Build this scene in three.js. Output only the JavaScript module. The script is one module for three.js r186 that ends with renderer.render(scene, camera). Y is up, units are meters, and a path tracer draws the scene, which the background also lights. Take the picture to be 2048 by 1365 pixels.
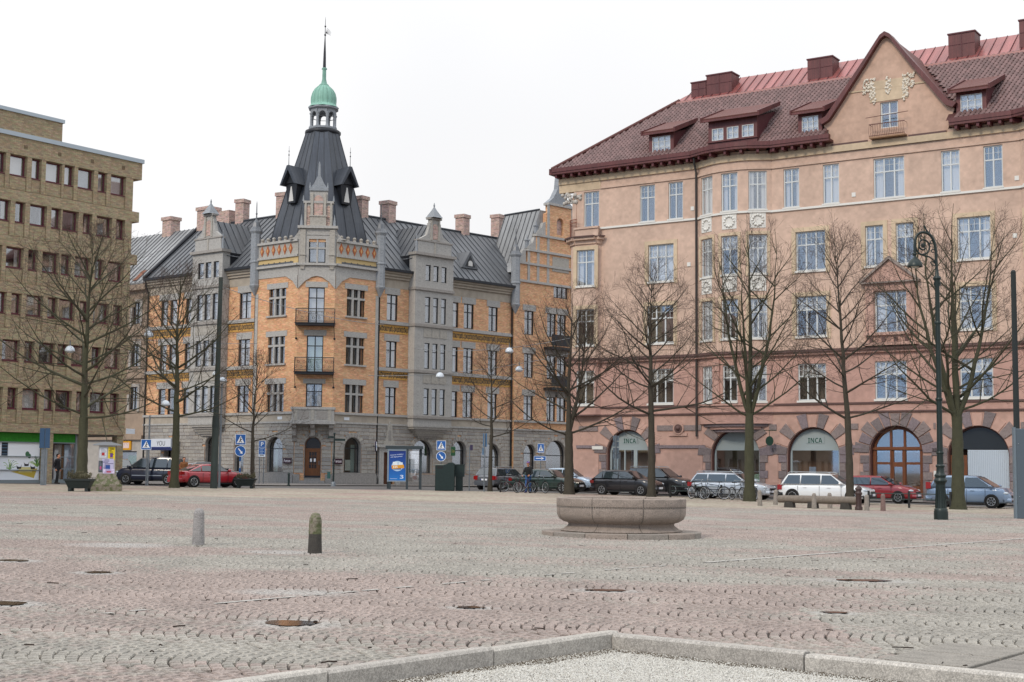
import * as THREE from 'three';
import { mergeGeometries } from 'three/addons/utils/BufferGeometryUtils.js';

// ---------- camera, sky, sun, exposure ----------
const scene = new THREE.Scene();
const renderer = new THREE.WebGLRenderer({ antialias: true });
renderer.toneMapping = THREE.LinearToneMapping;
renderer.toneMappingExposure = 1.22;
renderer.shadowMap.enabled = true;
const camera = new THREE.PerspectiveCamera(26.99, 1024 / 682, 0.1, 3000);
camera.position.set(0, 1.38, 0);
camera.rotation.order = 'YXZ';
camera.rotation.set(THREE.MathUtils.degToRad(5.15), 0, THREE.MathUtils.degToRad(0.58));
scene.add(camera);

// seeded numbers and periodic noise
function rng(seed) { let a = seed >>> 0; return () => { a = (a + 0x6D2B79F5) | 0; let t = Math.imul(a ^ (a >>> 15), 1 | a); t = (t + Math.imul(t ^ (t >>> 7), 61 | t)) ^ t; return ((t ^ (t >>> 14)) >>> 0) / 4294967296; }; }
const HT = (() => { const r = rng(991), t = new Float32Array(65536); for (let i = 0; i < 65536; i++) t[i] = r(); return t; })();
const hash2 = (x, y, s = 0) => HT[((x * 73) ^ (y * 179 + (y >> 3) * 41) ^ (s * 3571) ^ ((x >> 2) * 1087)) & 65535];
const sm = t => t * t * (3 - 2 * t);
function pnoise(x, y, per, s = 0) {          // value noise, periodic in both axes
  const xi = Math.floor(x), yi = Math.floor(y), fx = sm(x - xi), fy = sm(y - yi);
  const m = v => ((v % per) + per) % per;
  const a = hash2(m(xi), m(yi), s), b = hash2(m(xi + 1), m(yi), s), c = hash2(m(xi), m(yi + 1), s), d = hash2(m(xi + 1), m(yi + 1), s);
  return (a + (b - a) * fx) * (1 - fy) + (c + (d - c) * fx) * fy;
}
function fbm(u, v, base, oct = 4, s = 0) { let a = 0, w = 0.5, t = 0, p = base; for (let i = 0; i < oct; i++) { a += w * pnoise(u * p, v * p, p, s + i); t += w; w *= 0.55; p *= 2; } return a / t; }
const noise2 = (x, y, s = 0) => pnoise(x + 1000, y + 1000, 4096, s);
const clamp = (v, a, b) => Math.min(b, Math.max(a, v));
const lerp = (a, b, t) => a + (b - a) * t;

// sky: bright thin cloud, with bluer breaks away from the sun
{
  const W = 1024, H = 512, d = new Float32Array(W * H * 4);
  for (let j = 0; j < H; j++) for (let i = 0; i < W; i++) {
    const u = i / W, el = (j / H - 0.5) * Math.PI;           // row 0 is the nadir
    const k = (j * W + i) * 4;
    let c1 = fbm(u, j / H * 0.5, 8, 5, 3), c2 = fbm(u, j / H * 0.5, 4, 4, 17);
    let cover = clamp((c1 * 0.5 + c2 * 0.5 - 0.34) * 4.2, 0, 1);
    const az = (u - 0.5) * 2 * Math.PI, away = clamp(Math.sin(az) * 1.1 + 0.25, 0, 1);       // breaks in the cloud lie behind the viewer
    cover = lerp(0.9 + 0.1 * cover, 0.12 + 0.8 * cover, away);
    const shade = 0.95 + 0.4 * (c1 - 0.5) + 0.4 * (c2 - 0.5);
    const up = Math.max(0, Math.sin(el));
    const cl = (0.72 + 1.25 * up * up) * shade;
    const r = lerp(0.4, cl, cover), g = lerp(0.7, cl * 1.0, cover), b = lerp(1.15, cl * 1.012, cover);
    const lo = el < 0 ? 0.35 : 1;
    d[k] = r * lo; d[k + 1] = g * lo; d[k + 2] = b * lo; d[k + 3] = 1;
  }
  const t = new THREE.DataTexture(d, W, H, THREE.RGBAFormat, THREE.FloatType);
  t.mapping = THREE.EquirectangularReflectionMapping; t.magFilter = t.minFilter = THREE.LinearFilter; t.wrapS = THREE.RepeatWrapping; t.needsUpdate = true;
  scene.background = t; scene.environment = t;
}
const sun = new THREE.DirectionalLight(0xfff0dc, 1.5);
sun.position.set(-60, 75, 18); sun.target.position.set(0, 0, -60);
sun.castShadow = true; sun.shadow.radius = 26; sun.shadow.mapSize.set(2048, 2048);
Object.assign(sun.shadow.camera, { left: -90, right: 90, top: 90, bottom: -90, near: 1, far: 320 });
scene.add(sun, sun.target);

// ---------- helpers ----------
const V = (x, y, z) => new THREE.Vector3(x, y, z);
const D2R = Math.PI / 180;
const gy = x => -0.0118 * clamp(x, -120, 120);                  // the square falls gently to the right
const used = new Map();
const numbered = n => { const k = used.get(n) || 0; used.set(n, k + 1); return k ? n + '_' + String(k).padStart(3, '0') : n; };
const T = (x, y, z, ry = 0) => new THREE.Matrix4().makeRotationY(ry).setPosition(x, y, z);

class GB {                                                    // collects shapes, builds one geometry with uv in metres
  constructor() { this.p = []; this.n = []; this.i = []; this.c = null; }
  add(g, m) {
    if (m) { g = g.clone(); g.applyMatrix4(m); }
    const o = this.p.length / 3, P = g.attributes.position.array, N = g.attributes.normal.array;
    for (let k = 0; k < P.length; k++) { this.p.push(P[k]); this.n.push(N[k]); }
    if (g.index) { const I = g.index.array; for (let k = 0; k < I.length; k++) this.i.push(I[k] + o); } else for (let k = 0; k < P.length / 3; k++) this.i.push(k + o);
    return this;
  }
  box(x0, x1, y0, y1, z0, z1, m) { const g = new THREE.BoxGeometry(Math.abs(x1 - x0), Math.abs(y1 - y0), Math.abs(z1 - z0)); g.translate((x0 + x1) / 2, (y0 + y1) / 2, (z0 + z1) / 2); return this.add(g, m); }
  cyl(x, z, y0, y1, r0, r1 = r0, n = 12, m) { const g = new THREE.CylinderGeometry(r1, r0, y1 - y0, n, 1); g.translate(x, (y0 + y1) / 2, z); return this.add(g, m); }
  sph(x, y, z, r, n = 10, sy = 1, m) { const g = new THREE.SphereGeometry(r, n, Math.max(4, n >> 1)); g.scale(1, sy, 1); g.translate(x, y, z); return this.add(g, m); }
  lathe(prof, n = 24, x = 0, z = 0, y = 0, flat = false, m) { let g = new THREE.LatheGeometry(prof.map(a => new THREE.Vector2(Math.max(a[0], 0.0005), a[1])), n); if (flat) { g = g.toNonIndexed(); g.computeVertexNormals(); } g.translate(x, y, z); return this.add(g, m); }
  ext(shape, z0, z1, m, bevel = 0, curve = 8) { const g = new THREE.ExtrudeGeometry(shape, { depth: z1 - z0 - 2 * bevel, bevelEnabled: bevel > 0, bevelThickness: bevel, bevelSize: bevel, bevelOffset: -bevel, bevelSegments: 1, curveSegments: curve }); g.translate(0, 0, z0 + bevel); return this.add(g, m); }
  poly(pts, z0, z1, m, bevel = 0) { return this.ext(new THREE.Shape(pts.map(a => new THREE.Vector2(a[0], a[1]))), z0, z1, m, bevel); }
  tube(pts, r, n = 6, cap = true) {                           // pts: Vector3[], r: number or list
    const L = pts.length, o = this.p.length / 3, t = V(), a = V(), b = V(), q = V(); let ref = V(0, 0, 1);
    for (let k = 0; k < L; k++) {
      t.subVectors(pts[Math.min(L - 1, k + 1)], pts[Math.max(0, k - 1)]).normalize();
      if (k === 0) ref = Math.abs(t.y) < 0.9 ? V(0, 1, 0) : V(1, 0, 0);
      a.crossVectors(ref, t).normalize(); b.crossVectors(t, a).normalize(); ref.copy(b);
      const R = Array.isArray(r) ? r[k] : r;
      for (let s = 0; s < n; s++) { const w = s / n * Math.PI * 2; q.copy(a).multiplyScalar(Math.cos(w)).addScaledVector(b, Math.sin(w)); this.n.push(q.x, q.y, q.z); this.p.push(pts[k].x + q.x * R, pts[k].y + q.y * R, pts[k].z + q.z * R); }
    }
    for (let k = 0; k < L - 1; k++) for (let s = 0; s < n; s++) { const A = o + k * n + s, B = o + k * n + (s + 1) % n, C = A + n, D = B + n; this.i.push(A, B, C, B, D, C); }
    if (cap) for (const k of [0, L - 1]) { for (let s = 1; s < n - 1; s++) { const A = o + k * n; if (k) this.i.push(A, A + s, A + s + 1); else this.i.push(A, A + s + 1, A + s); } }
    return this;
  }
  rod(a, b, r, n = 6) { return this.tube([a, b], r, n); }
  geo() {
    const g = new THREE.BufferGeometry(), P = new Float32Array(this.p), N = new Float32Array(this.n), U = new Float32Array(P.length / 3 * 2);
    for (let k = 0; k < P.length / 3; k++) {
      const x = P[3 * k], y = P[3 * k + 1], z = P[3 * k + 2], nx = Math.abs(N[3 * k]), ny = Math.abs(N[3 * k + 1]), nz = Math.abs(N[3 * k + 2]);
      if (ny > nx && ny > nz) { U[2 * k] = x; U[2 * k + 1] = z; } else if (nx > nz) { U[2 * k] = z; U[2 * k + 1] = y; } else { U[2 * k] = x; U[2 * k + 1] = y; }
    }
    g.setAttribute('position', new THREE.BufferAttribute(P, 3)); g.setAttribute('normal', new THREE.BufferAttribute(N, 3)); g.setAttribute('uv', new THREE.BufferAttribute(U, 2));
    if (this.c) g.setAttribute('color', new THREE.BufferAttribute(new Float32Array(this.c), 3));
    g.setIndex(this.i); return g;
  }
}
const asGeo = g => g instanceof GB ? g.geo() : g;
function part(parent, name, g, mat, m, label) {               // a child mesh of a thing or of a part
  const o = new THREE.Mesh(asGeo(g), mat); o.name = name; if (m) { o.applyMatrix4(m); } if (label) o.userData.label = label; parent.add(o); return o;
}
const pgroup = (parent, name, m) => { const o = new THREE.Group(); o.name = name; if (m) o.applyMatrix4(m); parent.add(o); return o; };
function thing(name, label, category, x = 0, z = 0, ry = 0, group, y) {
  const o = new THREE.Group(); o.name = numbered(name); o.position.set(x, y === undefined ? gy(x) : y, z); o.rotation.y = ry; o.userData = { label, category }; if (group) o.userData.group = group; scene.add(o); return o;
}
function struct(name, g, mat, m) { const o = part(scene, numbered(name), g, mat, m); o.userData.kind = 'structure'; return o; }
const UVR = (g, f) => { const u = g.attributes.uv; for (let k = 0; k < u.count; k++) { const r = f(u.getX(k), u.getY(k)); u.setXY(k, r[0], r[1]); } return g; };
function planeGeo(w, h) { return new THREE.PlaneGeometry(w, h); }

// ---------- textures and materials ----------
function tex(n, tile, fn, srgb = true) {                      // fn(u,v) -> [r,g,b] 0..255 ; tile in metres (number or [w,h])
  const d = new Uint8Array(n * n * 4);
  for (let j = 0; j < n; j++) for (let i = 0; i < n; i++) { const c = fn(i / n, j / n), k = (j * n + i) * 4; d[k] = clamp(c[0], 0, 255); d[k + 1] = clamp(c[1], 0, 255); d[k + 2] = clamp(c[2], 0, 255); d[k + 3] = 255; }
  const t = new THREE.DataTexture(d, n, n, THREE.RGBAFormat); t.wrapS = t.wrapT = THREE.RepeatWrapping; t.magFilter = THREE.LinearFilter; t.minFilter = THREE.LinearMipmapLinearFilter; t.generateMipmaps = true;
  if (srgb) t.colorSpace = THREE.SRGBColorSpace; const w = Array.isArray(tile) ? tile : [tile, tile]; t.repeat.set(1 / w[0], 1 / w[1]); t.needsUpdate = true; return t;
}
const grey = v => [v, v, v];
const TX = {
  mottle: tex(512, 9, (u, v) => { const a = fbm(u, v, 4, 5, 1), b = fbm(u, v, 32, 3, 9), st = fbm(u * 1, v, 16, 3, 23); return grey(232 + (a - 0.5) * 36 + (b - 0.5) * 30 + (st - 0.5) * 18); }),
  streak: tex(512, [6, 9], (u, v) => { const a = fbm(u, v, 6, 4, 31), b = pnoise(u * 96, v * 6, 96, 5), c = fbm(u, v, 40, 2, 8); return grey(222 + (a - 0.5) * 60 + (b - 0.5) * 34 + (c - 0.5) * 20); }),
  speck: tex(512, 0.9, (u, v) => { const a = pnoise(u * 160, v * 160, 160, 4), b = fbm(u, v, 8, 4, 2), c = pnoise(u * 80, v * 80, 80, 6); return grey(214 + (a - 0.5) * 70 + (c - 0.5) * 36 + (b - 0.5) * 44); }),
  rough: tex(256, 0.7, (u, v) => grey(128 + (fbm(u, v, 6, 5, 12) - 0.5) * 240), false),
  fine: tex(256, 0.25, (u, v) => grey(128 + (fbm(u, v, 24, 3, 15) - 0.5) * 220), false),
  wood: tex(256, [0.5, 1.6], (u, v) => { const g = fbm(u, v, 8, 2, 7), w = pnoise(u * 64, v * 4, 64, 3), z = Math.sin((u * 14 + g * 3.2) * 6.283); return grey(205 + z * 16 + (w - 0.5) * 60); }),
};
function brickTex(cols, rows, bw, bh, base, vary, mortar, seed) {
  const n = 512, r = rng(seed), tone = []; for (let k = 0; k < cols * rows; k++) tone.push([r(), r(), r()]);
  const col = (u, v) => {
    const y = v * rows, j = Math.floor(y), fy = y - j, x = u * cols + (j % 2) * 0.5, i = Math.floor(x) % cols, fx = x - Math.floor(x);
    const mx = 0.011 / bw, my = 0.011 / bh;
    if (fx < mx || fy < my) { const q = fbm(u, v, 64, 2, 3) - 0.5; return [mortar[0] + q * 40, mortar[1] + q * 40, mortar[2] + q * 40, 0]; }
    const t = tone[j * cols + i], q = (t[0] - 0.5) * 2, w = (fbm(u, v, 32, 3, 5) - 0.5) * 30 + (fbm(u, v, 4, 3, 11) - 0.5) * 14;
    return [base[0] + q * vary[0] + (t[1] - 0.5) * 16 + w, base[1] + q * vary[1] + (t[2] - 0.5) * 12 + w, base[2] + q * vary[2] + w, 255];
  };
  const size = [cols * bw, rows * bh];
  return [tex(n, size, col), tex(n, size, (u, v) => { const c = col(u, v); return grey(c[3] * 0.8 + (fbm(u, v, 64, 2, 3)) * 50); }, false)];
}
const std = (color, o = {}) => new THREE.MeshStandardMaterial({ color, roughness: 0.85, metalness: 0, ...o });
const tiled = (color, map, bump, bs = 0.004, o = {}) => std(color, { map, bumpMap: bump || null, bumpScale: bs, ...o });
function canvasTex(w, h, draw) { const c = document.createElement('canvas'); c.width = w; c.height = h; const x = c.getContext('2d'); draw(x, w, h); const t = new THREE.CanvasTexture(c); t.colorSpace = THREE.SRGBColorSpace; return t; }
const BY = brickTex(8, 24, 0.26, 0.078, [212, 158, 114], [18, 20, 20], [198, 182, 160], 5);
const BT = brickTex(8, 24, 0.26, 0.083, [160, 143, 114], [14, 13, 12], [134, 122, 102], 6);
const BR = brickTex(6, 16, 0.26, 0.078, [172, 142, 130], [30, 26, 24], [206, 198, 190], 7);
const M = {
  brickY: std(0xffffff, { map: BY[0], bumpMap: BY[1], bumpScale: 0.006 }),
  brickT: std(0xffffff, { map: BT[0], bumpMap: BT[1], bumpScale: 0.008 }),
  brickR: std(0xffffff, { map: BR[0], bumpMap: BR[1], bumpScale: 0.008 }),
  stone: tiled(0xaba6a0, TX.speck, TX.rough, 0.012),
  stoneB: [0xbdb7ae, 0xb3ada6, 0xc4beb3, 0xaca7a1].map(c => tiled(c, TX.speck, TX.rough, 0.02)),
  trim: tiled(0xc6c3bd, TX.speck, TX.rough, 0.006),
  render: tiled(0xb9ae9e, TX.mottle, TX.fine, 0.002),
  roofD: tiled(0x676a6e, TX.streak, null, 0, { roughness: 0.42, metalness: 0.25 }),
  roofL: tiled(0xa0a1a1, TX.streak, null, 0, { roughness: 0.5, metalness: 0.2 }),
  seam: std(0x3a3d42, { roughness: 0.5, metalness: 0.2 }),
  darkMetal: std(0x23252a, { roughness: 0.5, metalness: 0.3 }),
  copper: tiled(0x8fc0ad, TX.streak, null, 0, { roughness: 0.7 }),
  blueLead: tiled(0xa6abb0, TX.speck, TX.rough, 0.004),
  towerRoof: tiled(0x4b5058, TX.streak, null, 0, { roughness: 0.4, metalness: 0.25 }),
  pane: new THREE.MeshPhysicalMaterial({ color: 0xffffff, roughness: 0.02, transmission: 1, thickness: 0, ior: 2.5 }),
  dark: std(0x6c645a, { roughness: 0.95 }),
  roomBrown: std(0x6e5646, { roughness: 0.95 }),
  curtain: std(0xc9c8c4, { roughness: 0.95 }),
  curtainG: std(0x8f9498, { roughness: 0.95 }),
  frameK: std(0x1f2226, { roughness: 0.5 }),
  frameW: std(0xc9cdcc, { roughness: 0.5 }),
  frameR: std(0x5e2630, { roughness: 0.5 }),
  asphalt: tiled(0x6d6a68, TX.speck, TX.rough, 0.01),
  granite: tiled(0xa8a29b, TX.speck, TX.rough, 0.006),
  black: std(0x101112, { roughness: 0.6 }),
  rubber: std(0x141414, { roughness: 0.9 }),
  steel: std(0x9aa0a4, { roughness: 0.4, metalness: 0.7 }),
  galv: tiled(0x8a9299, TX.speck, null, 0, { roughness: 0.5, metalness: 0.4 }),
  greenMetal: tiled(0x1d3230, TX.speck, null, 0, { roughness: 0.45, metalness: 0.2 }),
};
// a frame on a facade: origin, direction in degrees; local x runs along the wall, z points out of it
function Plane(x, z, deg) { const m = T(x, 0, z, -deg * D2R); return { m, deg, at: (s, y, o = 0, ry = 0) => m.clone().multiply(T(s, y, o, ry)), pt: (s, y, o = 0) => V(s, y, o).applyMatrix4(m) }; }
const rectPath = (x0, x1, y0, y1) => { const p = new THREE.Path(); p.moveTo(x0, y0); p.lineTo(x1, y0); p.lineTo(x1, y1); p.lineTo(x0, y1); p.closePath(); return p; };
const archPath = (x0, x1, y0, y1) => { const r = (x1 - x0) / 2, p = new THREE.Path(); p.moveTo(x0, y0); p.lineTo(x1, y0); p.lineTo(x1, y1 - r); p.absarc((x0 + x1) / 2, y1 - r, r, 0, Math.PI, false); p.lineTo(x0, y0); return p; };
const segPath = (x0, x1, y0, ys, y1) => { const w = (x1 - x0) / 2, h = y1 - ys, R = (w * w + h * h) / (2 * h), a = Math.asin(Math.min(1, w / R)), p = new THREE.Path(), cx = (x0 + x1) / 2; p.moveTo(x0, y0); p.lineTo(x1, y0); p.lineTo(x1, ys); p.absarc(cx, y1 - R, R, Math.PI / 2 - a, Math.PI / 2 + a, false); p.lineTo(x0, y0); return p; };
function wallGeo(x0, x1, y0, y1, holes, thick = 0.45) { const s = new THREE.Shape(); s.moveTo(x0, y0); s.lineTo(x1, y0); s.lineTo(x1, y1); s.lineTo(x0, y1); s.closePath(); s.holes.push(...holes); return new GB().ext(s, -thick, 0, null, 0, 10); }
// a window in a rectangular opening: bars at fractions, glass, and what hangs behind it
function windowAt(B, P, x0, x1, y0, y1, o = {}) {
  const { frame = M.frameK, fw = 0.07, cols = 2, tr = 0.68, depth = 0.16, back = M.dark, grid = 0, rows = 0, name = 'window', label } = o;
  const w = x1 - x0, h = y1 - y0, G = pgroup(B, name, P.at(x0, y0, -depth)); if (label) G.userData.label = label;
  const f = new GB(); f.box(0, fw, 0, h, -0.05, 0.05).box(w - fw, w, 0, h, -0.05, 0.05).box(fw, w - fw, 0, fw, -0.05, 0.05).box(fw, w - fw, h - fw, h, -0.05, 0.05);
  for (let k = 1; k < cols; k++) { const x = w * k / cols; f.box(x - fw * 0.55, x + fw * 0.55, fw, h - fw, -0.045, 0.045); }
  if (tr) for (let k = 0; k < cols; k++) { const a = k ? w * k / cols + fw * 0.55 : fw, b = k < cols - 1 ? w * (k + 1) / cols - fw * 0.55 : w - fw; f.box(a, b, h * tr - fw * 0.5, h * tr + fw * 0.5, -0.048, 0.048); }
  if (grid) for (let k = 0; k < cols; k++) { const a = w * k / cols, b = w * (k + 1) / cols, yt = h * tr; const c = (a + b) / 2, ym = (yt + h) / 2; f.box(c - 0.012, c + 0.012, yt + fw * 0.5, h - fw, -0.02, 0.02).box(a + fw * 0.7, c - 0.012, ym - 0.012, ym + 0.012, -0.02, 0.02).box(c + 0.012, b - fw * 0.7, ym - 0.012, ym + 0.012, -0.02, 0.02); }
  for (let k = 1; k < rows; k++) { const y = h * k / rows; for (let c = 0; c < cols; c++) { const a = c ? w * c / cols + fw * 0.55 : fw, b = c < cols - 1 ? w * (c + 1) / cols - fw * 0.55 : w - fw; f.box(a, b, y - fw * 0.3, y + fw * 0.3, -0.03, 0.03); } }
  part(G, 'frame', f, frame);
  part(G, 'pane', new GB().box(fw * 0.5, w - fw * 0.5, fw * 0.5, h - fw * 0.5, -0.008, -0.004), M.pane);
  const rd = o.room || 0.95; part(G, 'room', new GB().box(-0.16, w + 0.16, -0.16, h + 0.16, -rd - 0.03, -rd).box(-0.16, -0.12, -0.16, h + 0.16, -rd, -0.06).box(w + 0.12, w + 0.16, -0.16, h + 0.16, -rd, -0.06).box(-0.12, w + 0.12, -0.16, -0.12, -rd, -0.06).box(-0.12, w + 0.12, h + 0.12, h + 0.16, -rd, -0.06), back);
  if (o.blind) part(G, 'curtain', new GB().box(fw, w - fw, h * (1 - o.blind), h - fw, -0.2, -0.19), o.blindMat || M.curtain);
  if (o.drapes) { const d = new GB(); for (const [a, b] of [[fw, fw + w * o.drapes], [w - fw - w * o.drapes, w - fw]]) { const nf = 5; for (let k = 0; k < nf; k++) d.box(lerp(a, b, k / nf), lerp(a, b, (k + 1) / nf), fw, h - fw, -0.24 + (k % 2) * 0.03, -0.21 + (k % 2) * 0.03); } part(G, 'curtain', d, o.blindMat || M.curtain); }
  return G;
}
// ---------- ground: square, street, pavements ----------
{
  // wide sheet to the horizon
  const xs = [-900, -300, -120, -60, 0, 60, 120, 300, 900], g = new GB(), pos = [], idx = [];
  for (const z of [120, 0, -900]) for (const x of xs) pos.push(V(x, gy(x) - 0.14, z));
  const bg = new THREE.BufferGeometry().setFromPoints(pos); for (let j = 0; j < 2; j++) for (let i = 0; i < 8; i++) { const a = j * 9 + i; idx.push(a, a + 1, a + 9, a + 1, a + 10, a + 9); } bg.setIndex(idx); bg.computeVertexNormals();
  struct('ground', g.add(bg), M.asphalt);
}
const sheet = (pts, y, holesP = [], seg) => { const s = new THREE.Shape(pts.map(a => new THREE.Vector2(a[0], a[1]))); for (const h of holesP) s.holes.push(new THREE.Path(h.map(a => new THREE.Vector2(a[0], a[1])))); const q = new THREE.ShapeGeometry(s); const p = q.attributes.position, n = q.attributes.normal; for (let k = 0; k < p.count; k++) { const x = p.getX(k), z = p.getY(k); p.setXYZ(k, x, gy(x) + y, z); n.setXYZ(k, 0, 1, 0); } const I = q.index.array; for (let k = 0; k < I.length; k += 3) { const t = I[k]; I[k] = I[k + 1]; I[k + 1] = t; } return new GB().add(q); };
const KC = [0.84, -12.05], KL = [(-1.61 - 0.84), (-9.02 + 12.05)], KR = [3.54 - 0.84, -9.93 + 12.05];     // kerb corner and its two legs
const legL = t => [KC[0] + KL[0] * t, KC[1] + KL[1] * t], legR = t => [KC[0] + KR[0] * t, KC[1] + KR[1] * t];
const bed = [legL(0), legL(3.2), [0, 4], legR(4.2)];
const inBed = (x, z) => { const ax = x - KC[0], az = z - KC[1]; const c1 = KL[0] * az - KL[1] * ax, c2 = KR[0] * az - KR[1] * ax; return c1 < 0 && c2 > 0; };
const distLeg = (x, z, L) => Math.abs(L[0] * (z - KC[1]) - L[1] * (x - KC[0])) / Math.hypot(...L);
// far edge of the square (street kerb) follows the facades
const WET = [[-1.86, -12.54, [0.25, 0.24]], [-6.75, -19.4, [0.25, 0.2]], [-5.07, -17.68, [0.19, 0.18]], [-4.8, -13.7, [0.22, 0.2]], [-0.39, -14.31, [0.16, 0.12]], [1.11, -16.68, [0.26, 0.16]], [4.71, -19.18, [0.44, 0.22]], [3.3, -14.6, [0.16, 0.1]], [-6.4, -23.5, [0.5, 0.4]], [-3.6, -22.6, [0.4, 0.3]], [-2.3, -15.6, [0.4, 0.25]]];      // hollows that hold rain, with dried silt round them
const paveM = (() => {
  const t = tex(1024, 12, (u, v) => { const a = fbm(u, v, 6, 4, 41), b = fbm(u, v, 96, 2, 44), c = pnoise(u * 128, v * 128, 128, 45), d = fbm(u, v, 3, 3, 48); const p = clamp((a - 0.44) * 7, 0, 1); const n = (b - 0.5) * 40 + (c - 0.5) * 46 + (d - 0.5) * 26; return [lerp(172, 170, p) + n, lerp(166, 152, p) + n, lerp(152, 144, p) + n]; });
  return std(0xdcd8d2, { map: t, bumpMap: TX.rough, bumpScale: 0.01, roughness: 0.9 });
})();
struct('square_paving_bed', sheet([[-80, 6], [-80, -60], [-40, -73], [-19, -80.5], [0, -88], [6, -87], [28, -70], [80, -40], [80, 6]], -0.03, [bed.slice().reverse()]), tiled(0x4b4238, TX.speck, TX.rough, 0.01));
const farPave = struct('square_paving', sheet([[-80, -58], [-80, -60], [-40, -73], [-19, -80.5], [0, -88], [6, -87], [28, -70], [47, -58]], -0.012), paveM);
struct('pavement', sheet([[-60, -92], [-60, -76], [-27, -84], [-15, -93], [-11, -101], [6, -122], [3, -125], [-15, -104.5], [-18, -106], [-34, -118]], 0.0), tiled(0x8c8680, TX.speck, TX.rough, 0.006));
struct('pavement', sheet([[2, -105], [6, -98], [40, -76], [40, -74], [24, -82], [1, -98]], 0.0), tiled(0x8c8680, TX.speck, TX.rough, 0.006));
struct('road', sheet([[-60, -62], [-40, -73.3], [-19, -80.8], [0, -88.3], [6, -87.3], [30, -70.3], [80, -40], [80, -60], [40, -80], [8, -99], [4, -112], [-14, -104], [-24, -96], [-60, -84]], -0.06), M.asphalt);

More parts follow.
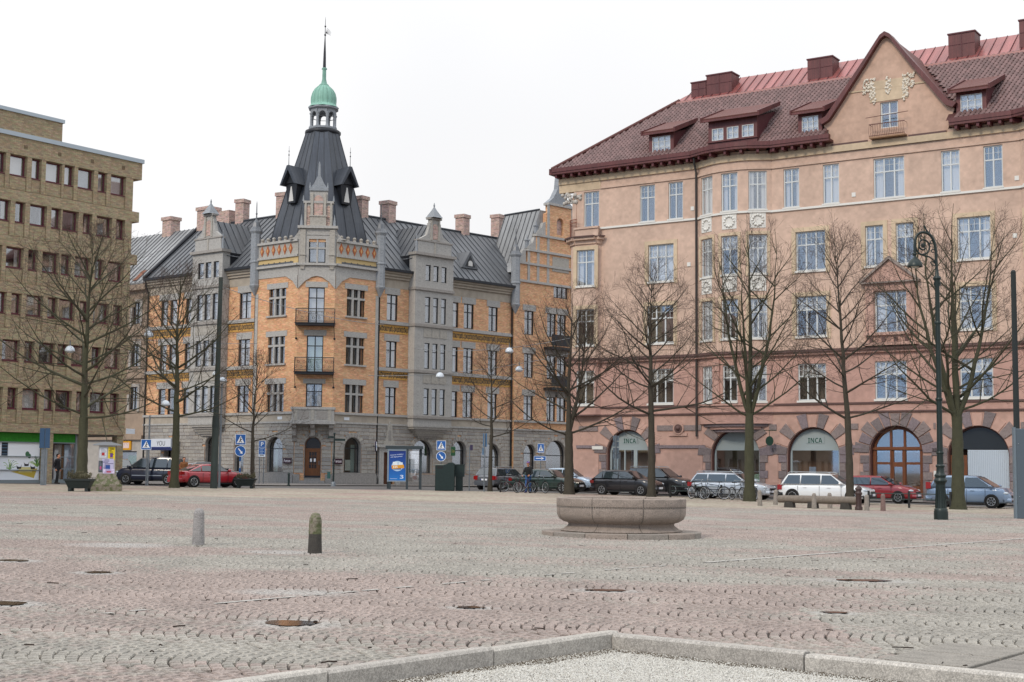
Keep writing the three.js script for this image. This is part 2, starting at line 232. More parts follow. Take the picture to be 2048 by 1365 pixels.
// setts laid in bowed courses; the nearest are single stones, the rest one mass
{
  const W = 1.5, th = 12 * D2R, cx = Math.cos(th), sx = Math.sin(th), cw = 0.098; const list = []; const r = rng(2024);
  const puddles = [[0.15, -16.2, 0.7], [-4.1, -13.9, 0.5]];
  const halo = [];
  const zMax = -58.4, zMin = -8.6;
  const toL = (x, z) => [x * cx + z * sx, -x * sx + z * cx];
  // lanes: v across (depth), u along
  for (let lane = -46; lane < -2; lane++) {
    const v0 = lane * W;
    const amp = 0.1 + 0.28 * HT[(lane + 200) * 97 & 65535], ph = HT[(lane + 300) * 53 & 65535] * 0.1;
    for (let k = -340; k < 340; k++) {
      const u0 = k * cw + ph;
      const xm = u0 * cx - (v0 + W / 2) * sx, zm = u0 * sx + (v0 + W / 2) * cx; if (zm < zMax - 1 || zm > zMin + 1 || Math.abs(xm) > -zm * 0.375 + 1.4) continue;
      let v = -W / 2 + (k & 1 ? 0.0 : -0.05);
      while (v < W / 2 - 0.03) {
        const len = 0.078 + r() * 0.05, vm = v + len / 2; v += len + 0.009; if (vm < -W / 2 || vm > W / 2) continue;
        const bul = -amp * (1 - (vm / (W / 2)) ** 2), slope = Math.atan(amp * 2 * vm / (W / 2) ** 2);
        const uu = u0 + bul + (r() - 0.5) * 0.02, vv = v0 + W / 2 + vm; const x = uu * cx - vv * sx, z = uu * sx + vv * cx;
        if (z < zMax || z > zMin || Math.abs(x) > -z * 0.372 + 0.9) continue;
        if (inBed(x, z) || (Math.min(distLeg(x, z, KL), distLeg(x, z, KR)) < 0.14 && z > KC[1] - 0.2 && (z > KC[1] || Math.hypot(x - KC[0], z - KC[1]) < 0.14))) continue;
        if (z > -11.4 && x > 3.05 && z > -12.2) continue;
        if (Math.hypot(x - 2.41, z + 31.44) < 1.5) continue;
        list.push([x, z, slope - th + (r() - 0.5) * 0.06, len, r(), r()]);
      }
    }
  }
  list.sort((a, b) => Math.hypot(a[0], a[1]) - Math.hypot(b[0], b[1]));
  const sett = (() => { const g = new GB(); const a = 0.0405, b = 0.0335, t = 0.012; g.poly([[-a, -0.05], [a, -0.05], [a, 0.05 - 0.05], [-a, 0]], -0.05, 0.05); const q = new GB(); // chamfered block, top at y=0
    const P = [[-a, -a], [a, -a], [a, a], [-a, a]], Q = [[-b, -b], [b, -b], [b, b], [-b, b]]; const pos = []; const quad = (A, B, C, D) => pos.push(...A, ...B, ...C, ...A, ...C, ...D); const lo = P.map(p => [p[0], -0.06, p[1]]), mi = P.map(p => [p[0], -t, p[1]]), hi = Q.map(p => [p[0], 0, p[1]]); for (let k = 0; k < 4; k++) { const j = (k + 1) % 4; quad(lo[j], lo[k], mi[k], mi[j]); quad(mi[j], mi[k], hi[k], hi[j]); } quad(hi[3], hi[2], hi[1], hi[0]); const bg = new THREE.BufferGeometry(); bg.setAttribute('position', new THREE.Float32BufferAttribute(pos, 3)); bg.computeVertexNormals(); return new GB().add(bg).geo(); })();
  const tone = (x, z, w1, w2) => { // grey and pink stones mixed in drifting bands
    const [u, v] = toL(x, z); const n = noise2(u * 0.16, v * 0.42, 3) * 0.6 + noise2(u * 0.5, v * 0.9, 7) * 0.4; const pink = clamp((n - 0.42) * 6 + (x > 3 && z > -17 ? -1.2 : 0) + (w2 - 0.5) * 1.1, 0, 1); const b = 0.84 + w1 * 0.3 + (noise2(x * 1.3, z * 1.3, 9) - 0.5) * 0.22;
    return [lerp(0.425, 0.435, pink) * b, lerp(0.397, 0.352, pink) * b, lerp(0.343, 0.308, pink) * b];
  };
  const dust = (x, z, c) => { for (const [px, pz, pr] of WET) { const d = Math.hypot((x - px) / pr[0], (z - pz) / pr[1]); if (d < 2.1) { const k = clamp((2.1 - d) * 0.9, 0, 1) * (0.5 + 0.5 * noise2(x * 6, z * 6, 2)); c[0] = lerp(c[0], 0.56, k); c[1] = lerp(c[1], 0.54, k); c[2] = lerp(c[2], 0.5, k); } } return c; };
  const mats = []; const matOf = c => { let best = null, bd = 1; for (const m of mats) { const d = Math.abs(m.c[0] - c[0]) + Math.abs(m.c[1] - c[1]) + Math.abs(m.c[2] - c[2]); if (d < bd) { bd = d; best = m; } } if (!best || (bd > 0.03 && mats.length < 40)) { const m = std(0xffffff, { map: TX.speck, bumpMap: TX.rough, bumpScale: 0.004, roughness: 0.88 }); m.color.setRGB(...c); best = { c, m }; mats.push(best); } return best.m; };
  const near = struct('sett_field', sheet([[-3.2, -8.9], [-3.2, -9.4], [-2.4, -9.4], [-2.4, -8.9]], -0.02), tiled(0x4b4238, TX.speck));
  const m4 = new THREE.Matrix4(), q4 = new THREE.Quaternion(), up = V(0, 1, 0), e = new THREE.Euler();
  const im = new THREE.InstancedMesh(sett, std(0xffffff, { roughness: 0.88, map: TX.speck, bumpMap: TX.rough, bumpScale: 0.004 }), Math.max(1, list.length - 300)); const col = new THREE.Color();
  list.forEach(([x, z, a, len, w1, w2], k) => {
    const c = dust(x, z, tone(x, z, w1, w2)); e.set((w2 - 0.5) * 0.05, a, (w1 - 0.5) * 0.05); q4.setFromEuler(e); m4.compose(V(x, gy(x) + (w1 - 0.5) * 0.006, z), q4, V(0.97 + 0.08 * w2, 1, len / 0.09));
    if (k < 300) { part(near, 'sett', sett, matOf(c)).applyMatrix4(m4); } else { im.setMatrixAt(k - 300, m4); col.setRGB(...c); im.setColorAt(k - 300, col); }
  });
  im.name = 'setts'; im.userData.kind = 'stuff'; near.add(im); console.log('setts', list.length);
}
// puddles, kerb, gravel bed, painted line, slabs, litter
{
  const wet = new THREE.MeshPhysicalMaterial({ color: 0x3a2a20, roughness: 0.1, ior: 1.33, specularIntensity: 0.6 }); const r = rng(6);
  WET.forEach(([x, z, [a, b]], k) => { if (k > 7) return; const pts = []; for (let j = 0; j < 26; j++) { const w = j / 26 * 6.283, q = 0.78 + 0.5 * (noise2(Math.cos(w) * 1.7 + k * 9, Math.sin(w) * 1.7, 5) - 0.3); pts.push([x + Math.cos(w) * a * q, z + Math.sin(w) * b * q]); } struct('puddle', sheet(pts, 0.0075), wet); });
}
{ // granite edging stones round the gravel bed
  const K = thing('kerb', 'pale granite kerb stones edging the gravel bed in the foreground', 'kerb', 0, 0, 0, undefined, 0); const gm = [tiled(0xc2bcb2, TX.speck, TX.rough, 0.006), tiled(0xbab4ab, TX.speck, TX.rough, 0.006), tiled(0xc8c2b8, TX.speck, TX.rough, 0.006)];
  for (const [L, n] of [[KL, 0], [KR, 1]]) { const len = Math.hypot(...L), ux = L[0] / len, uz = L[1] / len; let t = n ? 0.06 : -0.06; const lens = n ? [1.75, 1.75, 1.75, 1.75, 1.75] : [1.65, 1.7, 1.7, 1.7, 1.7]; lens.forEach((l, k) => { const c = [KC[0] + ux * (t + l / 2), KC[1] + uz * (t + l / 2)]; const g = new GB().poly([[-0.065, -0.3], [0.065, -0.3], [0.065, 0.025], [0.045, 0.045], [-0.045, 0.045], [-0.065, 0.025]], -l / 2 + 0.006, l / 2 - 0.006, null, 0.004); part(K, 'kerb_stone', g, gm[(k + n) % 3], T(c[0], gy(c[0]), c[1], Math.atan2(ux, uz))); t += l; }); }
  struct('gravel_bed', sheet(bed, -0.085), tiled(0xb8b2a6, TX.speck, TX.rough, 0.02));
  const r = rng(91), N = 90000, g = new THREE.IcosahedronGeometry(0.0038, 0); const im = new THREE.InstancedMesh(g, std(0xffffff, { roughness: 0.9 }), N), m = new THREE.Matrix4(), c = new THREE.Color(); let k = 0, guard = 0;
  while (k < N && guard++ < 900000) { const z = -12.1 + 3.6 * Math.pow(r(), 0.9), x = -2.2 + r() * 6.6; if (!inBed(x, z)) continue; const dk = Math.min(distLeg(x, z, KL), distLeg(x, z, KR)); if (dk < 0.07) continue; const s = 0.6 + r() * 0.9; m.makeRotationFromEuler(new THREE.Euler(r() * 6, r() * 6, r() * 6)).scale(V(s, s * 0.7, s)).setPosition(x, gy(x) - 0.083 + r() * 0.004, z); im.setMatrixAt(k, m); const soil = dk < 0.16 + 0.14 * noise2(x * 3, z * 3, 4) && r() < 0.62; const b = 0.8 + r() * 0.4; if (soil) c.setRGB(0.1 * b, 0.08 * b, 0.055 * b); else if (r() < 0.06) c.setRGB(0.2 * b, 0.19 * b, 0.17 * b); else c.setRGB(0.57 * b, 0.555 * b, 0.51 * b); im.setColorAt(k, c); k++; }
  im.count = k; im.name = 'gravel'; im.userData = { kind: 'stuff', label: 'fine pale gravel filling the bed behind the kerb', category: 'gravel' }; scene.add(im);
}
{ // worn white line painted across the setts
  const r = rng(14); const path = [[-3.71, -12.91], [-2.2, -15.1], [-0.6, -17.37], [1.26, -19.98], [4.2, -23.75], [8.2, -28.9], [12.21, -34.07], [16, -39]].map(a => V(a[0], 0, a[1])); const cv = new THREE.CatmullRomCurve3(path), pts = []; const n = 340, w = 0.06; const pos = [];
  for (let k = 0; k < n; k++) { const a = cv.getPointAt(k / n), b = cv.getPointAt((k + 1) / n), worn = noise2(a.x * 1.1, a.z * 1.1, 21), chip = noise2(a.x * 14, a.z * 14, 22); const near = k < 120; if (chip > (near ? 0.6 : 0.9) || (near && worn > 0.62)) continue; const d = b.clone().sub(a).normalize(), o = V(-d.z, 0, d.x).multiplyScalar(w * (k < 120 ? 0.6 : 1) * (0.7 + 0.5 * noise2(a.x * 9, a.z * 9, 23))); const q = [a.clone().add(o), a.clone().sub(o), b.clone().sub(o), b.clone().add(o)]; for (const i of [0, 1, 2, 0, 2, 3]) pos.push(q[i].x, gy(q[i].x) + 0.006, q[i].z); }
  const g = new THREE.BufferGeometry(); g.setAttribute('position', new THREE.Float32BufferAttribute(pos, 3)); g.computeVertexNormals(); struct('painted_line', new GB().add(g), tiled(0xc4c0b8, TX.speck));
}
for (let k = 0; k < 6; k++) { const L = Math.hypot(...KR), ux = KR[0] / L, uz = KR[1] / L; const x0 = 3.3 + (k % 3) * 0.72 * ux, z0 = -11.05 + (k % 3) * 0.72 * uz - Math.floor(k / 3) * 0.0; const j = Math.floor(k / 3); struct('paving_slab', new GB().poly([[-0.34, -0.34], [0.34, -0.34], [0.34, 0.34], [-0.34, 0.34]], 0, 0.06, null, 0.006), tiled([0x9b958b, 0x948e85, 0xa19a90][k % 3], TX.speck, TX.rough, 0.004), T(x0 + j * uz * 0.71, gy(x0) - 0.05, z0 - j * ux * 0.71, Math.atan2(-uz, ux)).multiply(new THREE.Matrix4().makeRotationX(-Math.PI / 2))); }
{ // twigs and leaves lying about
  const r = rng(55), g = new GB(); for (let k = 0; k < 170; k++) { const z = -10 - Math.pow(r(), 1.5) * 34, x = (r() - 0.5) * -z * 0.74; if (inBed(x, z)) continue; const a = r() * 6.283, l = 0.03 + r() * r() * 0.16, y = gy(x) + 0.012; g.tube([V(x, y, z), V(x + Math.cos(a) * l * 0.5, y + 0.008 * r(), z + Math.sin(a) * l * 0.5 + 0.01), V(x + Math.cos(a) * l, y, z + Math.sin(a) * l)], 0.002 + r() * 0.004, 4); } const o = part(scene, 'fallen_twigs', g, std(0x2e2119)); o.userData = { kind: 'stuff', label: 'small fallen twigs scattered over the setts', category: 'twigs' };
}
// ---------- corner building with tower ----------
{
  const B = thing('corner_building', 'yellow brick corner building with dark metal roof and green-domed corner tower', 'building', 0, 0, 0, undefined, 0);
  const CEN = Plane(-16.112, -106, -3.5), YL = Plane(-16.112, -106, 38.5), YR = Plane(-13.347, -106.169, -45);
  const W3 = 2.77;
  const faces = [];
  // rusticated stone courses, cut round the arches
  const stones = [];
  function rustic(P, s0, s1, arches, doorsR = []) {
    const r = rng(40 + Math.round(Math.abs(s0 * 7 + s1))); let row = 0;
    for (let y = 0.95; y < 4.62; y += 0.285, row++) {
      const h = 0.275, ym = y + 0.14; let gaps = [];
      for (const [a0, a1, yb, yt] of arches) { const R = (a1 - a0) / 2, c = (a0 + a1) / 2, ys = yt - R; if (ym < yb) continue; const RR = R + 0.34; if (ym < ys) gaps.push([c - (R + 0.04), c + (R + 0.04)]); else if (ym < ys + RR) { const w = Math.sqrt(RR * RR - (ym - ys) ** 2); gaps.push([c - w, c + w]); } }
      for (const [a0, a1, yb, yt] of doorsR) if (ym > yb && ym < yt) gaps.push([a0, a1]);
      gaps.sort((a, b) => a[0] - b[0]);
      let runs = [], x = s0; for (const g of gaps) { if (g[0] > x) runs.push([x, g[0]]); x = Math.max(x, g[1]); } if (x < s1) runs.push([x, s1]);
      for (const [a, b] of runs) { let q = a; while (q < b - 0.02) { let w = 0.42 + r() * 0.4; if (b - q - w < 0.25) w = b - q; stones.push([P, q, Math.min(b, q + w) - 0.012, y, y + h - 0.012, r(), r()]); q += w; } }
    }
  }
  function archTrim(P, a0, a1, y0, yt) { const lr = new THREE.Shape(archPath(a0, a1, y0, yt).getPoints(16)); lr.holes.push(new THREE.Path(archPath(a0 + 0.035, a1 - 0.035, y0 + 0.035, yt - 0.035).getPoints(16))); part(B, 'arch_lining', new GB().ext(lr, -0.42, 0.03), M.stone, P.m); const R = (a1 - a0) / 2, c = (a0 + a1) / 2, ys = yt - R, n = 11; for (let k = 0; k < n; k++) { const t0 = Math.PI * k / n + 0.012, t1 = Math.PI * (k + 1) / n - 0.012, pts = []; for (const [rr, tt] of [[R, t0], [R + 0.34, t0], [R + 0.34, t1], [R, t1]]) pts.push([c + rr * Math.cos(tt), ys + rr * Math.sin(tt)]); part(B, 'voussoir', new GB().poly(pts, 0, 0.07, null, 0.01), M.stoneB[k % 3], P.m); } }
  function archWindow(P, a0, a1, y0, yt, back) {
    const R = (a1 - a0) / 2, c = R, G = pgroup(B, 'shop_window', P.at(a0, y0, -0.3)); const h = yt - y0;
    const s = new THREE.Shape(archPath(0, 2 * R, 0, h).getPoints(12)); s.holes.push(new THREE.Path(archPath(0.07, 2 * R - 0.07, 0.07, h - 0.07).getPoints(12)));
    const f = new GB().ext(s, -0.05, 0.05); f.box(0.07, 2 * R - 0.07, h - R - 0.05, h - R + 0.02, -0.04, 0.04);
    part(G, 'frame', f, M.frameK);
    part(G, 'pane', new GB().ext(new THREE.Shape(archPath(0.03, 2 * R - 0.03, 0.03, h - 0.03).getPoints(12)), -0.008, -0.004), M.pane);
    part(G, 'room', new GB().box(-0.3, 2 * R + 0.3, -0.2, h + 0.3, -1.6, -1.58).box(-0.3, 2 * R + 0.3, -0.2, -0.05, -1.58, -0.06), back || M.roomBrown);
    return G;
  }
  const grid3 = (P, a, b, y0, y1) => { // three-light mullioned stone window
    const w = b - a, h = y1 - y0, G = pgroup(B, 'window', P.at(a, y0, -0.06)), st = new GB(), fr = new GB(), gl = new GB(); const yt = h * 0.66;
    for (const k of [1, 2]) st.box(w * k / 3 - 0.09, w * k / 3 + 0.09, 0, h, -0.15, 0.04); for (let k = 0; k < 3; k++) { const x0 = k ? w * k / 3 + 0.09 : 0, x1 = k < 2 ? w * (k + 1) / 3 - 0.09 : w; st.box(x0, x1, yt - 0.08, yt + 0.08, -0.15, 0.05); for (const [u, v] of [[0, yt - 0.08], [yt + 0.08, h]]) { fr.box(x0, x0 + 0.05, u, v, -0.16, -0.1).box(x1 - 0.05, x1, u, v, -0.16, -0.1).box(x0 + 0.05, x1 - 0.05, u, u + 0.05, -0.16, -0.1).box(x0 + 0.05, x1 - 0.05, v - 0.05, v, -0.16, -0.1); } }
    part(G, 'mullion', st, M.trim); part(G, 'frame', fr, M.frameK); part(G, 'pane', new GB().box(0.02, w - 0.02, 0.02, h - 0.02, -0.135, -0.13), M.pane);
    part(G, 'room', new GB().box(-0.1, w + 0.1, -0.1, h + 0.1, -1.23, -1.2).box(-0.14, -0.1, -0.1, h + 0.1, -1.2, -0.2).box(w + 0.1, w + 0.14, -0.1, h + 0.1, -1.2, -0.2).box(-0.1, w + 0.1, -0.14, -0.1, -1.2, -0.2).box(-0.1, w + 0.1, h + 0.1, h + 0.14, -1.2, -0.2), M.dark); if (HT[Math.round(a * 91 + y0 * 7) & 65535] > 0.4) part(G, 'curtain', new GB().box(0.05, w * 0.2, 0.05, h - 0.05, -0.3, -0.28).box(w * 0.8, w - 0.05, 0.05, h - 0.05, -0.3, -0.28), M.curtainG);
  };
  const lintel = (P, a, b, y, h = 0.5, mat = M.trim) => part(B, 'lintel', new GB().box(a - 0.22, b + 0.22, y, y + h, -0.02, 0.035), mat, P.m);
  const sill = (P, a, b, y) => part(B, 'window_sill', new GB().box(a - 0.15, b + 0.15, y - 0.13, y, -0.02, 0.14), M.trim, P.m);
  // wing windows: [x0,x1,cols] for each storey
  const ys = [[5.52, 7.62], [9.15, 11.22], [12.82, 14.88]];
  const holesOf = (list, arches) => [...list.flatMap(([a, b]) => ys.map(([y0, y1]) => rectPath(a, b, y0, y1))), ...arches.map(a => archPath(...a))];
  const wl = [[-16.6, -15.7, 1], [-15.4, -14.5, 1], [-13.4, -12.15, 2], [-6.85, -5.5, 2]];
  const wr = [[5.27, 6.37, 2], [11.78, 12.88, 2], [13.48, 14.6, 2], [16.3, 17.4, 2]];
  const arL = [[-15.6, -13.9, -0.05, 3.35], [-10.45, -9.2, 0.95, 3.7], [-6.95, -5.85, 0.95, 3.72]], arR = [[8.05, 10.25, 0.95, 3.62], [12.35, 13.9, 0.95, 3.62], [15.55, 17.85, 0.95, 3.52], [20.3, 21.8, 0.95, 3.5], [23, 25.6, 0.6, 3.9]];
  const cwl = [-3.2, -1.3], cwr = [1.14, 2.92], cal = [[-3.0, -1.22, 0.95, 3.64]], car = [[1.14, 2.78, 0.95, 3.66]];
  const doorR = [5.1, 6.3, -0.2, 2.55];
  const rows3 = (a, b) => ys.map(([y0, y1]) => rectPath(a, b, y0, y1));
  const oriel = { l: [-11.75, -8.1], r: [7.5, 11.55] };
  part(B, 'wall', wallGeo(-18.4, -4.75, -0.5, 16.7, [...holesOf(wl, arL)]), M.brickY, YL.at(0, 0, -0.22));
  part(B, 'wall', wallGeo(-4.75, 0, -0.5, 18.5, [...rows3(...cwl), ...cal.map(a => archPath(...a))]), M.brickY, YL.m);
  part(B, 'wall', wallGeo(0, W3, -0.5, 18.5, [archPath(0.74, 2.0, 0.55, 3.65), rectPath(0.76, 1.97, 5.85, 7.6), rectPath(0.74, 1.97, 8.45, 11.2), rectPath(0.78, 2.0, 12.0, 14.85), rectPath(0.72, 2.02, 16.66, 18.3)]), M.brickY, CEN.m);
  part(B, 'wall', wallGeo(0, 4.25, -0.5, 18.5, [...rows3(...cwr), ...car.map(a => archPath(...a))]), M.brickY, YR.m);
  const gw = [[20.3, 21.45, 2], [23.1, 24.25, 2], [24.4, 25.55, 2]];
  part(B, 'wall', wallGeo(4.25, 19.1, -0.5, 16.6, [...holesOf(wr, arR.slice(0, 3)), rectPath(...doorR)]), M.brickY, YR.at(0, 0, -0.22));
  part(B, 'wall', wallGeo(19.1, 29, -0.5, 17.4, [...holesOf(gw, arR.slice(3)), rectPath(23.9, 25.7, 16.3, 17.39)]), M.brickY, YR.at(0, 0, 0.05));
  // dark inner mass so no light comes through from behind
  part(B, 'inner_wall', new GB().box(-18.2, -0.6, -0.5, 16.4, -9.8, -2.4, YL.m).box(0.6, 28.6, -0.5, 16.4, -9.8, -2.4, YR.m), M.dark);
  part(B, 'gable_end', new GB().box(-18.42, -18.0, -0.5, 16.6, -10, -0.25), M.render, YL.m); part(B, 'gable_end', new GB().box(28.6, 29, -0.5, 17.4, -10, -0.3), M.render, YR.m);
  const pick = (k) => { const h = HT[(k * 977) & 65535]; return h < 0.3 ? { blind: 0.95, blindMat: M.curtainG } : h < 0.75 ? { drapes: 0.2, blindMat: M.curtain } : {}; };
  let kk = 0;
  for (const [list, P, o] of [[wl, YL, -0.22], [wr, YR, -0.22], [gw, YR, 0.05]]) for (const [a, b, c] of list) ys.forEach(([y0, y1], fl) => {
    const PP = { at: (s, y, z, r) => P.at(s, y, z + o, r) };
    windowAt(B, PP, a, b, y0, y1, { cols: c, tr: 0.66, depth: 0.14, fw: 0.065, ...(P === YL && fl > 0 ? { blind: 0.95, blindMat: M.curtain } : pick(kk++)) });
    part(B, 'lintel', new GB().box(a - 0.22, b + 0.22, y1, y1 + 0.52, 0, 0.03), M.trim, P.at(0, 0, o));
  });
  for (const [P, [a, b]] of [[YL, cwl], [YR, cwr]]) ys.forEach(([y0, y1], k) => { grid3(P, a, b, y0, y1); lintel(P, a, b, y1, 0.42); if (k) sill(P, a, b, y0); });
  // centre bay: french windows, balconies, doorway
  windowAt(B, CEN, 0.76, 1.97, 5.85, 7.6, { tr: 0.66, depth: 0.16, drapes: 0.28 });
  windowAt(B, CEN, 0.74, 1.97, 8.45, 11.2, { tr: 0.72, depth: 0.16, blind: 0.97, blindMat: std(0x9fb8ac) });
  windowAt(B, CEN, 0.78, 2.0, 12.0, 14.85, { tr: 0.72, depth: 0.16, blind: 0.97 });
  lintel(CEN, 0.76, 1.97, 7.6, 0.35); lintel(CEN, 0.74, 1.97, 11.2, 0.42); lintel(CEN, 0.78, 2.0, 14.85, 0.42);
  for (const y of [8.3, 11.95]) {
    const G = pgroup(B, 'iron_balcony', CEN.at(-0.08, y, 0)); const w = 2.9, d = 0.85, r = new GB();
    part(G, 'floor', new GB().box(0, w, -0.05, 0.1, 0.03, d).box(-0.05, w + 0.05, 0.1, 0.16, 0.03, d + 0.05), M.darkMetal);
    for (const [x0, x1, z0, z1] of [[0, w, d - 0.03, d], [0, 0.03, 0.05, d - 0.03], [w - 0.03, w, 0.05, d - 0.03]]) r.box(x0, x1, 1.17, 1.22, z0, z1).box(x0, x1, 0.25, 0.28, z0, z1);
    for (let k = 0; k <= 40; k++) r.box(k * w / 40.0 - 0.008 + (k === 40 ? -0.01 : 0.008), k * w / 40.0 + 0.012, 0.16, 1.17, d - 0.024, d - 0.008);
    for (let k = 1; k < 8; k++) for (const x of [0.008, w - 0.024]) r.box(x, x + 0.016, 0.16, 1.17, k * d / 8 - 0.008, k * d / 8 + 0.008);
    for (let k = 0; k < 14; k++) { const t = new THREE.TorusGeometry(0.085, 0.011, 4, 10); t.translate(0.1 + k * (w - 0.2) / 13, 0.5 + (k % 2) * 0.36, d - 0.015); r.add(t); }
    part(G, 'railing', r, M.darkMetal);
    part(G, 'stay_rod', new GB().rod(V(0.05, 0, d - 0.1), V(0.02, -0.95, 0.06), 0.025).rod(V(w - 0.05, 0, d - 0.1), V(w - 0.02, -0.95, 0.06), 0.025).sph(0.02, -0.98, 0.06, 0.09).sph(w - 0.02, -0.98, 0.06, 0.09), M.darkMetal);
  }
  { // stone balcony on three brackets
    const G = pgroup(B, 'stone_balcony', CEN.m); const a = -0.18, b = 2.92, d = 0.95;
    part(G, 'parapet', new GB().box(a, b, 4.78, 5.62, d - 0.16, d).box(a, a + 0.16, 4.78, 5.62, 0.05, d - 0.16).box(b - 0.16, b, 4.78, 5.62, 0.05, d - 0.16).box(a - 0.08, b + 0.08, 5.62, 5.8, d - 0.22, d + 0.08).box(a - 0.08, a + 0.2, 5.62, 5.8, 0.05, d - 0.22).box(b - 0.2, b + 0.08, 5.62, 5.8, 0.05, d - 0.22), M.trim);
    part(G, 'floor', new GB().box(a - 0.1, b + 0.1, 4.55, 4.78, 0.05, d + 0.1), M.trim);
    for (const x of [a + 0.3, 1.37, b - 0.3]) part(G, 'pilaster', new GB().box(x - 0.13, x + 0.13, 4.8, 5.6, d, d + 0.05), M.stoneB[2]);
    for (const [x0, x1] of [[0.32, 1.1], [1.65, 2.42]]) part(G, 'panel', new GB().box(x0, x1, 4.92, 5.5, d, d + 0.025), M.stoneB[1]);
    for (const x of [0, 1.37, 2.74]) part(G, 'bracket', new GB().poly([[0.05, 4.54], [0.9, 4.54], [0.86, 4.3], [0.55, 4.15], [0.5, 3.7], [0.25, 3.55], [0.2, x === 1.37 ? 3.95 : 3.3], [0.05, x === 1.37 ? 3.9 : 3.25]], -0.16, 0.16, new THREE.Matrix4().makeRotationY(-Math.PI / 2).setPosition(x, 0, 0)), M.stone);
  }
  { // arched oak door with steps
    const G = pgroup(B, 'door', CEN.at(0.74, 0.55, -0.28)); const wd = tiled(0x8a5224, TX.wood, null, 0, { roughness: 0.55 });
    const s = new THREE.Shape(archPath(0, 1.26, 0, 3.1).getPoints(14)); s.holes.push(new THREE.Path(archPath(0.1, 1.16, 2.22, 3.0).getPoints(14)), rectPath(0.36, 0.9, 0.75, 1.95));
    part(G, 'door_leaf', new GB().ext(s, -0.06, 0.04), wd);
    const b = new GB(); for (const x of [0.54, 0.72]) b.box(x - 0.018, x + 0.018, 0.75, 1.95, -0.02, 0.05); for (const y of [1.05, 1.35, 1.65]) b.box(0.36, 0.9, y - 0.018, y + 0.018, -0.021, 0.045);
    part(G, 'glazing_bar', b, wd);
    part(G, 'pane', new GB().box(0.34, 0.92, 0.73, 1.97, -0.04, -0.035).box(0.08, 1.18, 2.2, 3.02, -0.04, -0.035), std(0x2a211d, { roughness: 0.1 }));
    part(G, 'kick_plate', new GB().box(0.02, 1.24, 0, 0.2, 0.04, 0.06), M.darkMetal);
    part(G, 'notice', new GB().box(0.42, 0.56, 1.22, 1.46, 0.05, 0.055).box(0.7, 0.84, 1.22, 1.46, 0.05, 0.055), std(0xe8e8ea));
    part(G, 'handle', new GB().box(1.08, 1.11, 1.0, 1.3, 0.04, 0.09), M.steel);
    part(B, 'step', new GB().box(0.45, 2.3, -0.3, 0.38, 0.02, 0.5), M.stone, CEN.m); part(B, 'step', new GB().box(0.1, 2.6, -0.3, 0.22, 0.5, 0.95), M.stone, CEN.m); part(B, 'step', new GB().box(0.76, 1.98, 0.3, 0.54, -0.3, 0.01), M.stone, CEN.m);
    archTrim(CEN, 0.74, 2.0, 0.55, 3.65);
  }
  rustic(YL, -4.72, -0.02, cal); rustic(CEN, 0.02, 2.75, [[0.74, 2.0, 0.55, 3.65]]); rustic(YR, 0.02, 4.22, car);
  const YLw = { m: YL.at(0, 0, -0.22) }, YRw = { m: YR.at(0, 0, -0.22) }, YRg = { m: YR.at(0, 0, 0.05) };
  rustic(YLw, -18.38, -4.8, arL); rustic(YRw, 4.3, 19.08, arR.slice(0, 3), [[4.6, 6.75, -1, 2.95]]); rustic(YRg, 19.12, 28.9, arR.slice(3));
  for (const a of cal) { archTrim(YL, ...a); archWindow(YL, ...a); } for (const a of car) { archTrim(YR, ...a); archWindow(YR, ...a); }
  arL.forEach((a, k) => { archTrim({ m: YLw.m }, ...a); if (k) archWindow({ at: (s, y, z) => YL.at(s, y, z - 0.22) }, ...a); });
  arR.forEach((a, k) => { const P = k < 3 ? YRw : YRg; archTrim(P, ...a); archWindow({ at: (s, y, z) => YR.at(s, y, z + (k < 3 ? -0.22 : 0.05)) }, ...a); });
  { // shop goods in the windows: curtains, poster, plant
    const g = new GB().box(-2.95, -2.55, 1.0, 3.2, -0.75, -0.7, YL.m).box(2.35, 2.72, 1.0, 3.1, -0.75, -0.7, YR.m); part(B, 'shop_curtain', g, std(0x8fa79f));
    part(B, 'shop_poster', new GB().box(1.75, 2.25, 1.15, 1.95, -0.6, -0.58), std(0xb9c4b8), YR.m);
    part(B, 'shop_display', new GB().box(-2.1, -1.4, 1.05, 2.2, -0.8, -0.75, YL.m).box(1.2, 1.7, 1.1, 2.5, -0.9, -0.85, YR.m), std(0x6f8a86));
  }
  stones.sort((a, b) => (b[2] - b[1]) - (a[2] - a[1]));
  const rest = new GB();
  stones.forEach(([P, a, b, y0, y1, q, w], k) => { const d = 0.045 + q * 0.03; const bv = 0.012; const g = new GB(); const p = [[a, y0], [b, y0], [b, y1], [a, y1]]; g.poly(p, 0.0, d, null, bv); if (k < 290) part(B, 'stone_block', g, M.stoneB[Math.floor(w * 4)], P.m); else rest.add(g.geo(), P.m); });
  const rs = part(B, 'stone_blocks', rest, M.stoneB[0]); rs.userData.kind = 'stuff';
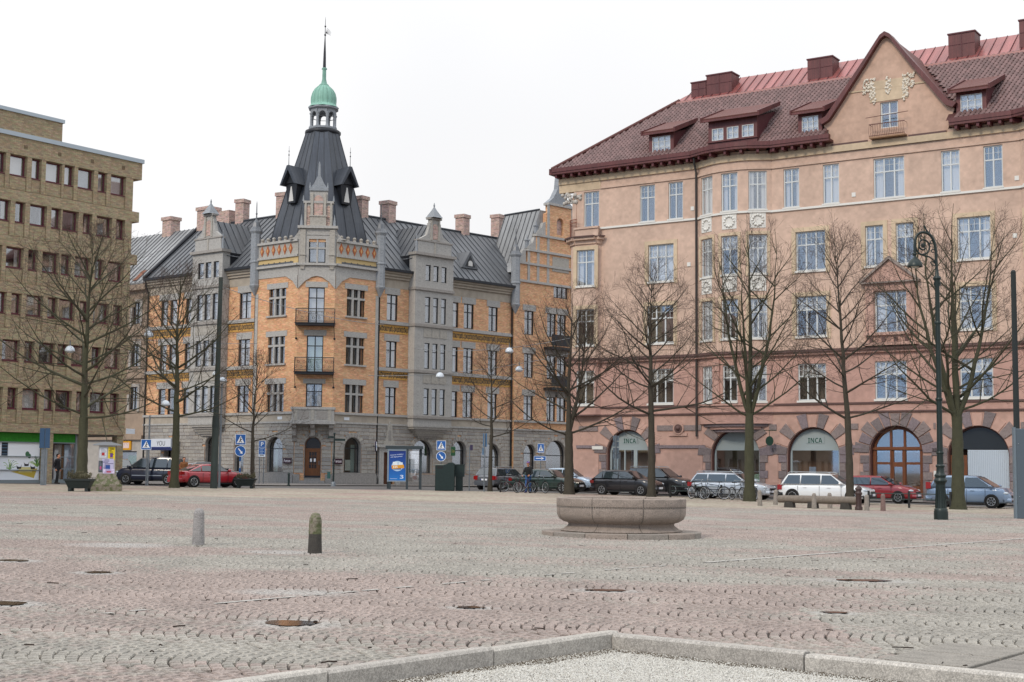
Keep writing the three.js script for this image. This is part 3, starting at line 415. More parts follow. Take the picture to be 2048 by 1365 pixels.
  // plinth, bands, strings, friezes
  const fz = canvasTex(1024, 160, (x, w, h) => { x.fillStyle = '#c3944a'; x.fillRect(0, 0, w, h); x.strokeStyle = '#2c2a26'; x.fillStyle = '#2c2a26'; x.lineCap = 'round'; const r = rng(4); for (let k = 0; k < 12; k++) { const cx = 43 + k * 85.3, cy = h / 2; x.lineWidth = 13; x.beginPath(); x.arc(cx, cy, 36, k % 2 ? 0.6 : 3.7, k % 2 ? 5.6 : 8.7); x.stroke(); x.lineWidth = 9; x.beginPath(); x.arc(cx, cy, 17, 0, 6.3); x.stroke(); x.beginPath(); x.arc(cx, cy, 6, 0, 6.3); x.fill(); for (let j = 0; j < 7; j++) { const a = r() * 6.28; x.lineWidth = 9; x.beginPath(); x.moveTo(cx + 36 * Math.cos(a), cy + 36 * Math.sin(a)); x.quadraticCurveTo(cx + 50 * Math.cos(a + 0.4), cy + 50 * Math.sin(a + 0.4), cx + 44 * Math.cos(a + 0.9), cy + 60 * Math.sin(a + 0.9)); x.stroke(); } } });
  fz.wrapS = fz.wrapT = THREE.RepeatWrapping; const friezeM = std(0xffffff, { map: fz, roughness: 0.7 });
  const friezeAt = (P, a, b, y) => { const g = new THREE.BoxGeometry(b - a, 0.64, 0.04); const u = g.attributes.uv; for (let k = 0; k < u.count; k++) u.setX(k, u.getX(k) * Math.max(1, Math.round((b - a) / 3.4 * 2) / 2)); const o = part(B, 'painted_frieze', g, friezeM, P.at((a + b) / 2, y, -0.205)); };
  for (const y of [12.15, 8.55]) { friezeAt(YL, -18.3, -11.8, y); friezeAt(YL, -8.05, -5.0, y); friezeAt(YR, 4.4, 7.45, y); friezeAt(YR, 11.6, 19.05, y); }
  const bands = (P, s0, s1, o, wing) => {
    part(B, 'plinth', new GB().box(s0, s1, -0.5, 0.8, o, o + 0.16).box(s0, s1, 0.8, 0.94, o, o + 0.1), M.stone, P.m);
    part(B, 'stone_band', new GB().box(s0, s1, 4.78, 5.32, o, o + 0.06), M.render, P.m);
    part(B, 'string_course', new GB().box(s0, s1, 4.64, 4.78, o, o + 0.13).box(s0, s1, 5.32, 5.5, o, o + 0.17), M.trim, P.m);
    if (wing) { for (const y of [9.0, 12.65]) part(B, 'string_course', new GB().box(s0, s1, y - 0.14, y + 0.06, o, o + 0.15).box(s0, s1, y + 0.06, y + 0.14, o, o + 0.09), M.trim, P.m); part(B, 'render_band', new GB().box(s0, s1, 15.4, 16.1, o, o + 0.025), M.render, P.m); part(B, 'eaves_moulding', new GB().box(s0, s1, 16.1, 16.3, o, o + 0.16).box(s0, s1, 16.3, 16.5, o, o + 0.28).box(s0, s1, 16.5, 16.64, o, o + 0.42), M.render, P.m); part(B, 'gutter', new GB().box(s0, s1, 16.64, 16.84, o, o + 0.58), M.darkMetal, P.m); }
  };
  // door recess is cut into the plinth of the right wing by splitting the run
  bands(YL, -18.38, -4.76, -0.22, 1); bands(YL, -4.74, 0, 0, 0); bands(YR, 0, 4.24, 0, 0);
  part(B, 'plinth', new GB().box(-0.05, 0.44, -0.5, 0.85, 0, 0.17).box(2.32, 2.82, -0.5, 0.85, 0, 0.17), M.stone, CEN.m); part(B, 'stone_band', new GB().box(0, W3, 4.78, 5.32, 0, 0.05), M.render, CEN.m);
  part(B, 'plinth', new GB().box(4.28, 4.62, -0.5, 0.9, -0.22, -0.05).box(6.75, 19.08, -0.5, 0.9, -0.22, -0.05), M.stone, YR.m);
  { const o = -0.22, P = YR, s0 = 4.28, s1 = 19.08; part(B, 'stone_band', new GB().box(s0, s1, 4.78, 5.32, o, o + 0.06), M.render, P.m); part(B, 'string_course', new GB().box(s0, s1, 4.64, 4.78, o, o + 0.13).box(s0, s1, 5.32, 5.5, o, o + 0.17), M.trim, P.m); for (const y of [9.0, 12.65]) part(B, 'string_course', new GB().box(s0, s1, y - 0.14, y + 0.06, o, o + 0.15).box(s0, s1, y + 0.06, y + 0.14, o, o + 0.09), M.trim, P.m); part(B, 'render_band', new GB().box(s0, s1, 15.4, 16.1, o, o + 0.025), M.render, P.m); part(B, 'eaves_moulding', new GB().box(s0, s1, 16.1, 16.3, o, o + 0.16).box(s0, s1, 16.3, 16.5, o, o + 0.28).box(s0, s1, 16.5, 16.64, o, o + 0.42), M.render, P.m); part(B, 'gutter', new GB().box(s0, s1, 16.64, 16.84, o, o + 0.58), M.darkMetal, P.m); }
  part(B, 'plinth', new GB().box(19.12, 29, -0.5, 0.9, 0.05, 0.2), M.stone, YR.m); part(B, 'string_course', new GB().box(19.12, 29, 4.64, 4.78, 0.05, 0.2).box(19.12, 29, 5.32, 5.5, 0.05, 0.22), M.trim, YR.m);
  { // side entrance
    const wd = tiled(0x6b3c1e, TX.wood, null, 0, { roughness: 0.55 }), G = pgroup(B, 'side_door', YR.at(5.1, -0.2, -0.45)); const g = new GB().box(0, 1.2, 0, 2.75, -0.06, 0); part(G, 'door_leaf', g, wd); for (const x of [0.1, 0.66]) for (const y of [0.25, 1.0, 1.85]) part(G, 'door_panel', new GB().box(x, x + 0.44, y, y + 0.6, 0, 0.03), wd);
    part(B, 'door_surround', new GB().box(4.62, 5.08, -0.4, 2.95, -0.2, -0.02).box(6.32, 6.74, -0.4, 2.95, -0.2, -0.02).box(5.08, 6.32, 2.58, 2.95, -0.2, -0.02).box(4.4, 6.95, 2.95, 3.15, -0.2, 0.14), M.trim, YR.m);
    part(B, 'niche', new GB().poly([[5.1, 3.16], [6.25, 3.16], [6.0, 3.8], [5.92, 4.6], [5.7, 5.0], [5.45, 4.6], [5.38, 3.8]], -0.2, -0.08), M.stoneB[2], YR.m); part(B, 'niche_opening', new GB().ext(new THREE.Shape(archPath(5.55, 5.83, 3.45, 4.3).getPoints(6)), -0.1, -0.07), M.stone, YR.m);
  }
  // corner block crown: cornice, yellow band, lozenges, parapet
  for (const [P, a, b, sg] of [[YL, -4.75, 0, -1], [YR, 0, 4.25, 1]]) {
    part(B, 'frieze_wall', new GB().box(a, b, 15.75, 16.5, 0, 0.05), M.trim, P.m); part(B, 'cornice', new GB().box(a, b, 16.5, 16.68, 0, 0.24).box(a, b, 17.18, 17.36, 0, 0.2).box(a, b, 18.32, 18.5, 0, 0.22), M.trim, P.m);
    part(B, 'yellow_band', new GB().box(a, b, 16.68, 17.18, 0, 0.09), std(0xc6ad7a), P.m); part(B, 'parapet_panel', new GB().box(a, b, 17.36, 18.32, 0, 0.09), M.stoneB[2], P.m);
    for (let k = 0; k < 6; k++) { const c = a + (sg < 0 ? 0.75 : 0.42) + k * 0.64; const z = new GB().poly([[c - 0.2, 17.84], [c, 17.42], [c + 0.2, 17.84], [c, 18.26]], 0.09, 0.13); part(B, 'lozenge', z, std(0xa65f3c), P.m); part(B, 'lozenge_boss', new GB().poly([[c - 0.08, 17.84], [c, 17.66], [c + 0.08, 17.84], [c, 18.02]], 0.13, 0.16), std(0xc79a68), P.m); part(B, 'merlon', new GB().cyl(c, 0.08, 18.5, 18.62, 0.12, 0.12, 8).sph(c, 18.72, 0.08, 0.15, 8, 0.9), M.stoneB[2], P.m); }
    // pointed corbel arches under the cornice
    const cs = sg < 0 ? -2.3 : 2.1, e = sg < 0 ? 0 : 0; const sh = new THREE.Shape(); const x0 = a + 0.02, x1 = b - 0.02; sh.moveTo(x0, 15.75); sh.lineTo(x0, 15.3); sh.quadraticCurveTo(cs, 16.25, x1, 15.3); sh.lineTo(x1, 15.75); sh.lineTo(x0, 15.75);
    part(B, 'corbel_arch', new GB().poly(sg < 0 ? [[-1.3, 15.75], [-0.55, 15.35], [-0.02, 14.75], [-0.02, 15.75]] : [[0.02, 15.75], [0.02, 14.75], [0.55, 15.35], [1.3, 15.75]], 0, 0.1), M.trim, P.m);
  }
  part(B, 'corbel_arch', new GB().poly([[0, 15.75], [0, 14.75], [0.5, 15.3], [1.0, 15.62], [1.385, 15.7], [1.77, 15.62], [2.27, 15.3], [2.77, 14.75], [2.77, 15.75]], 0, 0.1).box(0, W3, 15.75, 16.5, 0, 0.1), M.trim, CEN.m);
  part(B, 'cornice', new GB().box(-0.1, W3 + 0.1, 16.5, 16.66, 0, 0.26).box(-0.12, W3 + 0.12, 19.3, 19.5, -0.3, 0.3).box(-0.05, W3 + 0.05, 18.8, 18.88, 0, 0.14), M.trim, CEN.m);
  { // stone gable on the chamfer: window storey, niches, pinnacle
    const G = pgroup(B, 'stone_gable', CEN.m);
    const s = new THREE.Shape([[0, 16.66], [W3, 16.66], [W3, 19.3], [0, 19.3]].map(a => new THREE.Vector2(...a))); s.holes.push(rectPath(0.74, 2.0, 16.7, 18.5)); part(G, 'gable_wall', new GB().ext(s, -0.5, 0.1), M.trim);
    for (const x of [0.1, 2.3]) part(G, 'pilaster', new GB().box(x, x + 0.38, 16.4, 19.2, 0.1, 0.2).box(x - 0.04, x + 0.42, 17.25, 17.35, 0.1, 0.25).box(x + 0.05, x + 0.33, 16.2, 16.4, 0.1, 0.18), M.stoneB[2]);
    part(G, 'niche_wall', new GB().box(0.32, 2.45, 19.5, 21.3, -0.5, -0.05).box(0.72, 2.05, 21.3, 22.2, -0.5, 0.02).box(0.25, 2.52, 21.25, 21.42, -0.55, 0.06), M.trim);
    part(G, 'niche_tier', new GB().box(0.78, 1.99, 19.5, 20.2, -0.05, 0.18).box(0.72, 2.05, 20.2, 20.3, -0.05, 0.24).box(0.8, 1.0, 20.3, 22.0, -0.02, 0.12).box(1.77, 1.97, 20.3, 22.0, -0.02, 0.12).box(0.36, 0.5, 19.5, 21.25, -0.05, 0.06).box(2.27, 2.41, 19.5, 21.25, -0.05, 0.06), M.stoneB[2]);
    const nb = new GB().ext(new THREE.Shape(archPath(1.05, 1.72, 20.3, 21.85).getPoints(8)), -0.02, 0.03); part(G, 'niche', nb, M.brickR); part(G, 'niche', new GB().ext(new THREE.Shape(archPath(0.5, 0.78, 19.55, 21.05).getPoints(6)), -0.05, -0.02), M.brickR); part(G, 'niche', new GB().ext(new THREE.Shape(archPath(1.99, 2.27, 19.55, 21.05).getPoints(6)), -0.05, -0.02), M.brickR);
    part(G, 'pinnacle', new GB().box(0.68, 2.09, 22.2, 22.42, -0.55, 0.12).poly([[0.75, 22.42], [2.02, 22.42], [1.75, 22.8], [1.48, 23.4], [1.45, 24.3], [1.385, 24.5], [1.32, 24.3], [1.29, 23.4], [1.02, 22.8]], -0.4, -0.05), M.blueLead);
    for (const x of [0.72, 2.05, 0.25, 2.52]) part(G, 'finial', new GB().cyl(x, -0.05, x > 0.3 && x < 2.5 ? 22.42 : 21.4, x > 0.3 && x < 2.5 ? 22.85 : 21.85, 0.09, 0.02, 6), M.blueLead); for (const x of [0.15, 2.62]) part(G, 'finial', new GB().cyl(x, 0, 19.5, 19.9, 0.13, 0.1, 6).cyl(x, 0, 19.9, 20.4, 0.09, 0.01, 6), M.blueLead);
    for (const s of [-1, 1]) part(G, 'scroll', new GB().poly(s < 0 ? [[0.02, 18.5], [-0.85, 18.5], [-0.4, 18.62], [-0.15, 18.95], [0.02, 19.3]] : [[2.75, 18.5], [3.62, 18.5], [3.17, 18.62], [2.92, 18.95], [2.75, 19.3]], -0.25, -0.05), M.trim);
    windowAt(B, CEN, 0.74, 2.0, 16.7, 18.5, { cols: 2, tr: 0.62, depth: 0.1, fw: 0.09, blind: 0.95, blindMat: M.curtainG });
    part(B, 'mullion', new GB().box(1.31, 1.43, 16.7, 18.5, -0.04, 0.06).box(0.74, 2.0, 17.76, 17.88, -0.03, 0.05), M.trim, CEN.m);
  }
  for (const [P, s] of [[YL, -4.78], [YR, 4.28], [YR, 19.15]]) { // bartizan turrets
    const G = pgroup(B, 'corner_turret', P.at(s, 0, 0.08)); part(G, 'shaft', new GB().lathe([[0.05, 14.5], [0.2, 14.8], [0.4, 15.2], [0.42, 15.3], [0.38, 15.35], [0.38, 17.0], [0.43, 17.05], [0.43, 17.15], [0.38, 17.2], [0.38, 19.3], [0.5, 19.5], [0.5, 19.6]], 8, 0, 0, 0, true), M.blueLead);
    part(G, 'cap', new GB().lathe([[0.5, 19.6], [0.34, 19.85], [0.24, 20.2], [0.05, 20.5], [0.03, 21.7], [0.005, 21.9]], 8, 0, 0, 0, true).sph(0, 20.9, 0, 0.08, 8), M.roofD);
  }
  // oriels with gables
  for (const [P, [a, b], side] of [[YL, oriel.l, 0], [YR, oriel.r, 1]]) {
    const G = pgroup(B, 'oriel', P.m), d = 0.55, w = b - a, m = (a + b) / 2; const o0 = -0.2;
    const xs = side ? [[a + 1.05, a + 1.62], [a + 1.9, a + 2.47], [a + 2.76, a + 3.33]] : [[a + 0.68, a + 1.39], [a + 1.6, a + 2.31], [a + 2.58, a + 3.21]];
    const hs = [[5.55, 7.65], [9.2, 11.25], [12.85, 14.92], [16.2, 17.48]].flatMap(([y0, y1]) => xs.map(([x0, x1]) => rectPath(x0, x1, y0, y1)));
    const s = new THREE.Shape([[a, 4.6], [b, 4.6], [b, 18.2], [a, 18.2]].map(q => new THREE.Vector2(...q))); s.holes.push(...hs);
    part(G, 'oriel_front', new GB().ext(s, d - 0.3, d), M.trim); part(G, 'oriel_side', new GB().box(a, a + 0.3, 4.6, 18.2, o0, d - 0.3).box(b - 0.3, b, 4.6, 18.2, o0, d - 0.3), M.trim);
    for (const y of [5.4, 9.0, 12.65, 15.55]) part(G, 'moulding', new GB().box(a - 0.08, b + 0.08, y - 0.14, y + 0.08, o0, d + 0.12), M.stoneB[1]);
    part(G, 'moulding', new GB().box(a - 0.14, b + 0.14, 18.2, 18.42, o0, d + 0.2), M.stoneB[1]);
    for (const y of [8.05, 11.7]) for (const [x0, x1] of xs) part(G, 'carved_panel', new GB().box(x0 - 0.1, x1 + 0.1, y, y + 0.7, d, d + 0.03), M.stoneB[2]);
    for (let k = 0; k < 5; k++) part(G, 'corbel', new GB().box(a + 0.1 + k * 0.22, b - 0.1 - k * 0.22, 4.6 - (k + 1) * 0.17, 4.6 - k * 0.17, o0, d - 0.06 - k * 0.12), M.stoneB[k % 3]);
    for (const [y0, y1, fl] of [[5.55, 7.65, 0], [9.2, 11.25, 1], [12.85, 14.92, 2], [16.2, 17.48, 3]]) for (const [x0, x1] of xs) windowAt(B, { at: (q, y, z, r) => P.at(q, y, z + d, r) }, x0, x1, y0, y1, { cols: 1, tr: fl < 3 ? 0.66 : 0, room: 0.5, depth: 0.12, fw: 0.055, ...(side ? { drapes: 0.25, blindMat: M.curtainG } : { blind: 0.96 }) });
    // stepped gable with niche
    part(G, 'gable', new GB().box(a + 0.25, b - 0.25, 18.42, 19.35, d - 0.35, d).poly([[a + 0.35, 19.47], [b - 0.35, 19.47], [m + 0.85, 19.9], [m + 0.62, 20.6], [m + 0.6, 20.9], [m + 0.5, 20.9], [m + 0.5, 21.2], [m - 0.5, 21.2], [m - 0.5, 20.9], [m - 0.6, 20.9], [m - 0.62, 20.6], [m - 0.85, 19.9]], d - 0.33, d - 0.02), M.trim);
    part(G, 'moulding', new GB().box(a + 0.15, b - 0.15, 19.35, 19.47, d - 0.38, d + 0.06).box(m - 0.62, m + 0.62, 21.2, 21.36, d - 0.45, d + 0.1), M.stoneB[1]);
    part(G, 'niche', new GB().ext(new THREE.Shape(archPath(m - 0.26, m + 0.26, 19.6, 20.85).getPoints(8)), d - 0.03, d + 0.01), M.brickR);
    part(G, 'pilaster', new GB().box(m - 0.48, m - 0.3, 19.5, 21.2, d - 0.03, d + 0.05).box(m + 0.3, m + 0.48, 19.5, 21.2, d - 0.03, d + 0.05).box(m - 0.08, m + 0.08, 18.45, 19.33, d, d + 0.04), M.stoneB[2]);
    part(G, 'spire', new GB().lathe([[0.72, 0], [0.62, 0.1], [0.3, 0.52], [0.1, 0.8], [0.04, 0.92], [0.08, 0.98], [0.01, 1.25]], 4, 0, 0, 0, true, T(m, 21.36, d - 0.18, Math.PI / 4)), M.blueLead);
    for (const x of [a + 0.2, b - 0.2]) part(G, 'finial', new GB().cyl(x, d - 0.15, 18.42, 19.2, 0.14, 0.12, 6).cyl(x, d - 0.15, 19.2, 19.95, 0.1, 0.01, 6), M.blueLead);
    // cross roof behind the gable
    part(G, 'oriel_roof', new GB().add(prismZ(a - 0.05, b + 0.05, 17.9, 20.9, -5, d - 0.4)), M.roofD); part(G, 'cheek', new GB().box(a, a + 0.25, 16.5, 18.2, -2.5, o0).box(b - 0.25, b, 16.5, 18.2, -2.5, o0), M.darkMetal);
    for (const sx of [-1, 1]) for (let k = 0; k < 7; k++) { const z = d - 0.9 - k * 0.62; part(G, 'seam', new GB().rod(V(m + sx * (w / 2 + 0.05), 17.92, z), V(m + sx * 0.02, 20.92, z), 0.03, 4), M.seam); }
  }
  // main roofs: slopes with standing seams
  const roofAt = (P, s0, s1, o) => {
    const e = 0.36 + o, yE = 16.8, yR = 21.9, zR = -5.4; const sh = new THREE.Shape([[e, yE], [zR, yR], [-11, 16.8], [-11, 16.6], [zR, yR - 0.3], [e, yE - 0.12]].map(a => new THREE.Vector2(...a)));
    part(B, 'roof', new GB().ext(sh, -s1, -s0, new THREE.Matrix4().makeRotationY(-Math.PI / 2)), M.roofD, P.m);
    for (let s = s0 + 0.3; s < s1; s += 0.62) part(B, 'roof_seam', new GB().rod(V(s, yE + 0.03, e), V(s, yR + 0.03, zR), 0.035, 4), M.seam, P.m);
    part(B, 'ridge_cap', new GB().rod(V(s0, yR + 0.04, zR), V(s1, yR + 0.04, zR), 0.1, 6), M.seam, P.m);
  };
  function prismZ(x0, x1, yb, yt, z0, z1) { const m = (x0 + x1) / 2; return new GB().poly([[x0, yb], [x1, yb], [m, yt]], z0, z1).geo(); }
  roofAt(YL, -18.4, -0.5, -0.22); roofAt(YR, 0.5, 19.3, -0.22);
  { const sh = new THREE.Shape([[-0.62, 17.5], [-5.4, 21.9], [-11, 16.8], [-11, 16.6], [-5.4, 21.6], [-0.62, 17.3]].map(a => new THREE.Vector2(...a))); part(B, 'roof', new GB().ext(sh, -24.5, -19.32, new THREE.Matrix4().makeRotationY(-Math.PI / 2)), M.roofD, YR.m); for (let s = 19.6; s < 24.4; s += 0.62) part(B, 'roof_seam', new GB().rod(V(s, 17.53, -0.62), V(s, 21.93, -5.4), 0.035, 4), M.seam, YR.m); part(B, 'ridge_cap', new GB().rod(V(19.32, 21.94, -5.4), V(24.5, 21.94, -5.4), 0.1, 6), M.seam, YR.m); }
  part(B, 'roof_verge', new GB().rod(V(-18.45, 16.9, 0.2), V(-18.45, 22.0, -5.4), 0.16, 6), M.darkMetal, YL.m);
  for (const [P, s, y] of [[YL, -13.0, 18.2], [YR, 14.9, 18.3]]) { const G = pgroup(B, 'roof_dormer', P.at(s, y, -1.2)); part(G, 'dormer_roof', new GB().poly([[-0.95, -0.3], [0.95, -0.3], [0, 1.15]], -1.6, 0.15), M.roofD); part(G, 'dormer_window', new GB().poly([[-0.55, -0.15], [0.55, -0.15], [0, 0.8]], 0.15, 0.18), M.frameK); part(G, 'pane', new GB().ext(new THREE.Shape(archPath(-0.24, 0.24, -0.1, 0.35).getPoints(6)), 0.19, 0.2), M.curtain); }
  // the stepped dutch gable of the right end and its high roof
  {
    const G = pgroup(B, 'dutch_gable', YR.at(0, 0, 0.05)); const c = 24.7; const st = [[19.2, 17.4], [19.2, 18.9], [20.5, 18.9], [20.7, 19.6], [20.7, 20.1], [21.7, 20.1], [21.7, 21.5], [22.9, 21.5], [22.9, 23.6], [23.3, 23.8], [23.3, 24.5]];
    const pts = [...st, ...st.slice().reverse().map(([x, y]) => [2 * c - x, y])]; const sh = new THREE.Shape(pts.map(a => new THREE.Vector2(...a))); sh.holes.push(archPath(24.25, 25.1, 21.9, 23.4));
    part(G, 'gable_wall', new GB().ext(sh, -0.5, 0), M.brickY); part(G, 'niche', new GB().box(24.2, 25.15, 21.85, 23.45, -0.3, -0.25), M.brickR);
    for (const [y, x0] of [[17.4, 19.15], [18.95, 19.15], [20.15, 20.6], [21.55, 21.6], [24.5, 23.1]]) part(G, 'string_course', new GB().box(x0, 2 * c - x0, y - 0.1, y + 0.1, -0.55, 0.12), M.trim);
    for (const x of [20.75, 21.9, 23.15, 26.25, 27.5]) part(G, 'pilaster', new GB().box(x - 0.14, x + 0.14, x < 21 || x > 28 ? 17.5 : 17.5, x < 21 ? 20 : x < 22 || x > 27 ? 21.4 : 24.4, 0, 0.05), M.trim);
    for (const [x, y] of [[19.85, 18.95], [21.2, 20.2], [22.3, 21.6], [27.1, 21.6], [28.2, 20.2]]) { part(G, 'scroll', new GB().poly([[x - 0.62, y + 0.1], [x + 0.62, y + 0.1], [x + 0.62, y + 1.25], [x + 0.3, y + 1.15], [x + 0.1, y + 0.65], [x - 0.3, y + 0.45]].map(q => x > c ? [2 * x - q[0], q[1]] : q).slice(), -0.4, -0.06), M.trim); part(G, 'finial', new GB().box(x - 0.6, x - 0.32, y + 0.1, y + 0.75, -0.35, -0.1).box(x - 0.66, x - 0.26, y + 0.75, y + 0.85, -0.4, -0.05).cyl(x - 0.46, -0.22, y + 0.85, y + 1.35, 0.08, 0.01, 6), M.blueLead); }
    part(G, 'pediment', new GB().poly([[23.1, 24.6], [26.3, 24.6], [25.6, 25.1], [25.05, 26.0], [24.95, 26.9], [24.7, 27.4], [24.45, 26.9], [24.35, 26.0], [23.8, 25.1]], -0.5, 0), M.blueLead); part(G, 'finial', new GB().cyl(24.7, -0.25, 27.4, 28.2, 0.12, 0.02, 6), M.blueLead);
    part(G, 'carved_panel', new GB().box(23.7, 25.8, 18.6, 19.9, 0, 0.04), M.stoneB[2]); part(G, 'balcony', new GB().box(22.7, 26.7, 11.7, 11.9, 0, 1.0).box(22.7, 26.7, 12.0, 12.95, 0.94, 1.0).box(22.7, 26.7, 8.2, 8.4, 0, 1.0).box(22.7, 26.7, 8.5, 9.4, 0.94, 1.0), M.darkMetal);
    windowAt(B, { at: (q, y, z, r) => YR.at(q, y, z + 0.05, r) }, 23.9, 25.7, 16.3, 17.39, { cols: 3, tr: 0, depth: 0.14 });
    part(B, 'roof', new GB().poly([[19.6, 18.2], [20.6, 19.2], [22.5, 23.9], [26.9, 23.9], [30.4, 18.4]], -4.7, -0.35), M.roofL, YR.m);
    for (let z = -4.6; z < -0.5; z += 0.55) part(B, 'roof_seam', new GB().rod(V(20.58, 19.2, z), V(22.48, 23.92, z), 0.032, 4), M.seam, YR.m); part(B, 'ridge_cap', new GB().rod(V(22.5, 23.95, -4.7), V(22.5, 23.95, -0.4), 0.09, 6), M.seam, YR.m);
  }
  // chimneys
  for (const [P, s, z, y0, y1, w] of [[YL, -13.1, -5.6, 21.2, 23.8, 0.85], [YL, -8.05, -5.6, 21.2, 23.8, 0.85], [YR, 6.85, -5.6, 21.2, 23.5, 0.85], [YR, 9.7, -5.6, 21.2, 23.5, 0.95], [YR, 18.2, -5.6, 21.2, 23.5, 0.9], [YR, 23.4, -6.5, 21.2, 24.3, 0.9]]) { const G = pgroup(B, 'chimney', P.at(s, 0, z, 0.2)); part(G, 'stack', new GB().box(-w / 2, w / 2, y0, y1 - 0.3, -w / 2, w / 2).box(-w / 2 - 0.08, w / 2 + 0.08, y1 - 0.3, y1, -w / 2 - 0.08, w / 2 + 0.08), M.brickR); part(G, 'flashing', new GB().box(-w / 2 - 0.06, w / 2 + 0.06, y0 - 0.6, y0 + 0.35, -w / 2 - 0.06, w / 2 + 0.06), M.roofD); }
  { const G = pgroup(B, 'chimney', YL.at(-17.4, 0, -5.6)); part(G, 'stack', new GB().box(-0.9, 0.7, 20.2, 23.5, -0.6, 0.6).box(0.7, 3.2, 21, 23.0, -0.5, 0.5).box(-1.0, 0.8, 23.3, 23.6, -0.7, 0.7), M.brickR); }
  // tower
  {
    const TW = CEN.at(1.25, 0, -4.6, Math.PI / 8), G = pgroup(B, 'tower_roof', TW); const k8 = 1 / Math.cos(Math.PI / 8);
    const prof = [[4.05, 17.0], [3.75, 18.6], [3.35, 20.3], [2.6, 23.0], [1.85, 25.6], [1.28, 27.6]];
    part(G, 'cone', new GB().lathe(prof.map(([r, y]) => [r * k8, y]), 8, 0, 0, 0, true), M.towerRoof);
    for (let f = 0; f < 8; f++) for (let k = 0; k < 3; k++) { const pts = prof.map(([r, y]) => { const a = f * Math.PI / 4, b = a + Math.PI / 4, q = k / 3, R = r * k8; return V(lerp(Math.sin(a), Math.sin(b), q) * R * 1.004, y, lerp(Math.cos(a), Math.cos(b), q) * R * 1.004); }); part(G, 'seam', new GB().tube(pts, 0.028, 4), M.seam); }
    part(G, 'top_ring', new GB().lathe([[1.3, 27.5], [1.42, 27.62], [1.42, 27.82], [1.2, 27.95], [0.2, 27.95]], 16), M.darkMetal);
    const L = pgroup(B, 'lantern', TW); part(L, 'base_ring', new GB().lathe([[1.18, 27.95], [1.18, 28.12], [0.95, 28.15], [0.1, 28.15]], 8, 0, 0, 0, true), M.blueLead);
    for (let k = 0; k < 8; k++) { const a = k * Math.PI / 4, x = Math.sin(a) * 0.98, z = Math.cos(a) * 0.98; part(L, 'column', new GB().lathe([[0.16, 28.1], [0.13, 28.2], [0.11, 28.3], [0.11, 29.05], [0.16, 29.15], [0.16, 29.25]], 8, x, z), M.blueLead); }
    const w8 = 2 * 0.98 * Math.sin(Math.PI / 8); for (let k = 0; k < 8; k++) { const s = new THREE.Shape([[-w8 / 2, 28.95], [w8 / 2, 28.95], [w8 / 2, 29.6], [-w8 / 2, 29.6]].map(q => new THREE.Vector2(...q))); s.holes.push(archPath(-w8 / 2 + 0.12, w8 / 2 - 0.12, 28.96, 29.33)); const m = new THREE.Matrix4().makeRotationY(k * Math.PI / 4 + Math.PI / 8).multiply(T(0, 0, 0.98 * Math.cos(Math.PI / 8) - 0.06)); part(L, 'arcade_arch', new GB().ext(s, 0, 0.14), M.blueLead, m); }
    part(L, 'soffit', new GB().lathe([[0.05, 29.5], [1.05, 29.5], [1.24, 29.62], [1.24, 29.76], [1.05, 29.8]], 8, 0, 0, 0, true), M.blueLead);
    const dome = []; const dp = [[1.22, 29.76], [1.06, 29.92], [0.98, 30.05], [1.0, 30.3], [0.99, 30.6], [0.9, 30.95], [0.72, 31.25], [0.5, 31.45], [0.38, 31.55]];
    const O = pgroup(B, 'onion_dome', TW); part(O, 'dome', new GB().lathe(dp, 16), M.copper); for (let k = 0; k < 16; k++) { const a = k * Math.PI / 8; part(O, 'rib', new GB().tube(dp.slice(2).map(([r, y]) => V(Math.sin(a) * r, y, Math.cos(a) * r)), 0.025, 4), M.copper); }
    part(O, 'neck', new GB().lathe([[0.38, 31.52], [0.4, 31.6], [0.24, 31.75], [0.16, 32.1], [0.15, 32.85], [0.22, 32.9], [0.2, 33.0], [0.13, 33.02]], 12), M.copper);
    part(O, 'needle', new GB().lathe([[0.13, 33.0], [0.1, 34.2], [0.035, 35.6], [0.018, 36.9], [0.005, 37.2]], 8).sph(0, 35.7, 0, 0.09, 8).sph(0, 36.4, 0, 0.08, 8), M.darkMetal);
    const vane = new GB(); for (let k = 0; k < 7; k++) { const a = -0.4 + k * 0.28; vane.rod(V(0.05, 35.85, 0), V(0.05 + Math.cos(a) * 0.42, 35.85 + Math.sin(a) * 0.42, 0), 0.012, 4); } part(O, 'weather_vane', vane, M.darkMetal, T(0, 0, 0, -Math.PI / 8));
    for (const sx of [-1, 1]) { // hooded dormers
      const m = TW.clone().multiply(new THREE.Matrix4().makeRotationY(sx * 0.7 - Math.PI / 8)).multiply(T(0, 0, 0)); const Gd = pgroup(B, 'tower_dormer', m);
      part(Gd, 'cheek', new GB().poly([[-0.42, 21.6], [0.42, 21.6], [0.62, 23.2], [-0.62, 23.2]], 2.0, 3.3), M.darkMetal); part(Gd, 'pane', new GB().poly([[-0.25, 21.75], [0.25, 21.75], [0.05, 22.9], [-0.05, 22.9]], 3.3, 3.33), M.curtain);
      part(Gd, 'hood', new GB().poly([[-0.85, 23.0], [-0.7, 23.0], [0, 24.15], [0.7, 23.0], [0.85, 23.0], [0.12, 24.5], [-0.12, 24.5]], 1.2, 3.75), M.towerRoof); part(Gd, 'hood_infill', new GB().poly([[-0.7, 23.15], [0.7, 23.15], [0, 24.2]], 1.5, 3.4), M.darkMetal);
      part(Gd, 'finial', new GB().cyl(0, 3.65, 24.4, 26.0, 0.03, 0.01, 5).sph(0, 25.3, 3.65, 0.06, 6).sph(0, 25.6, 3.65, 0.05, 6), M.darkMetal);
    }
  }
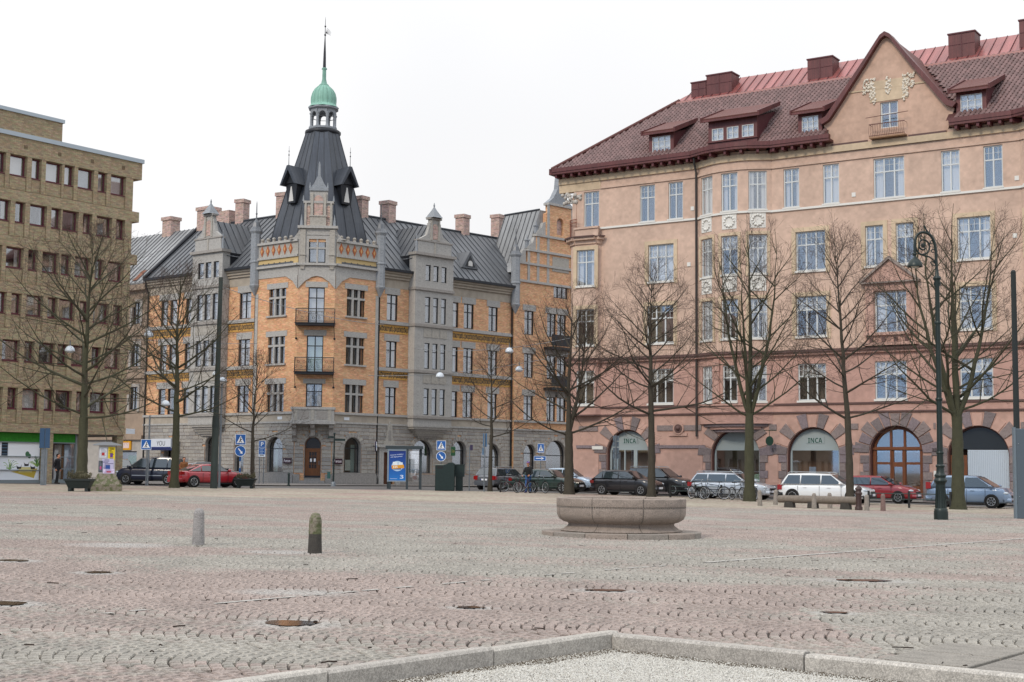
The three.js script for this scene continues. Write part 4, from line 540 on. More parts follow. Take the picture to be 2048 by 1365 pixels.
  // downpipes
  for (const [P, s, o, yt] of [[YL, -4.85, -0.1, 15.9], [YR, 4.4, -0.1, 15.9], [YR, 18.95, -0.1, 16], [YL, -18.2, -0.12, 16.5]]) part(B, 'downpipe', new GB().tube([V(s, yt + 0.6, o + 0.35), V(s, yt - 0.2, o + 0.3), V(s, yt - 0.9, o), V(s, 0.9, o), V(s, 0.5, o + 0.12), V(s, 0.15, o + 0.14)], 0.065, 8), M.black, P.m);
  for (const [P, s0, s1, y0, y1] of [[YL, -4.72, -4.42, 5.5, 14.6], [YR, 3.95, 4.22, 5.5, 14.6]]) part(B, 'quoin_strip', new GB().box(s0, s1, y0, y1, 0, 0.04), M.trim, P.m);
  for (const [P, s] of [[YL, -1.6], [YR, 1.3]]) part(B, 'street_name_plate', new GB().box(s - 0.25, s + 0.25, 4.92, 5.14, 0.06, 0.08), std(0xd8dcdf), P.m);
  // shop boards and lettering
  const arc = canvasTex(256, 96, (x, w, h) => { x.fillStyle = '#3a1e2a'; x.fillRect(0, 0, w, h); x.fillStyle = '#e6e0e2'; x.font = 'bold 62px sans-serif'; x.textAlign = 'center'; x.textBaseline = 'middle'; x.fillText('arcus', w / 2 + 22, h / 2); x.beginPath(); x.moveTo(30, 76); x.quadraticCurveTo(22, 30, 48, 18); x.quadraticCurveTo(62, 40, 30, 76); x.fill(); });
  for (const [s, o] of [[-0.3, 0], [3.05, 0]]) { const P = s < 0 ? YL : YR; const q = s < 0 ? -0.55 : 0.45; const g = new THREE.BoxGeometry(0.88, 0.4, 0.05); part(B, 'shop_board', g, std(0xffffff, { map: arc }), P.at(q, 1.83, 0.16)); }
  const oval = canvasTex(128, 128, (x) => { x.fillStyle = '#eef0f2'; x.fillRect(0, 0, 128, 128); x.fillStyle = '#2f9a48'; x.fillRect(42, 34, 18, 30); x.fillStyle = '#2d74c4'; x.fillRect(62, 34, 22, 60); x.fillRect(42, 68, 18, 26); });
  { const G = pgroup(B, 'round_sign', YR.at(3.75, 3.0, 0.6, Math.PI / 2 * 0.5)); part(G, 'sign_face', new THREE.CylinderGeometry(0.36, 0.36, 0.12, 24).rotateX(Math.PI / 2), std(0xffffff, { map: oval })); part(G, 'sign_rim', new THREE.TorusGeometry(0.37, 0.05, 6, 24), std(0x2c2440)); part(G, 'bracket', new GB().box(-0.6, -0.36, -0.03, 0.03, -0.2, -0.05), M.black); }
}
// ---------- pink apartment building on the right ----------
{
  const B = thing('apartment_building', 'pink and peach plastered apartment building with red tiled roof and gable', 'building', 0, 0, 0, undefined, 0);
  const K = 0.88, P0 = Plane(23.13, -84.9, 33.7), y_ = v => 1.38 + K * (v - 1.38);
  const SC = new THREE.Matrix4().makeScale(K, K, K).setPosition(0, 1.38 * (1 - K), 0);     // drawing units to metres
  const P = { m: P0.m.clone().multiply(SC), at: (s, y, o = 0, r = 0) => P0.m.clone().multiply(SC).multiply(T(s, y, o, r)) };
  const peach = tiled(0xd8baa6, TX.mottle, TX.fine, 0.002), pink = tiled(0xc8a092, TX.mottle, TX.fine, 0.002), salmon = tiled(0xcba595, TX.mottle, TX.fine, 0.002), cream = tiled(0xd6c0a2, TX.mottle, null, 0), redM = tiled(0x6c3a38, TX.streak, null, 0, { roughness: 0.5, metalness: 0.1 }), redD = std(0x57262b, { roughness: 0.6 }), white = std(0xd9d7d0);
  const gran = [0x95878a, 0x8b7f7e, 0x9d8e8a].map(c => tiled(c, TX.speck, TX.rough, 0.02)), brown = std(0x5c443f, { roughness: 0.7 });
  const f4 = [[-24.93, -23.55, 2], [-19.94, -18.64, 2], [-17.49, -16.27, 2], [-8.2, -7, 2], [-5.22, -4.02, 2], [-1.53, 0.65, 3], [3.17, 4.43, 2], [6, 7.25, 2]];
  const f3 = [[-19.19, -17.03, 3], [-7.29, -5.07, 3], [-2.16, -0.89, 2], [0, 1.24, 2], [4.19, 6.38, 3]];
  const f2 = [[-19.3, -17.05, 3], [-7.3, -5.03, 3], [-1.55, 0.69, 3], [4.25, 6.38, 3]], f1 = [[-19.2, -17.07, 3], [-7.21, -5.13, 3], [-1.61, 0.61, 3], [4.19, 6.35, 3]];
  const arches = [[-22.8, -19.17, -0.6, 4.45], [-14.0, -10.15, -0.6, 4.42], [-8.09, -4.18, -0.6, 4.52], [-2.08, 1.63, -0.6, 4.58], [3.26, 7.3, -0.6, 4.53]];
  const hole = (l, a, b) => l.map(w => rectPath(w[0], w[1], a, b)); const X0 = -23.4, X1 = 18, bayC = -12.03, bay2 = 11.3;
  const wallParts = (x0, x1) => {
    const inn = l => l.filter(w => w[0] > x0 && w[1] < x1);
    part(B, 'lower_wall', wallGeo(x0, x1, 5.62, 9.8, hole(inn(f1), 6.4, 9.0), 0.5), pink, P.m);
    part(B, 'upper_wall', wallGeo(x0, x1, 9.8, 24.6, [...hole(inn(f2), 10.95, 13.8), ...hole(inn(f3), 15.63, 18.45), ...hole(inn(f4), 20.3, 23.12)], 0.5), peach, P.m);
  };
  wallParts(X0, bayC - 2.92); wallParts(bayC + 2.92, bay2 - 2.92); wallParts(bay2 + 2.92, X1);
  part(B, 'arcade_wall', wallGeo(-26, X1, -0.8, 5.62, arches.map(a => archPath(...a)), 0.7), salmon, P.m);
  part(B, 'corner_wall', wallGeo(-25.85, X0, 19.6, 24.6, hole(f4.slice(0, 1), 20.3, 23.12), 0.5), peach, P.m);
  part(B, 'inner_wall', new GB().box(-25.4, X1, -0.8, 24.4, -11.6, -1.7), M.dark, P.m); part(B, 'rear_wall', new GB().box(-26.4, X1, -0.8, 24.6, -13, -11.7).box(X1 - 0.4, X1, -0.8, 24.6, -11.7, -0.6), pink, P.m);
  // windows
  let q = 0; const opt = (fl) => { q++; const h = HT[(q * 613 + fl * 7) & 65535]; return fl === 1 ? { blind: 0.34 + 0.08 * h, blindMat: M.curtain } : h < 0.4 ? { drapes: 0.22 } : h < 0.55 ? { blind: 0.96, blindMat: M.curtain } : h < 0.75 ? { blind: 0.35 } : {}; };
  const surround = (a, b, y0, y1, PP = P) => part(B, 'window_surround', new GB().box(a - 0.3, a, y0 - 0.2, y1 + 0.3, -0.02, 0.06).box(b, b + 0.3, y0 - 0.2, y1 + 0.3, -0.02, 0.06).box(a, b, y1, y1 + 0.3, -0.02, 0.06), cream, PP.m);
  const sillAt = (a, b, y, PP = P) => part(B, 'window_sill', new GB().box(a - 0.06, b + 0.06, y - 0.14, y, -0.1, 0.12), white, PP.m);
  const win = (w, y0, y1, fl, PP = P) => { windowAt(B, PP, w[0], w[1], y0, y1, { frame: M.frameW, fw: 0.085, cols: w[2], tr: 0.66, depth: 0.15, grid: 1, ...opt(fl) }); sillAt(w[0], w[1], y0, PP); };
  f4.forEach(w => win(w, 20.3, 23.12, 4)); f3.forEach(w => { win(w, 15.63, 18.45, 3); surround(w[0], w[1], 15.63, 18.45); }); f2.forEach((w, k) => { win(w, 10.95, 13.8, 2); if (k !== 2) surround(w[0], w[1], 10.95, 13.8); }); f1.forEach(w => win(w, 6.4, 9.0, 1));
  // bow windows
  const R = 4.85, cut = [-37, -33, -17, -8, 8, 17, 33, 37];
  function bow(c) {
    const base = R * Math.cos(37 * D2R);
    for (let k = 0; k < 7; k++) {
      const a = cut[k] * D2R, b = cut[k + 1] * D2R, p0 = [c + R * Math.sin(a), R * Math.cos(a) - base], p1 = [c + R * Math.sin(b), R * Math.cos(b) - base], len = Math.hypot(p1[0] - p0[0], p1[1] - p0[1]), ang = Math.atan2(p1[1] - p0[1], p1[0] - p0[0]);
      const m = P.m.clone().multiply(T(p0[0], 0, p0[1], -ang)), PP = { m, at: (s, y, o = 0, r = 0) => m.clone().multiply(T(s, y, o, r)) };
      const isW = k % 2 === 1, x0 = 0.0, x1 = len; const hs = isW ? [[20.3, 23.12], [15.63, 18.45], [10.95, 13.8]].map(([u, v]) => rectPath(0.02, len - 0.02, u, v)) : [], h1 = isW ? [rectPath(0.1, len - 0.1, 6.4, 9.0)] : [];
      part(B, 'bay_wall', wallGeo(x0, x1, 9.8, 24.6, hs, 0.4), peach, m); part(B, 'bay_wall', wallGeo(x0, x1, 5.0, 9.8, h1, 0.4), pink, m);
      if (isW) { [[20.3, 23.12, 4], [15.63, 18.45, 3], [10.95, 13.8, 2]].forEach(([u, v, fl]) => win([0.03, len - 0.03, 2], u, v, fl, PP)); win([0.1, len - 0.1, 2], 6.4, 9.0, 1, PP); for (const [u, v] of [[15.43, 18.7], [10.75, 14.05]]) part(B, 'window_surround', new GB().box(-0.2, 0, u, v, -0.02, 0.05).box(len, len + 0.2, u, v, -0.02, 0.05).box(0, len, v - 0.22, v, -0.02, 0.05), cream, m);
        for (const y of [18.95, 14.35]) { const G = pgroup(B, 'relief_panel', PP.at(0.1, y, 0)); part(G, 'panel_field', new GB().box(0, len - 0.2, 0, 1.12, 0, 0.04), white); const t = new GB(); for (let j = 0; j < 12; j++) { const w = j / 12 * 6.283; t.sph(len / 2 - 0.1 + Math.cos(w) * 0.38, 0.56 + Math.sin(w) * 0.38, 0.05, 0.11, 6, 1); } part(G, 'wreath', t, white); } }
      else if (k > 0 && k < 6) part(B, 'pilaster', new GB().box(len * 0.2, len * 0.8, 6.3, 9.5, 0, 0.12).box(len * 0.12, len * 0.88, 8.6, 9.3, 0.12, 0.2), pink, m);
      for (const [y0, y1, o, mt] of [[20.05, 20.2, 0.12, white], [9.62, 9.8, 0.25, pink], [9.8, 9.98, 0.42, brown], [6.1, 6.22, 0.12, pink], [5.52, 5.62, 0.14, brown], [23.25, 23.4, 0.1, peach], [23.9, 24.36, 0.14, cream]]) part(B, 'moulding', new GB().box(-0.03 * (o > 0.2 ? 3 : 1), len + 0.03 * (o > 0.2 ? 3 : 1), y0, y1, -0.02, o), mt, m);
      part(B, 'eave', new GB().box(-0.12, len + 0.12, 24.62, 24.8, -0.3, 0.9).box(-0.13, len + 0.13, 24.8, 25.1, 0.55, 0.95), redM, m);
      if (!isW || 1) part(B, 'eave_bracket', new GB().box(len / 2 - 0.09, len / 2 + 0.09, 24.36, 24.62, 0, 0.78), redD, m);
    }
    // console under the bow and its ceiling
    const sh = new THREE.Shape(); sh.moveTo(c - 2.9, 0); for (let k = 0; k <= 12; k++) { const a = lerp(-37, 37, k / 12) * D2R; sh.lineTo(c + R * Math.sin(a), R * Math.cos(a) - base); } sh.lineTo(c + 2.9, -0.2); sh.lineTo(c - 2.9, -0.2);
    for (let k = 0; k < 4; k++) { const s = 1 - k * 0.13; part(B, 'bay_console', new GB().ext(sh, -5.0 + k * 0.2, -4.8 + k * 0.2, new THREE.Matrix4().makeTranslation(c, 0, 0).multiply(new THREE.Matrix4().makeScale(s, 1, s)).multiply(new THREE.Matrix4().makeTranslation(-c, 0, 0)).multiply(new THREE.Matrix4().makeRotationX(Math.PI / 2))), k % 2 ? gran[0] : pink, P.m); }
    part(B, 'bay_roof', new GB().ext(sh, -24.8, -24.7, new THREE.Matrix4().makeRotationX(Math.PI / 2)), redM, P.m);
  }
  bow(bayC); bow(bay2);
  const flat = [[X0, bayC - 2.9], [bayC + 2.9, bay2 - 2.9], [bay2 + 2.9, X1]];
  for (const [a, b] of flat) {
    for (const [y0, y1, o, mt] of [[20.05, 20.2, 0.12, white], [9.62, 9.8, 0.25, pink], [9.8, 9.98, 0.42, brown], [6.1, 6.22, 0.1, brown], [5.52, 5.62, 0.14, brown], [23.25, 23.4, 0.1, peach], [23.9, 24.36, 0.14, cream]]) part(B, 'moulding', new GB().box(a, b, y0, y1, -0.02, o), mt, P.m);
  }
  part(B, 'moulding', new GB().box(-27.2, X0, 23.9, 24.36, -0.5, 0.14).box(-27.2, X0, 23.25, 23.9, -0.5, 0.04).box(-27.2, X0, 24.36, 24.6, -0.5, 0.0), cream, P.m);
  const eaveRuns = [[-27.5, bayC - 2.95], [bayC + 2.95, -4.4], [4.0, bay2 - 2.95], [bay2 + 2.95, X1]];
  for (const [a, b] of eaveRuns) { part(B, 'eave', new GB().box(a, b, 24.62, 24.8, -0.3, 0.9).box(a, b, 24.8, 25.1, 0.6, 0.95), redM, P.m); for (let s = a + 0.35; s < b - 0.2; s += 0.72) part(B, 'eave_bracket', new GB().box(s, s + 0.18, 24.36, 24.62, 0, 0.8), redD, P.m); }
  part(B, 'eave', new GB().box(-27.6, -27.35, 24.62, 25.1, -12, 0.95), redM, P.m);
  // rounded corner bay with balcony
  {
    const pl = [[-23.3, 0], [-23.55, 0.42], [-25.35, 0.52], [-26.0, 0.1], [-26.45, -0.7], [-26.6, -1.8], [-26.6, -4]];
    for (let k = 0; k < pl.length - 1; k++) { const [a, b] = [pl[k + 1], pl[k]], len = Math.hypot(b[0] - a[0], b[1] - a[1]), m = P.m.clone().multiply(T(a[0], 0, a[1], -Math.atan2(b[1] - a[1], b[0] - a[0]))), PP = { m, at: (s, y, o = 0, r = 0) => m.clone().multiply(T(s, y, o, r)) }; const w = k === 1; const e = w ? [0.12, len - 0.12] : null;
      part(B, 'corner_bay_wall', wallGeo(0, len, 9.8, 19.2, w ? [[15.63, 18.45], [11.0, 13.8]].map(v => rectPath(...e, ...v)) : [], 0.35), peach, m); part(B, 'corner_bay_wall', wallGeo(0, len, 5.62, 9.8, w ? [rectPath(...e, 6.4, 9.0)] : [], 0.35), pink, m);
      if (w) { win([...e, 2], 15.63, 18.45, 3, PP); win([...e, 2], 11.0, 13.8, 2, PP); win([...e, 2], 6.4, 9.0, 1, PP); surround(...e, 15.63, 18.45, PP); surround(...e, 11, 13.8, PP); }
      for (const [y0, y1, o, mt] of [[9.62, 9.8, 0.25, pink], [9.8, 9.98, 0.42, brown], [5.52, 5.62, 0.14, brown], [18.9, 19.2, 0.12, peach], [19.2, 19.4, 0.4, peach], [19.4, 19.5, 0.55, brown]]) part(B, 'moulding', new GB().box(0, len, y0, y1, -0.3, o), mt, m); }
    const sh = new THREE.Shape(pl.map(a => new THREE.Vector2(...a))); part(B, 'corner_balcony', new GB().ext(sh, -19.5, -19.25, new THREE.Matrix4().makeRotationX(Math.PI / 2)), peach, P.m);
    part(B, 'balcony_parapet', new GB().box(-25.4, -23.35, 19.5, 20.1, 0.32, 0.5).box(-25.5, -23.3, 20.1, 20.25, 0.28, 0.6), peach, P.m);
    const rail = new GB(), rp = [[-25.3, 0.45], [-26.0, 0.2], [-26.45, -0.5], [-26.6, -1.4], [-26.62, -2.4]].map(a => V(a[0], 0, a[1])); const cv = new THREE.CatmullRomCurve3(rp); for (const y of [20.95, 20.7]) rail.tube(cv.getPoints(16).map(p => V(p.x, y, p.z)), 0.035, 5); for (let k = 0; k <= 20; k++) { const p = cv.getPoint(k / 20); rail.rod(V(p.x, 19.5, p.z), V(p.x, 20.95, p.z), 0.018, 4); } part(B, 'balcony_railing', rail, std(0x8a5a48), P.m);
    part(B, 'corner_column', new GB().box(-25.95, -25.6, 19.5, 23.0, -0.3, 0.06), peach, P.m); const cp = new GB(); const r = rng(8); for (let k = 0; k < 34; k++) cp.sph(-25.2 - r() * 1.6, 22.35 + r() * 0.75, -0.1 + r() * 0.35, 0.1 + r() * 0.1, 6); part(B, 'carved_capital', cp, std(0xb9b4ac), P.m);
  }
  // arcade: granite quoins, voussoirs, shopfronts
  arches.forEach(([a, b, , yt], n) => {
    const r = (b - a) / 2, c = (a + b) / 2, ys = yt - r;
    for (let k = 0; k < 11; k++) { const dark = k % 2 === 0 || n === 3, t0 = Math.PI * (k + 0.06) / 11, t1 = Math.PI * (k + 0.94) / 11, ro = r + (k % 2 ? 0.85 : 1.05); const cl = p => [p[0], Math.min(p[1], 5.48)]; part(B, 'voussoir', new GB().poly([[r + 0.02, t0], [ro, t0], [ro, t1], [r + 0.02, t1]].map(([q, w]) => cl([c + q * Math.cos(w), ys + q * Math.sin(w)])), 0, dark ? 0.09 : 0.05, null, 0.015), dark ? gran[k % 3] : salmon, P.m); }
    for (const sx of [-1, 1]) for (let k = 0; k < 5; k++) { const w = k % 2 ? 0.42 : 0.62, x = sx < 0 ? a - w : b; part(B, 'quoin', new GB().poly([[x, -0.2 + k * 0.56], [x + w, -0.2 + k * 0.56], [x + w, 0.33 + k * 0.56], [x, 0.33 + k * 0.56]], 0, 0.08, null, 0.015), gran[(k + n) % 3], P.m); }
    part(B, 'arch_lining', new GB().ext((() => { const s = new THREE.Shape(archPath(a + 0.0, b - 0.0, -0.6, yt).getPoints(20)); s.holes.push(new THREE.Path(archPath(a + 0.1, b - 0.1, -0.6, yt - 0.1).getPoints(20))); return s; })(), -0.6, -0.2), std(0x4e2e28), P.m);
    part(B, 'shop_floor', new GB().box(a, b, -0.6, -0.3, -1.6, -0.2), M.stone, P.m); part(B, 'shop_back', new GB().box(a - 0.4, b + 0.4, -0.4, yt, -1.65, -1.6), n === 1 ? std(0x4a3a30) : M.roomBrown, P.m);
  });
  for (const [a, b, y] of [[-26, -22.8, 3.05], [-19.17, -14.0, 3.05], [-10.15, -8.09, 3.05], [-4.18, -2.08, 3.05], [1.63, 3.26, 3.05], [7.3, 10.5, 3.05]]) { part(B, 'impost', new GB().box(a + 0.55, b - 0.45, y, y + 0.22, 0, 0.1), gran[0], P.m); part(B, 'pier_panel', new GB().box(a + 0.7, b - 0.68, 0.6, 2.75, 0, 0.035), salmon, P.m); part(B, 'plinth', new GB().box(a + 0.02, b - 0.02, -0.8, 0.45, 0, 0.14), gran[1], P.m); part(B, 'rustic_course', new GB().box(a + 0.75, b - 0.75, 4.35, 4.75, 0, 0.07), gran[2], P.m); }
  const tymp = (n, mat) => { const [a, b, , yt] = arches[n]; const p = archPath(a + 0.1, b - 0.1, 2.0, yt - 0.1).getPoints(20).filter(v => v.y >= 3.0); const s = new THREE.Shape([new THREE.Vector2(a + 0.1, 3.0), new THREE.Vector2(b - 0.1, 3.0), ...p.filter(v => v.y > 3.01)]); return part(B, 'sign_panel', new GB().ext(s, -0.5, -0.42), mat, P.m); };
  const grey = std(0x97a2a3, { roughness: 0.6 }); tymp(0, grey); tymp(1, grey); tymp(2, grey); tymp(4, std(0x242626, { roughness: 0.2 }));
  const incaG = canvasTex(256, 80, (x, w, h) => { x.fillStyle = '#97a2a3'; x.fillRect(0, 0, w, h); x.fillStyle = '#0f4436'; x.font = 'bold 82px sans-serif'; x.textAlign = 'center'; x.textBaseline = 'middle'; x.fillText('INCA', w / 2, h / 2 + 4); });
  for (const n of [0, 2]) { const c = (arches[n][0] + arches[n][1]) / 2; part(B, 'shop_lettering', new THREE.BoxGeometry(1.35, 0.46, 0.02), std(0xffffff, { map: incaG }), P.at(c, 3.62, -0.4)); }
  [0, 1, 2].forEach(n => { const [a, b] = arches[n], G = pgroup(B, 'shop_window', P.at(a + 0.1, 0, -0.46)), w = b - a - 0.2; const f = new GB().box(0, 0.14, -0.4, 3.0, -0.05, 0.05).box(w - 0.14, w, -0.4, 3.0, -0.05, 0.05).box(0.14, w - 0.14, 2.9, 3.0, -0.05, 0.05).box(0.14, w - 0.14, -0.4, 0.35, -0.05, 0.05); if (n === 0) f.box(w * 0.36, w * 0.36 + 0.1, 0.35, 2.9, -0.05, 0.05).box(w * 0.6, w * 0.6 + 0.3, 0.35, 2.9, -0.05, 0.05); part(G, 'frame', f, grey); part(G, 'pane', new GB().box(0.1, w - 0.1, 0.3, 2.95, -0.01, -0.004), M.pane); });
  part(B, 'shop_poster', new GB().box(-22.6, -22.15, 0.3, 2.85, -0.75, -0.72), std(0xa9c0cc), P.m); part(B, 'shop_poster', new GB().box(-6.7, -6.2, 0.5, 1.75, -0.7, -0.68), std(0x93a2b4), P.m); part(B, 'shop_poster', new GB().box(-11.6, -10.6, 0.4, 1.2, -0.9, -0.88), std(0x9fc0a6), P.m);
  part(B, 'roller_shutter', new GB().box(4.5, 7.2, -0.35, 2.95, -0.42, -0.36), std(0xb9c3cc, { roughness: 0.7 }), P.m); { const g = new GB(); for (let k = 0; k < 22; k++) g.box(4.55 + k * 0.12, 4.58 + k * 0.12, -0.3, 2.9, -0.36, -0.345); part(B, 'shutter_rib', g, std(0xa7b3bd), P.m); }
  const oak = tiled(0x8b4f26, TX.wood, null, 0, { roughness: 0.5 });
  { // oak entrance
    const [a, b, , yt] = arches[3], G = pgroup(B, 'entrance', P.at(0, 0, -0.5)); const s = new THREE.Shape(archPath(a + 0.1, b - 0.1, -0.35, yt - 0.1).getPoints(24)); const L = a + 0.35, Rr = b - 0.35;
    for (const [x0, x1, y0, y1] of [[L, L + 0.95, 0.5, 1.95], [L, L + 0.95, 2.12, 2.9], [L + 1.2, L + 1.8, 0.25, 1.8], [L + 1.2, L + 1.8, 2.12, 2.9], [L + 2.05, Rr, 0.5, 1.95], [L + 2.05, Rr, 2.12, 2.9]]) s.holes.push(rectPath(x0, x1, y0, y1));
    const hp = (x0, x1) => { const r = (b - a) / 2 - 0.25, c = (a + b) / 2, ys = yt - (b - a) / 2; const f = x => ys + Math.sqrt(Math.max(0.01, r * r - (x - c) ** 2)); const p = new THREE.Path(); p.moveTo(x0, 3.15); p.lineTo(x1, 3.15); for (let k = 6; k >= 0; k--) { const x = lerp(x0, x1, k / 6); p.lineTo(x, Math.max(3.2, f(x))); } p.closePath(); return p; }; s.holes.push(hp(L, L + 0.95), hp(L + 1.1, L + 1.9), hp(L + 2.05, Rr));
    part(G, 'door_frame', new GB().ext(s, -0.08, 0.06), oak); part(G, 'pane', new GB().box(L - 0.05, Rr + 0.05, 0.2, 3.0, -0.03, -0.02).ext(new THREE.Shape(archPath(a + 0.2, b - 0.2, 3.0, yt - 0.15).getPoints(20)), -0.03, -0.02), M.pane); part(G, 'transom', new GB().box(a + 0.1, b - 0.1, 2.95, 3.1, 0.06, 0.16).box(L + 1.0, L + 1.08, -0.3, 3, 0.06, 0.13).box(L + 1.92, L + 2.0, -0.3, 3, 0.06, 0.13), oak); part(G, 'handle', new GB().sph(L + 1.14, 0.95, 0.1, 0.05, 8), M.steel);
    part(G, 'threshold', new GB().box(a, b, -0.6, -0.32, -0.1, 0.65), M.stone);
  }
  part(B, 'side_door', new GB().box(3.36, 4.45, -0.4, 2.6, -0.45, -0.38), oak, P.m); part(B, 'side_door_panel', new GB().box(3.95, 4.2, 0.2, 2.4, -0.38, -0.35), std(0x6e7a88), P.m);
  part(B, 'medallion', new GB().add(new THREE.CylinderGeometry(0.45, 0.45, 0.1, 20).rotateX(Math.PI / 2), T(-16.6, 4.5, 0.1)).box(-17.4, -15.9, 3.95, 4.2, 0, 0.1), salmon, P.m); part(B, 'medallion_face', new GB().add(new THREE.CylinderGeometry(0.32, 0.32, 0.06, 16).rotateX(Math.PI / 2), T(-16.6, 4.5, 0.16)).sph(-16.6, 4.52, 0.16, 0.2, 8), brown, P.m);
  // pedimented window with balustrade
  part(B, 'pediment_surround', new GB().box(-2.15, -1.58, 10.2, 14.45, 0, 0.22).box(0.72, 1.3, 10.2, 14.45, 0, 0.22).box(-1.58, 0.72, 13.85, 14.45, 0, 0.18).box(-2.3, 1.45, 10.05, 10.25, 0, 0.6).box(-2.2, 1.35, 10.75, 10.95, 0, 0.5).box(-2.1, 1.25, 10.25, 10.75, 0, 0.3), salmon, P.m);
  part(B, 'pediment', new GB().poly([[-2.35, 14.45], [1.5, 14.45], [-0.42, 15.95]], 0, 0.25), salmon, P.m); part(B, 'pediment_coping', new GB().poly([[-2.55, 14.45], [-2.35, 14.45], [-0.42, 15.98], [1.5, 14.45], [1.7, 14.45], [-0.42, 16.2]], 0, 0.45).box(-2.5, 1.65, 14.35, 14.45, 0, 0.42), std(0x8c8078), P.m);
  for (const x of [-1.7, -0.85, 0.0, 0.75]) part(B, 'console', new GB().box(x - 0.12, x + 0.12, 9.98, 10.6, 0.3, 0.42), brown, P.m);
  // roof: body with rows of tiles
  const tileM = [0x6a3c36, 0x74443c, 0x5e3531].map(c => tiled(c, TX.speck, null, 0, { roughness: 0.7 }));
  const eY = 25.0, eZ = 0.7, rY = 31.0, rZ = -6.2, hipS = -19.7;
  { const zc = -0.52, yc = eY + (rY - eY) * (eZ - zc) / (eZ - rZ), gl = -4.75, gr = 3.75; const p = [V(-27.5, eY, eZ), V(X1, eY, eZ), V(X1, rY, rZ), V(hipS, rY, rZ), V(-27.5, eY, -13), V(X1, eY, -13), V(gl, eY, eZ), V(gl, rY, rZ), V(gr, eY, eZ), V(gr, rY, rZ), V(gl, yc, zc), V(gr, yc, zc)]; const tri = [[0, 6, 7], [0, 7, 3], [8, 1, 2], [8, 2, 9], [10, 11, 9], [10, 9, 7], [0, 3, 4], [4, 3, 2], [4, 2, 5], [1, 5, 2]]; const g = new THREE.BufferGeometry().setFromPoints(tri.flatMap(t => t.map(i => p[i]))); g.computeVertexNormals(); part(B, 'roof', new GB().add(g), tileM[2], P.m); }
  {
    const sl = Math.hypot(rY - eY, rZ - eZ), ux = (rZ - eZ) / sl, uy = (rY - eY) / sl, ang = Math.atan2(rY - eY, eZ - rZ); const list = []; const r = rng(77); const rows = 27, rh = sl / rows, tw = 0.34;
    for (let j = 0; j < rows; j++) { const t = j * rh, y = eY + uy * t, z = eZ + ux * t, sL = lerp(-27.45, hipS, (y - eY) / (rY - eY)); for (let s = sL + 0.05 + (j * 0.11) % tw; s < X1 - 0.2; s += tw) { if (s > -5.1 && s < 4.1 && y < 31.7 - Math.abs(s + 0.48) * 1.28) continue; list.push([s, y, z, r()]); } }
    const tg = new GB(); { const g = new THREE.CylinderGeometry(0.16, 0.175, rh * 1.12, 6, 1, true, -Math.PI / 2, Math.PI); tg.add(g); } const im = new THREE.InstancedMesh(tg.geo(), std(0xffffff, { roughness: 0.65 }), list.length); const m4 = new THREE.Matrix4(), col = new THREE.Color(); list.forEach(([s, y, z, w], k) => { m4.makeRotationX(-(Math.PI / 2 - ang) + 0.13).setPosition(s + tw / 2, y + uy * rh * 0.5 - 0.03, z + ux * rh * 0.5 - 0.02); im.setMatrixAt(k, m4); col.setRGB(0.115 + w * 0.07, 0.066 + w * 0.04, 0.06 + w * 0.038); im.setColorAt(k, col); });
    im.name = 'roof_tiles'; im.userData.kind = 'stuff'; im.applyMatrix4(P.m); B.add(im);
    part(B, 'hip_cap', new GB().rod(V(-27.5, eY + 0.12, eZ), V(hipS, rY + 0.15, rZ), 0.16, 6), tileM[0], P.m);
  }
  // red metal upper roof and boxed chimneys
  part(B, 'metal_roof', new GB().poly([[hipS + 1.2, 30.85], [X1, 30.85], [X1, 32.95], [hipS + 1.8, 32.95]], -10.5, -8.65), redM, P.m); part(B, 'ridge_flashing', new GB().box(hipS - 0.6, X1, 30.82, 31.0, -6.15, -5.9), std(0xb08078, { roughness: 0.5 }), P.m); part(B, 'metal_roof_slope', new GB().add((() => { const p = [V(hipS - 0.6, 30.95, -6.0), V(X1, 30.95, -6.0), V(X1, 33.0, -8.6), V(hipS + 1.8, 33.0, -8.6)]; const g = new THREE.BufferGeometry().setFromPoints([p[0], p[1], p[2], p[0], p[2], p[3]]); g.computeVertexNormals(); return g; })()), tiled(0xa8615c, TX.streak, null, 0, { roughness: 0.35, metalness: 0.3 }), P.m);
  for (let s = hipS + 0.5; s < X1; s += 0.75) part(B, 'roof_seam', new GB().rod(V(s, 31.0, -5.98), V(s + 0.02, 33.03, -8.6), 0.03, 4), redD, P.m);
  for (const [s, w, h, o] of [[-18.8, 1.3, 32.5, 0], [-17.45, 2.2, 32.9, 0], [-8.9, 2.0, 32.9, 0], [1.9, 1.9, 33.1, 0], [6.9, 2.0, 33.3, 0]]) { const G = pgroup(B, 'chimney', P.at(s, 31.3, -7.2)); part(G, 'stack', new GB().box(0, w, 0, h - 31.3, -0.7, 0.7), redM); part(G, 'seam', new GB().box(w / 2 - 0.03, w / 2 + 0.03, 0, h - 31.3, 0.7, 0.73).box(0, w, (h - 31.3) * 0.55, (h - 31.3) * 0.55 + 0.04, 0.7, 0.725), redD); part(G, 'cap', new GB().box(-0.06, w + 0.06, h - 31.3, h - 31.2, -0.76, 0.76), redD); }
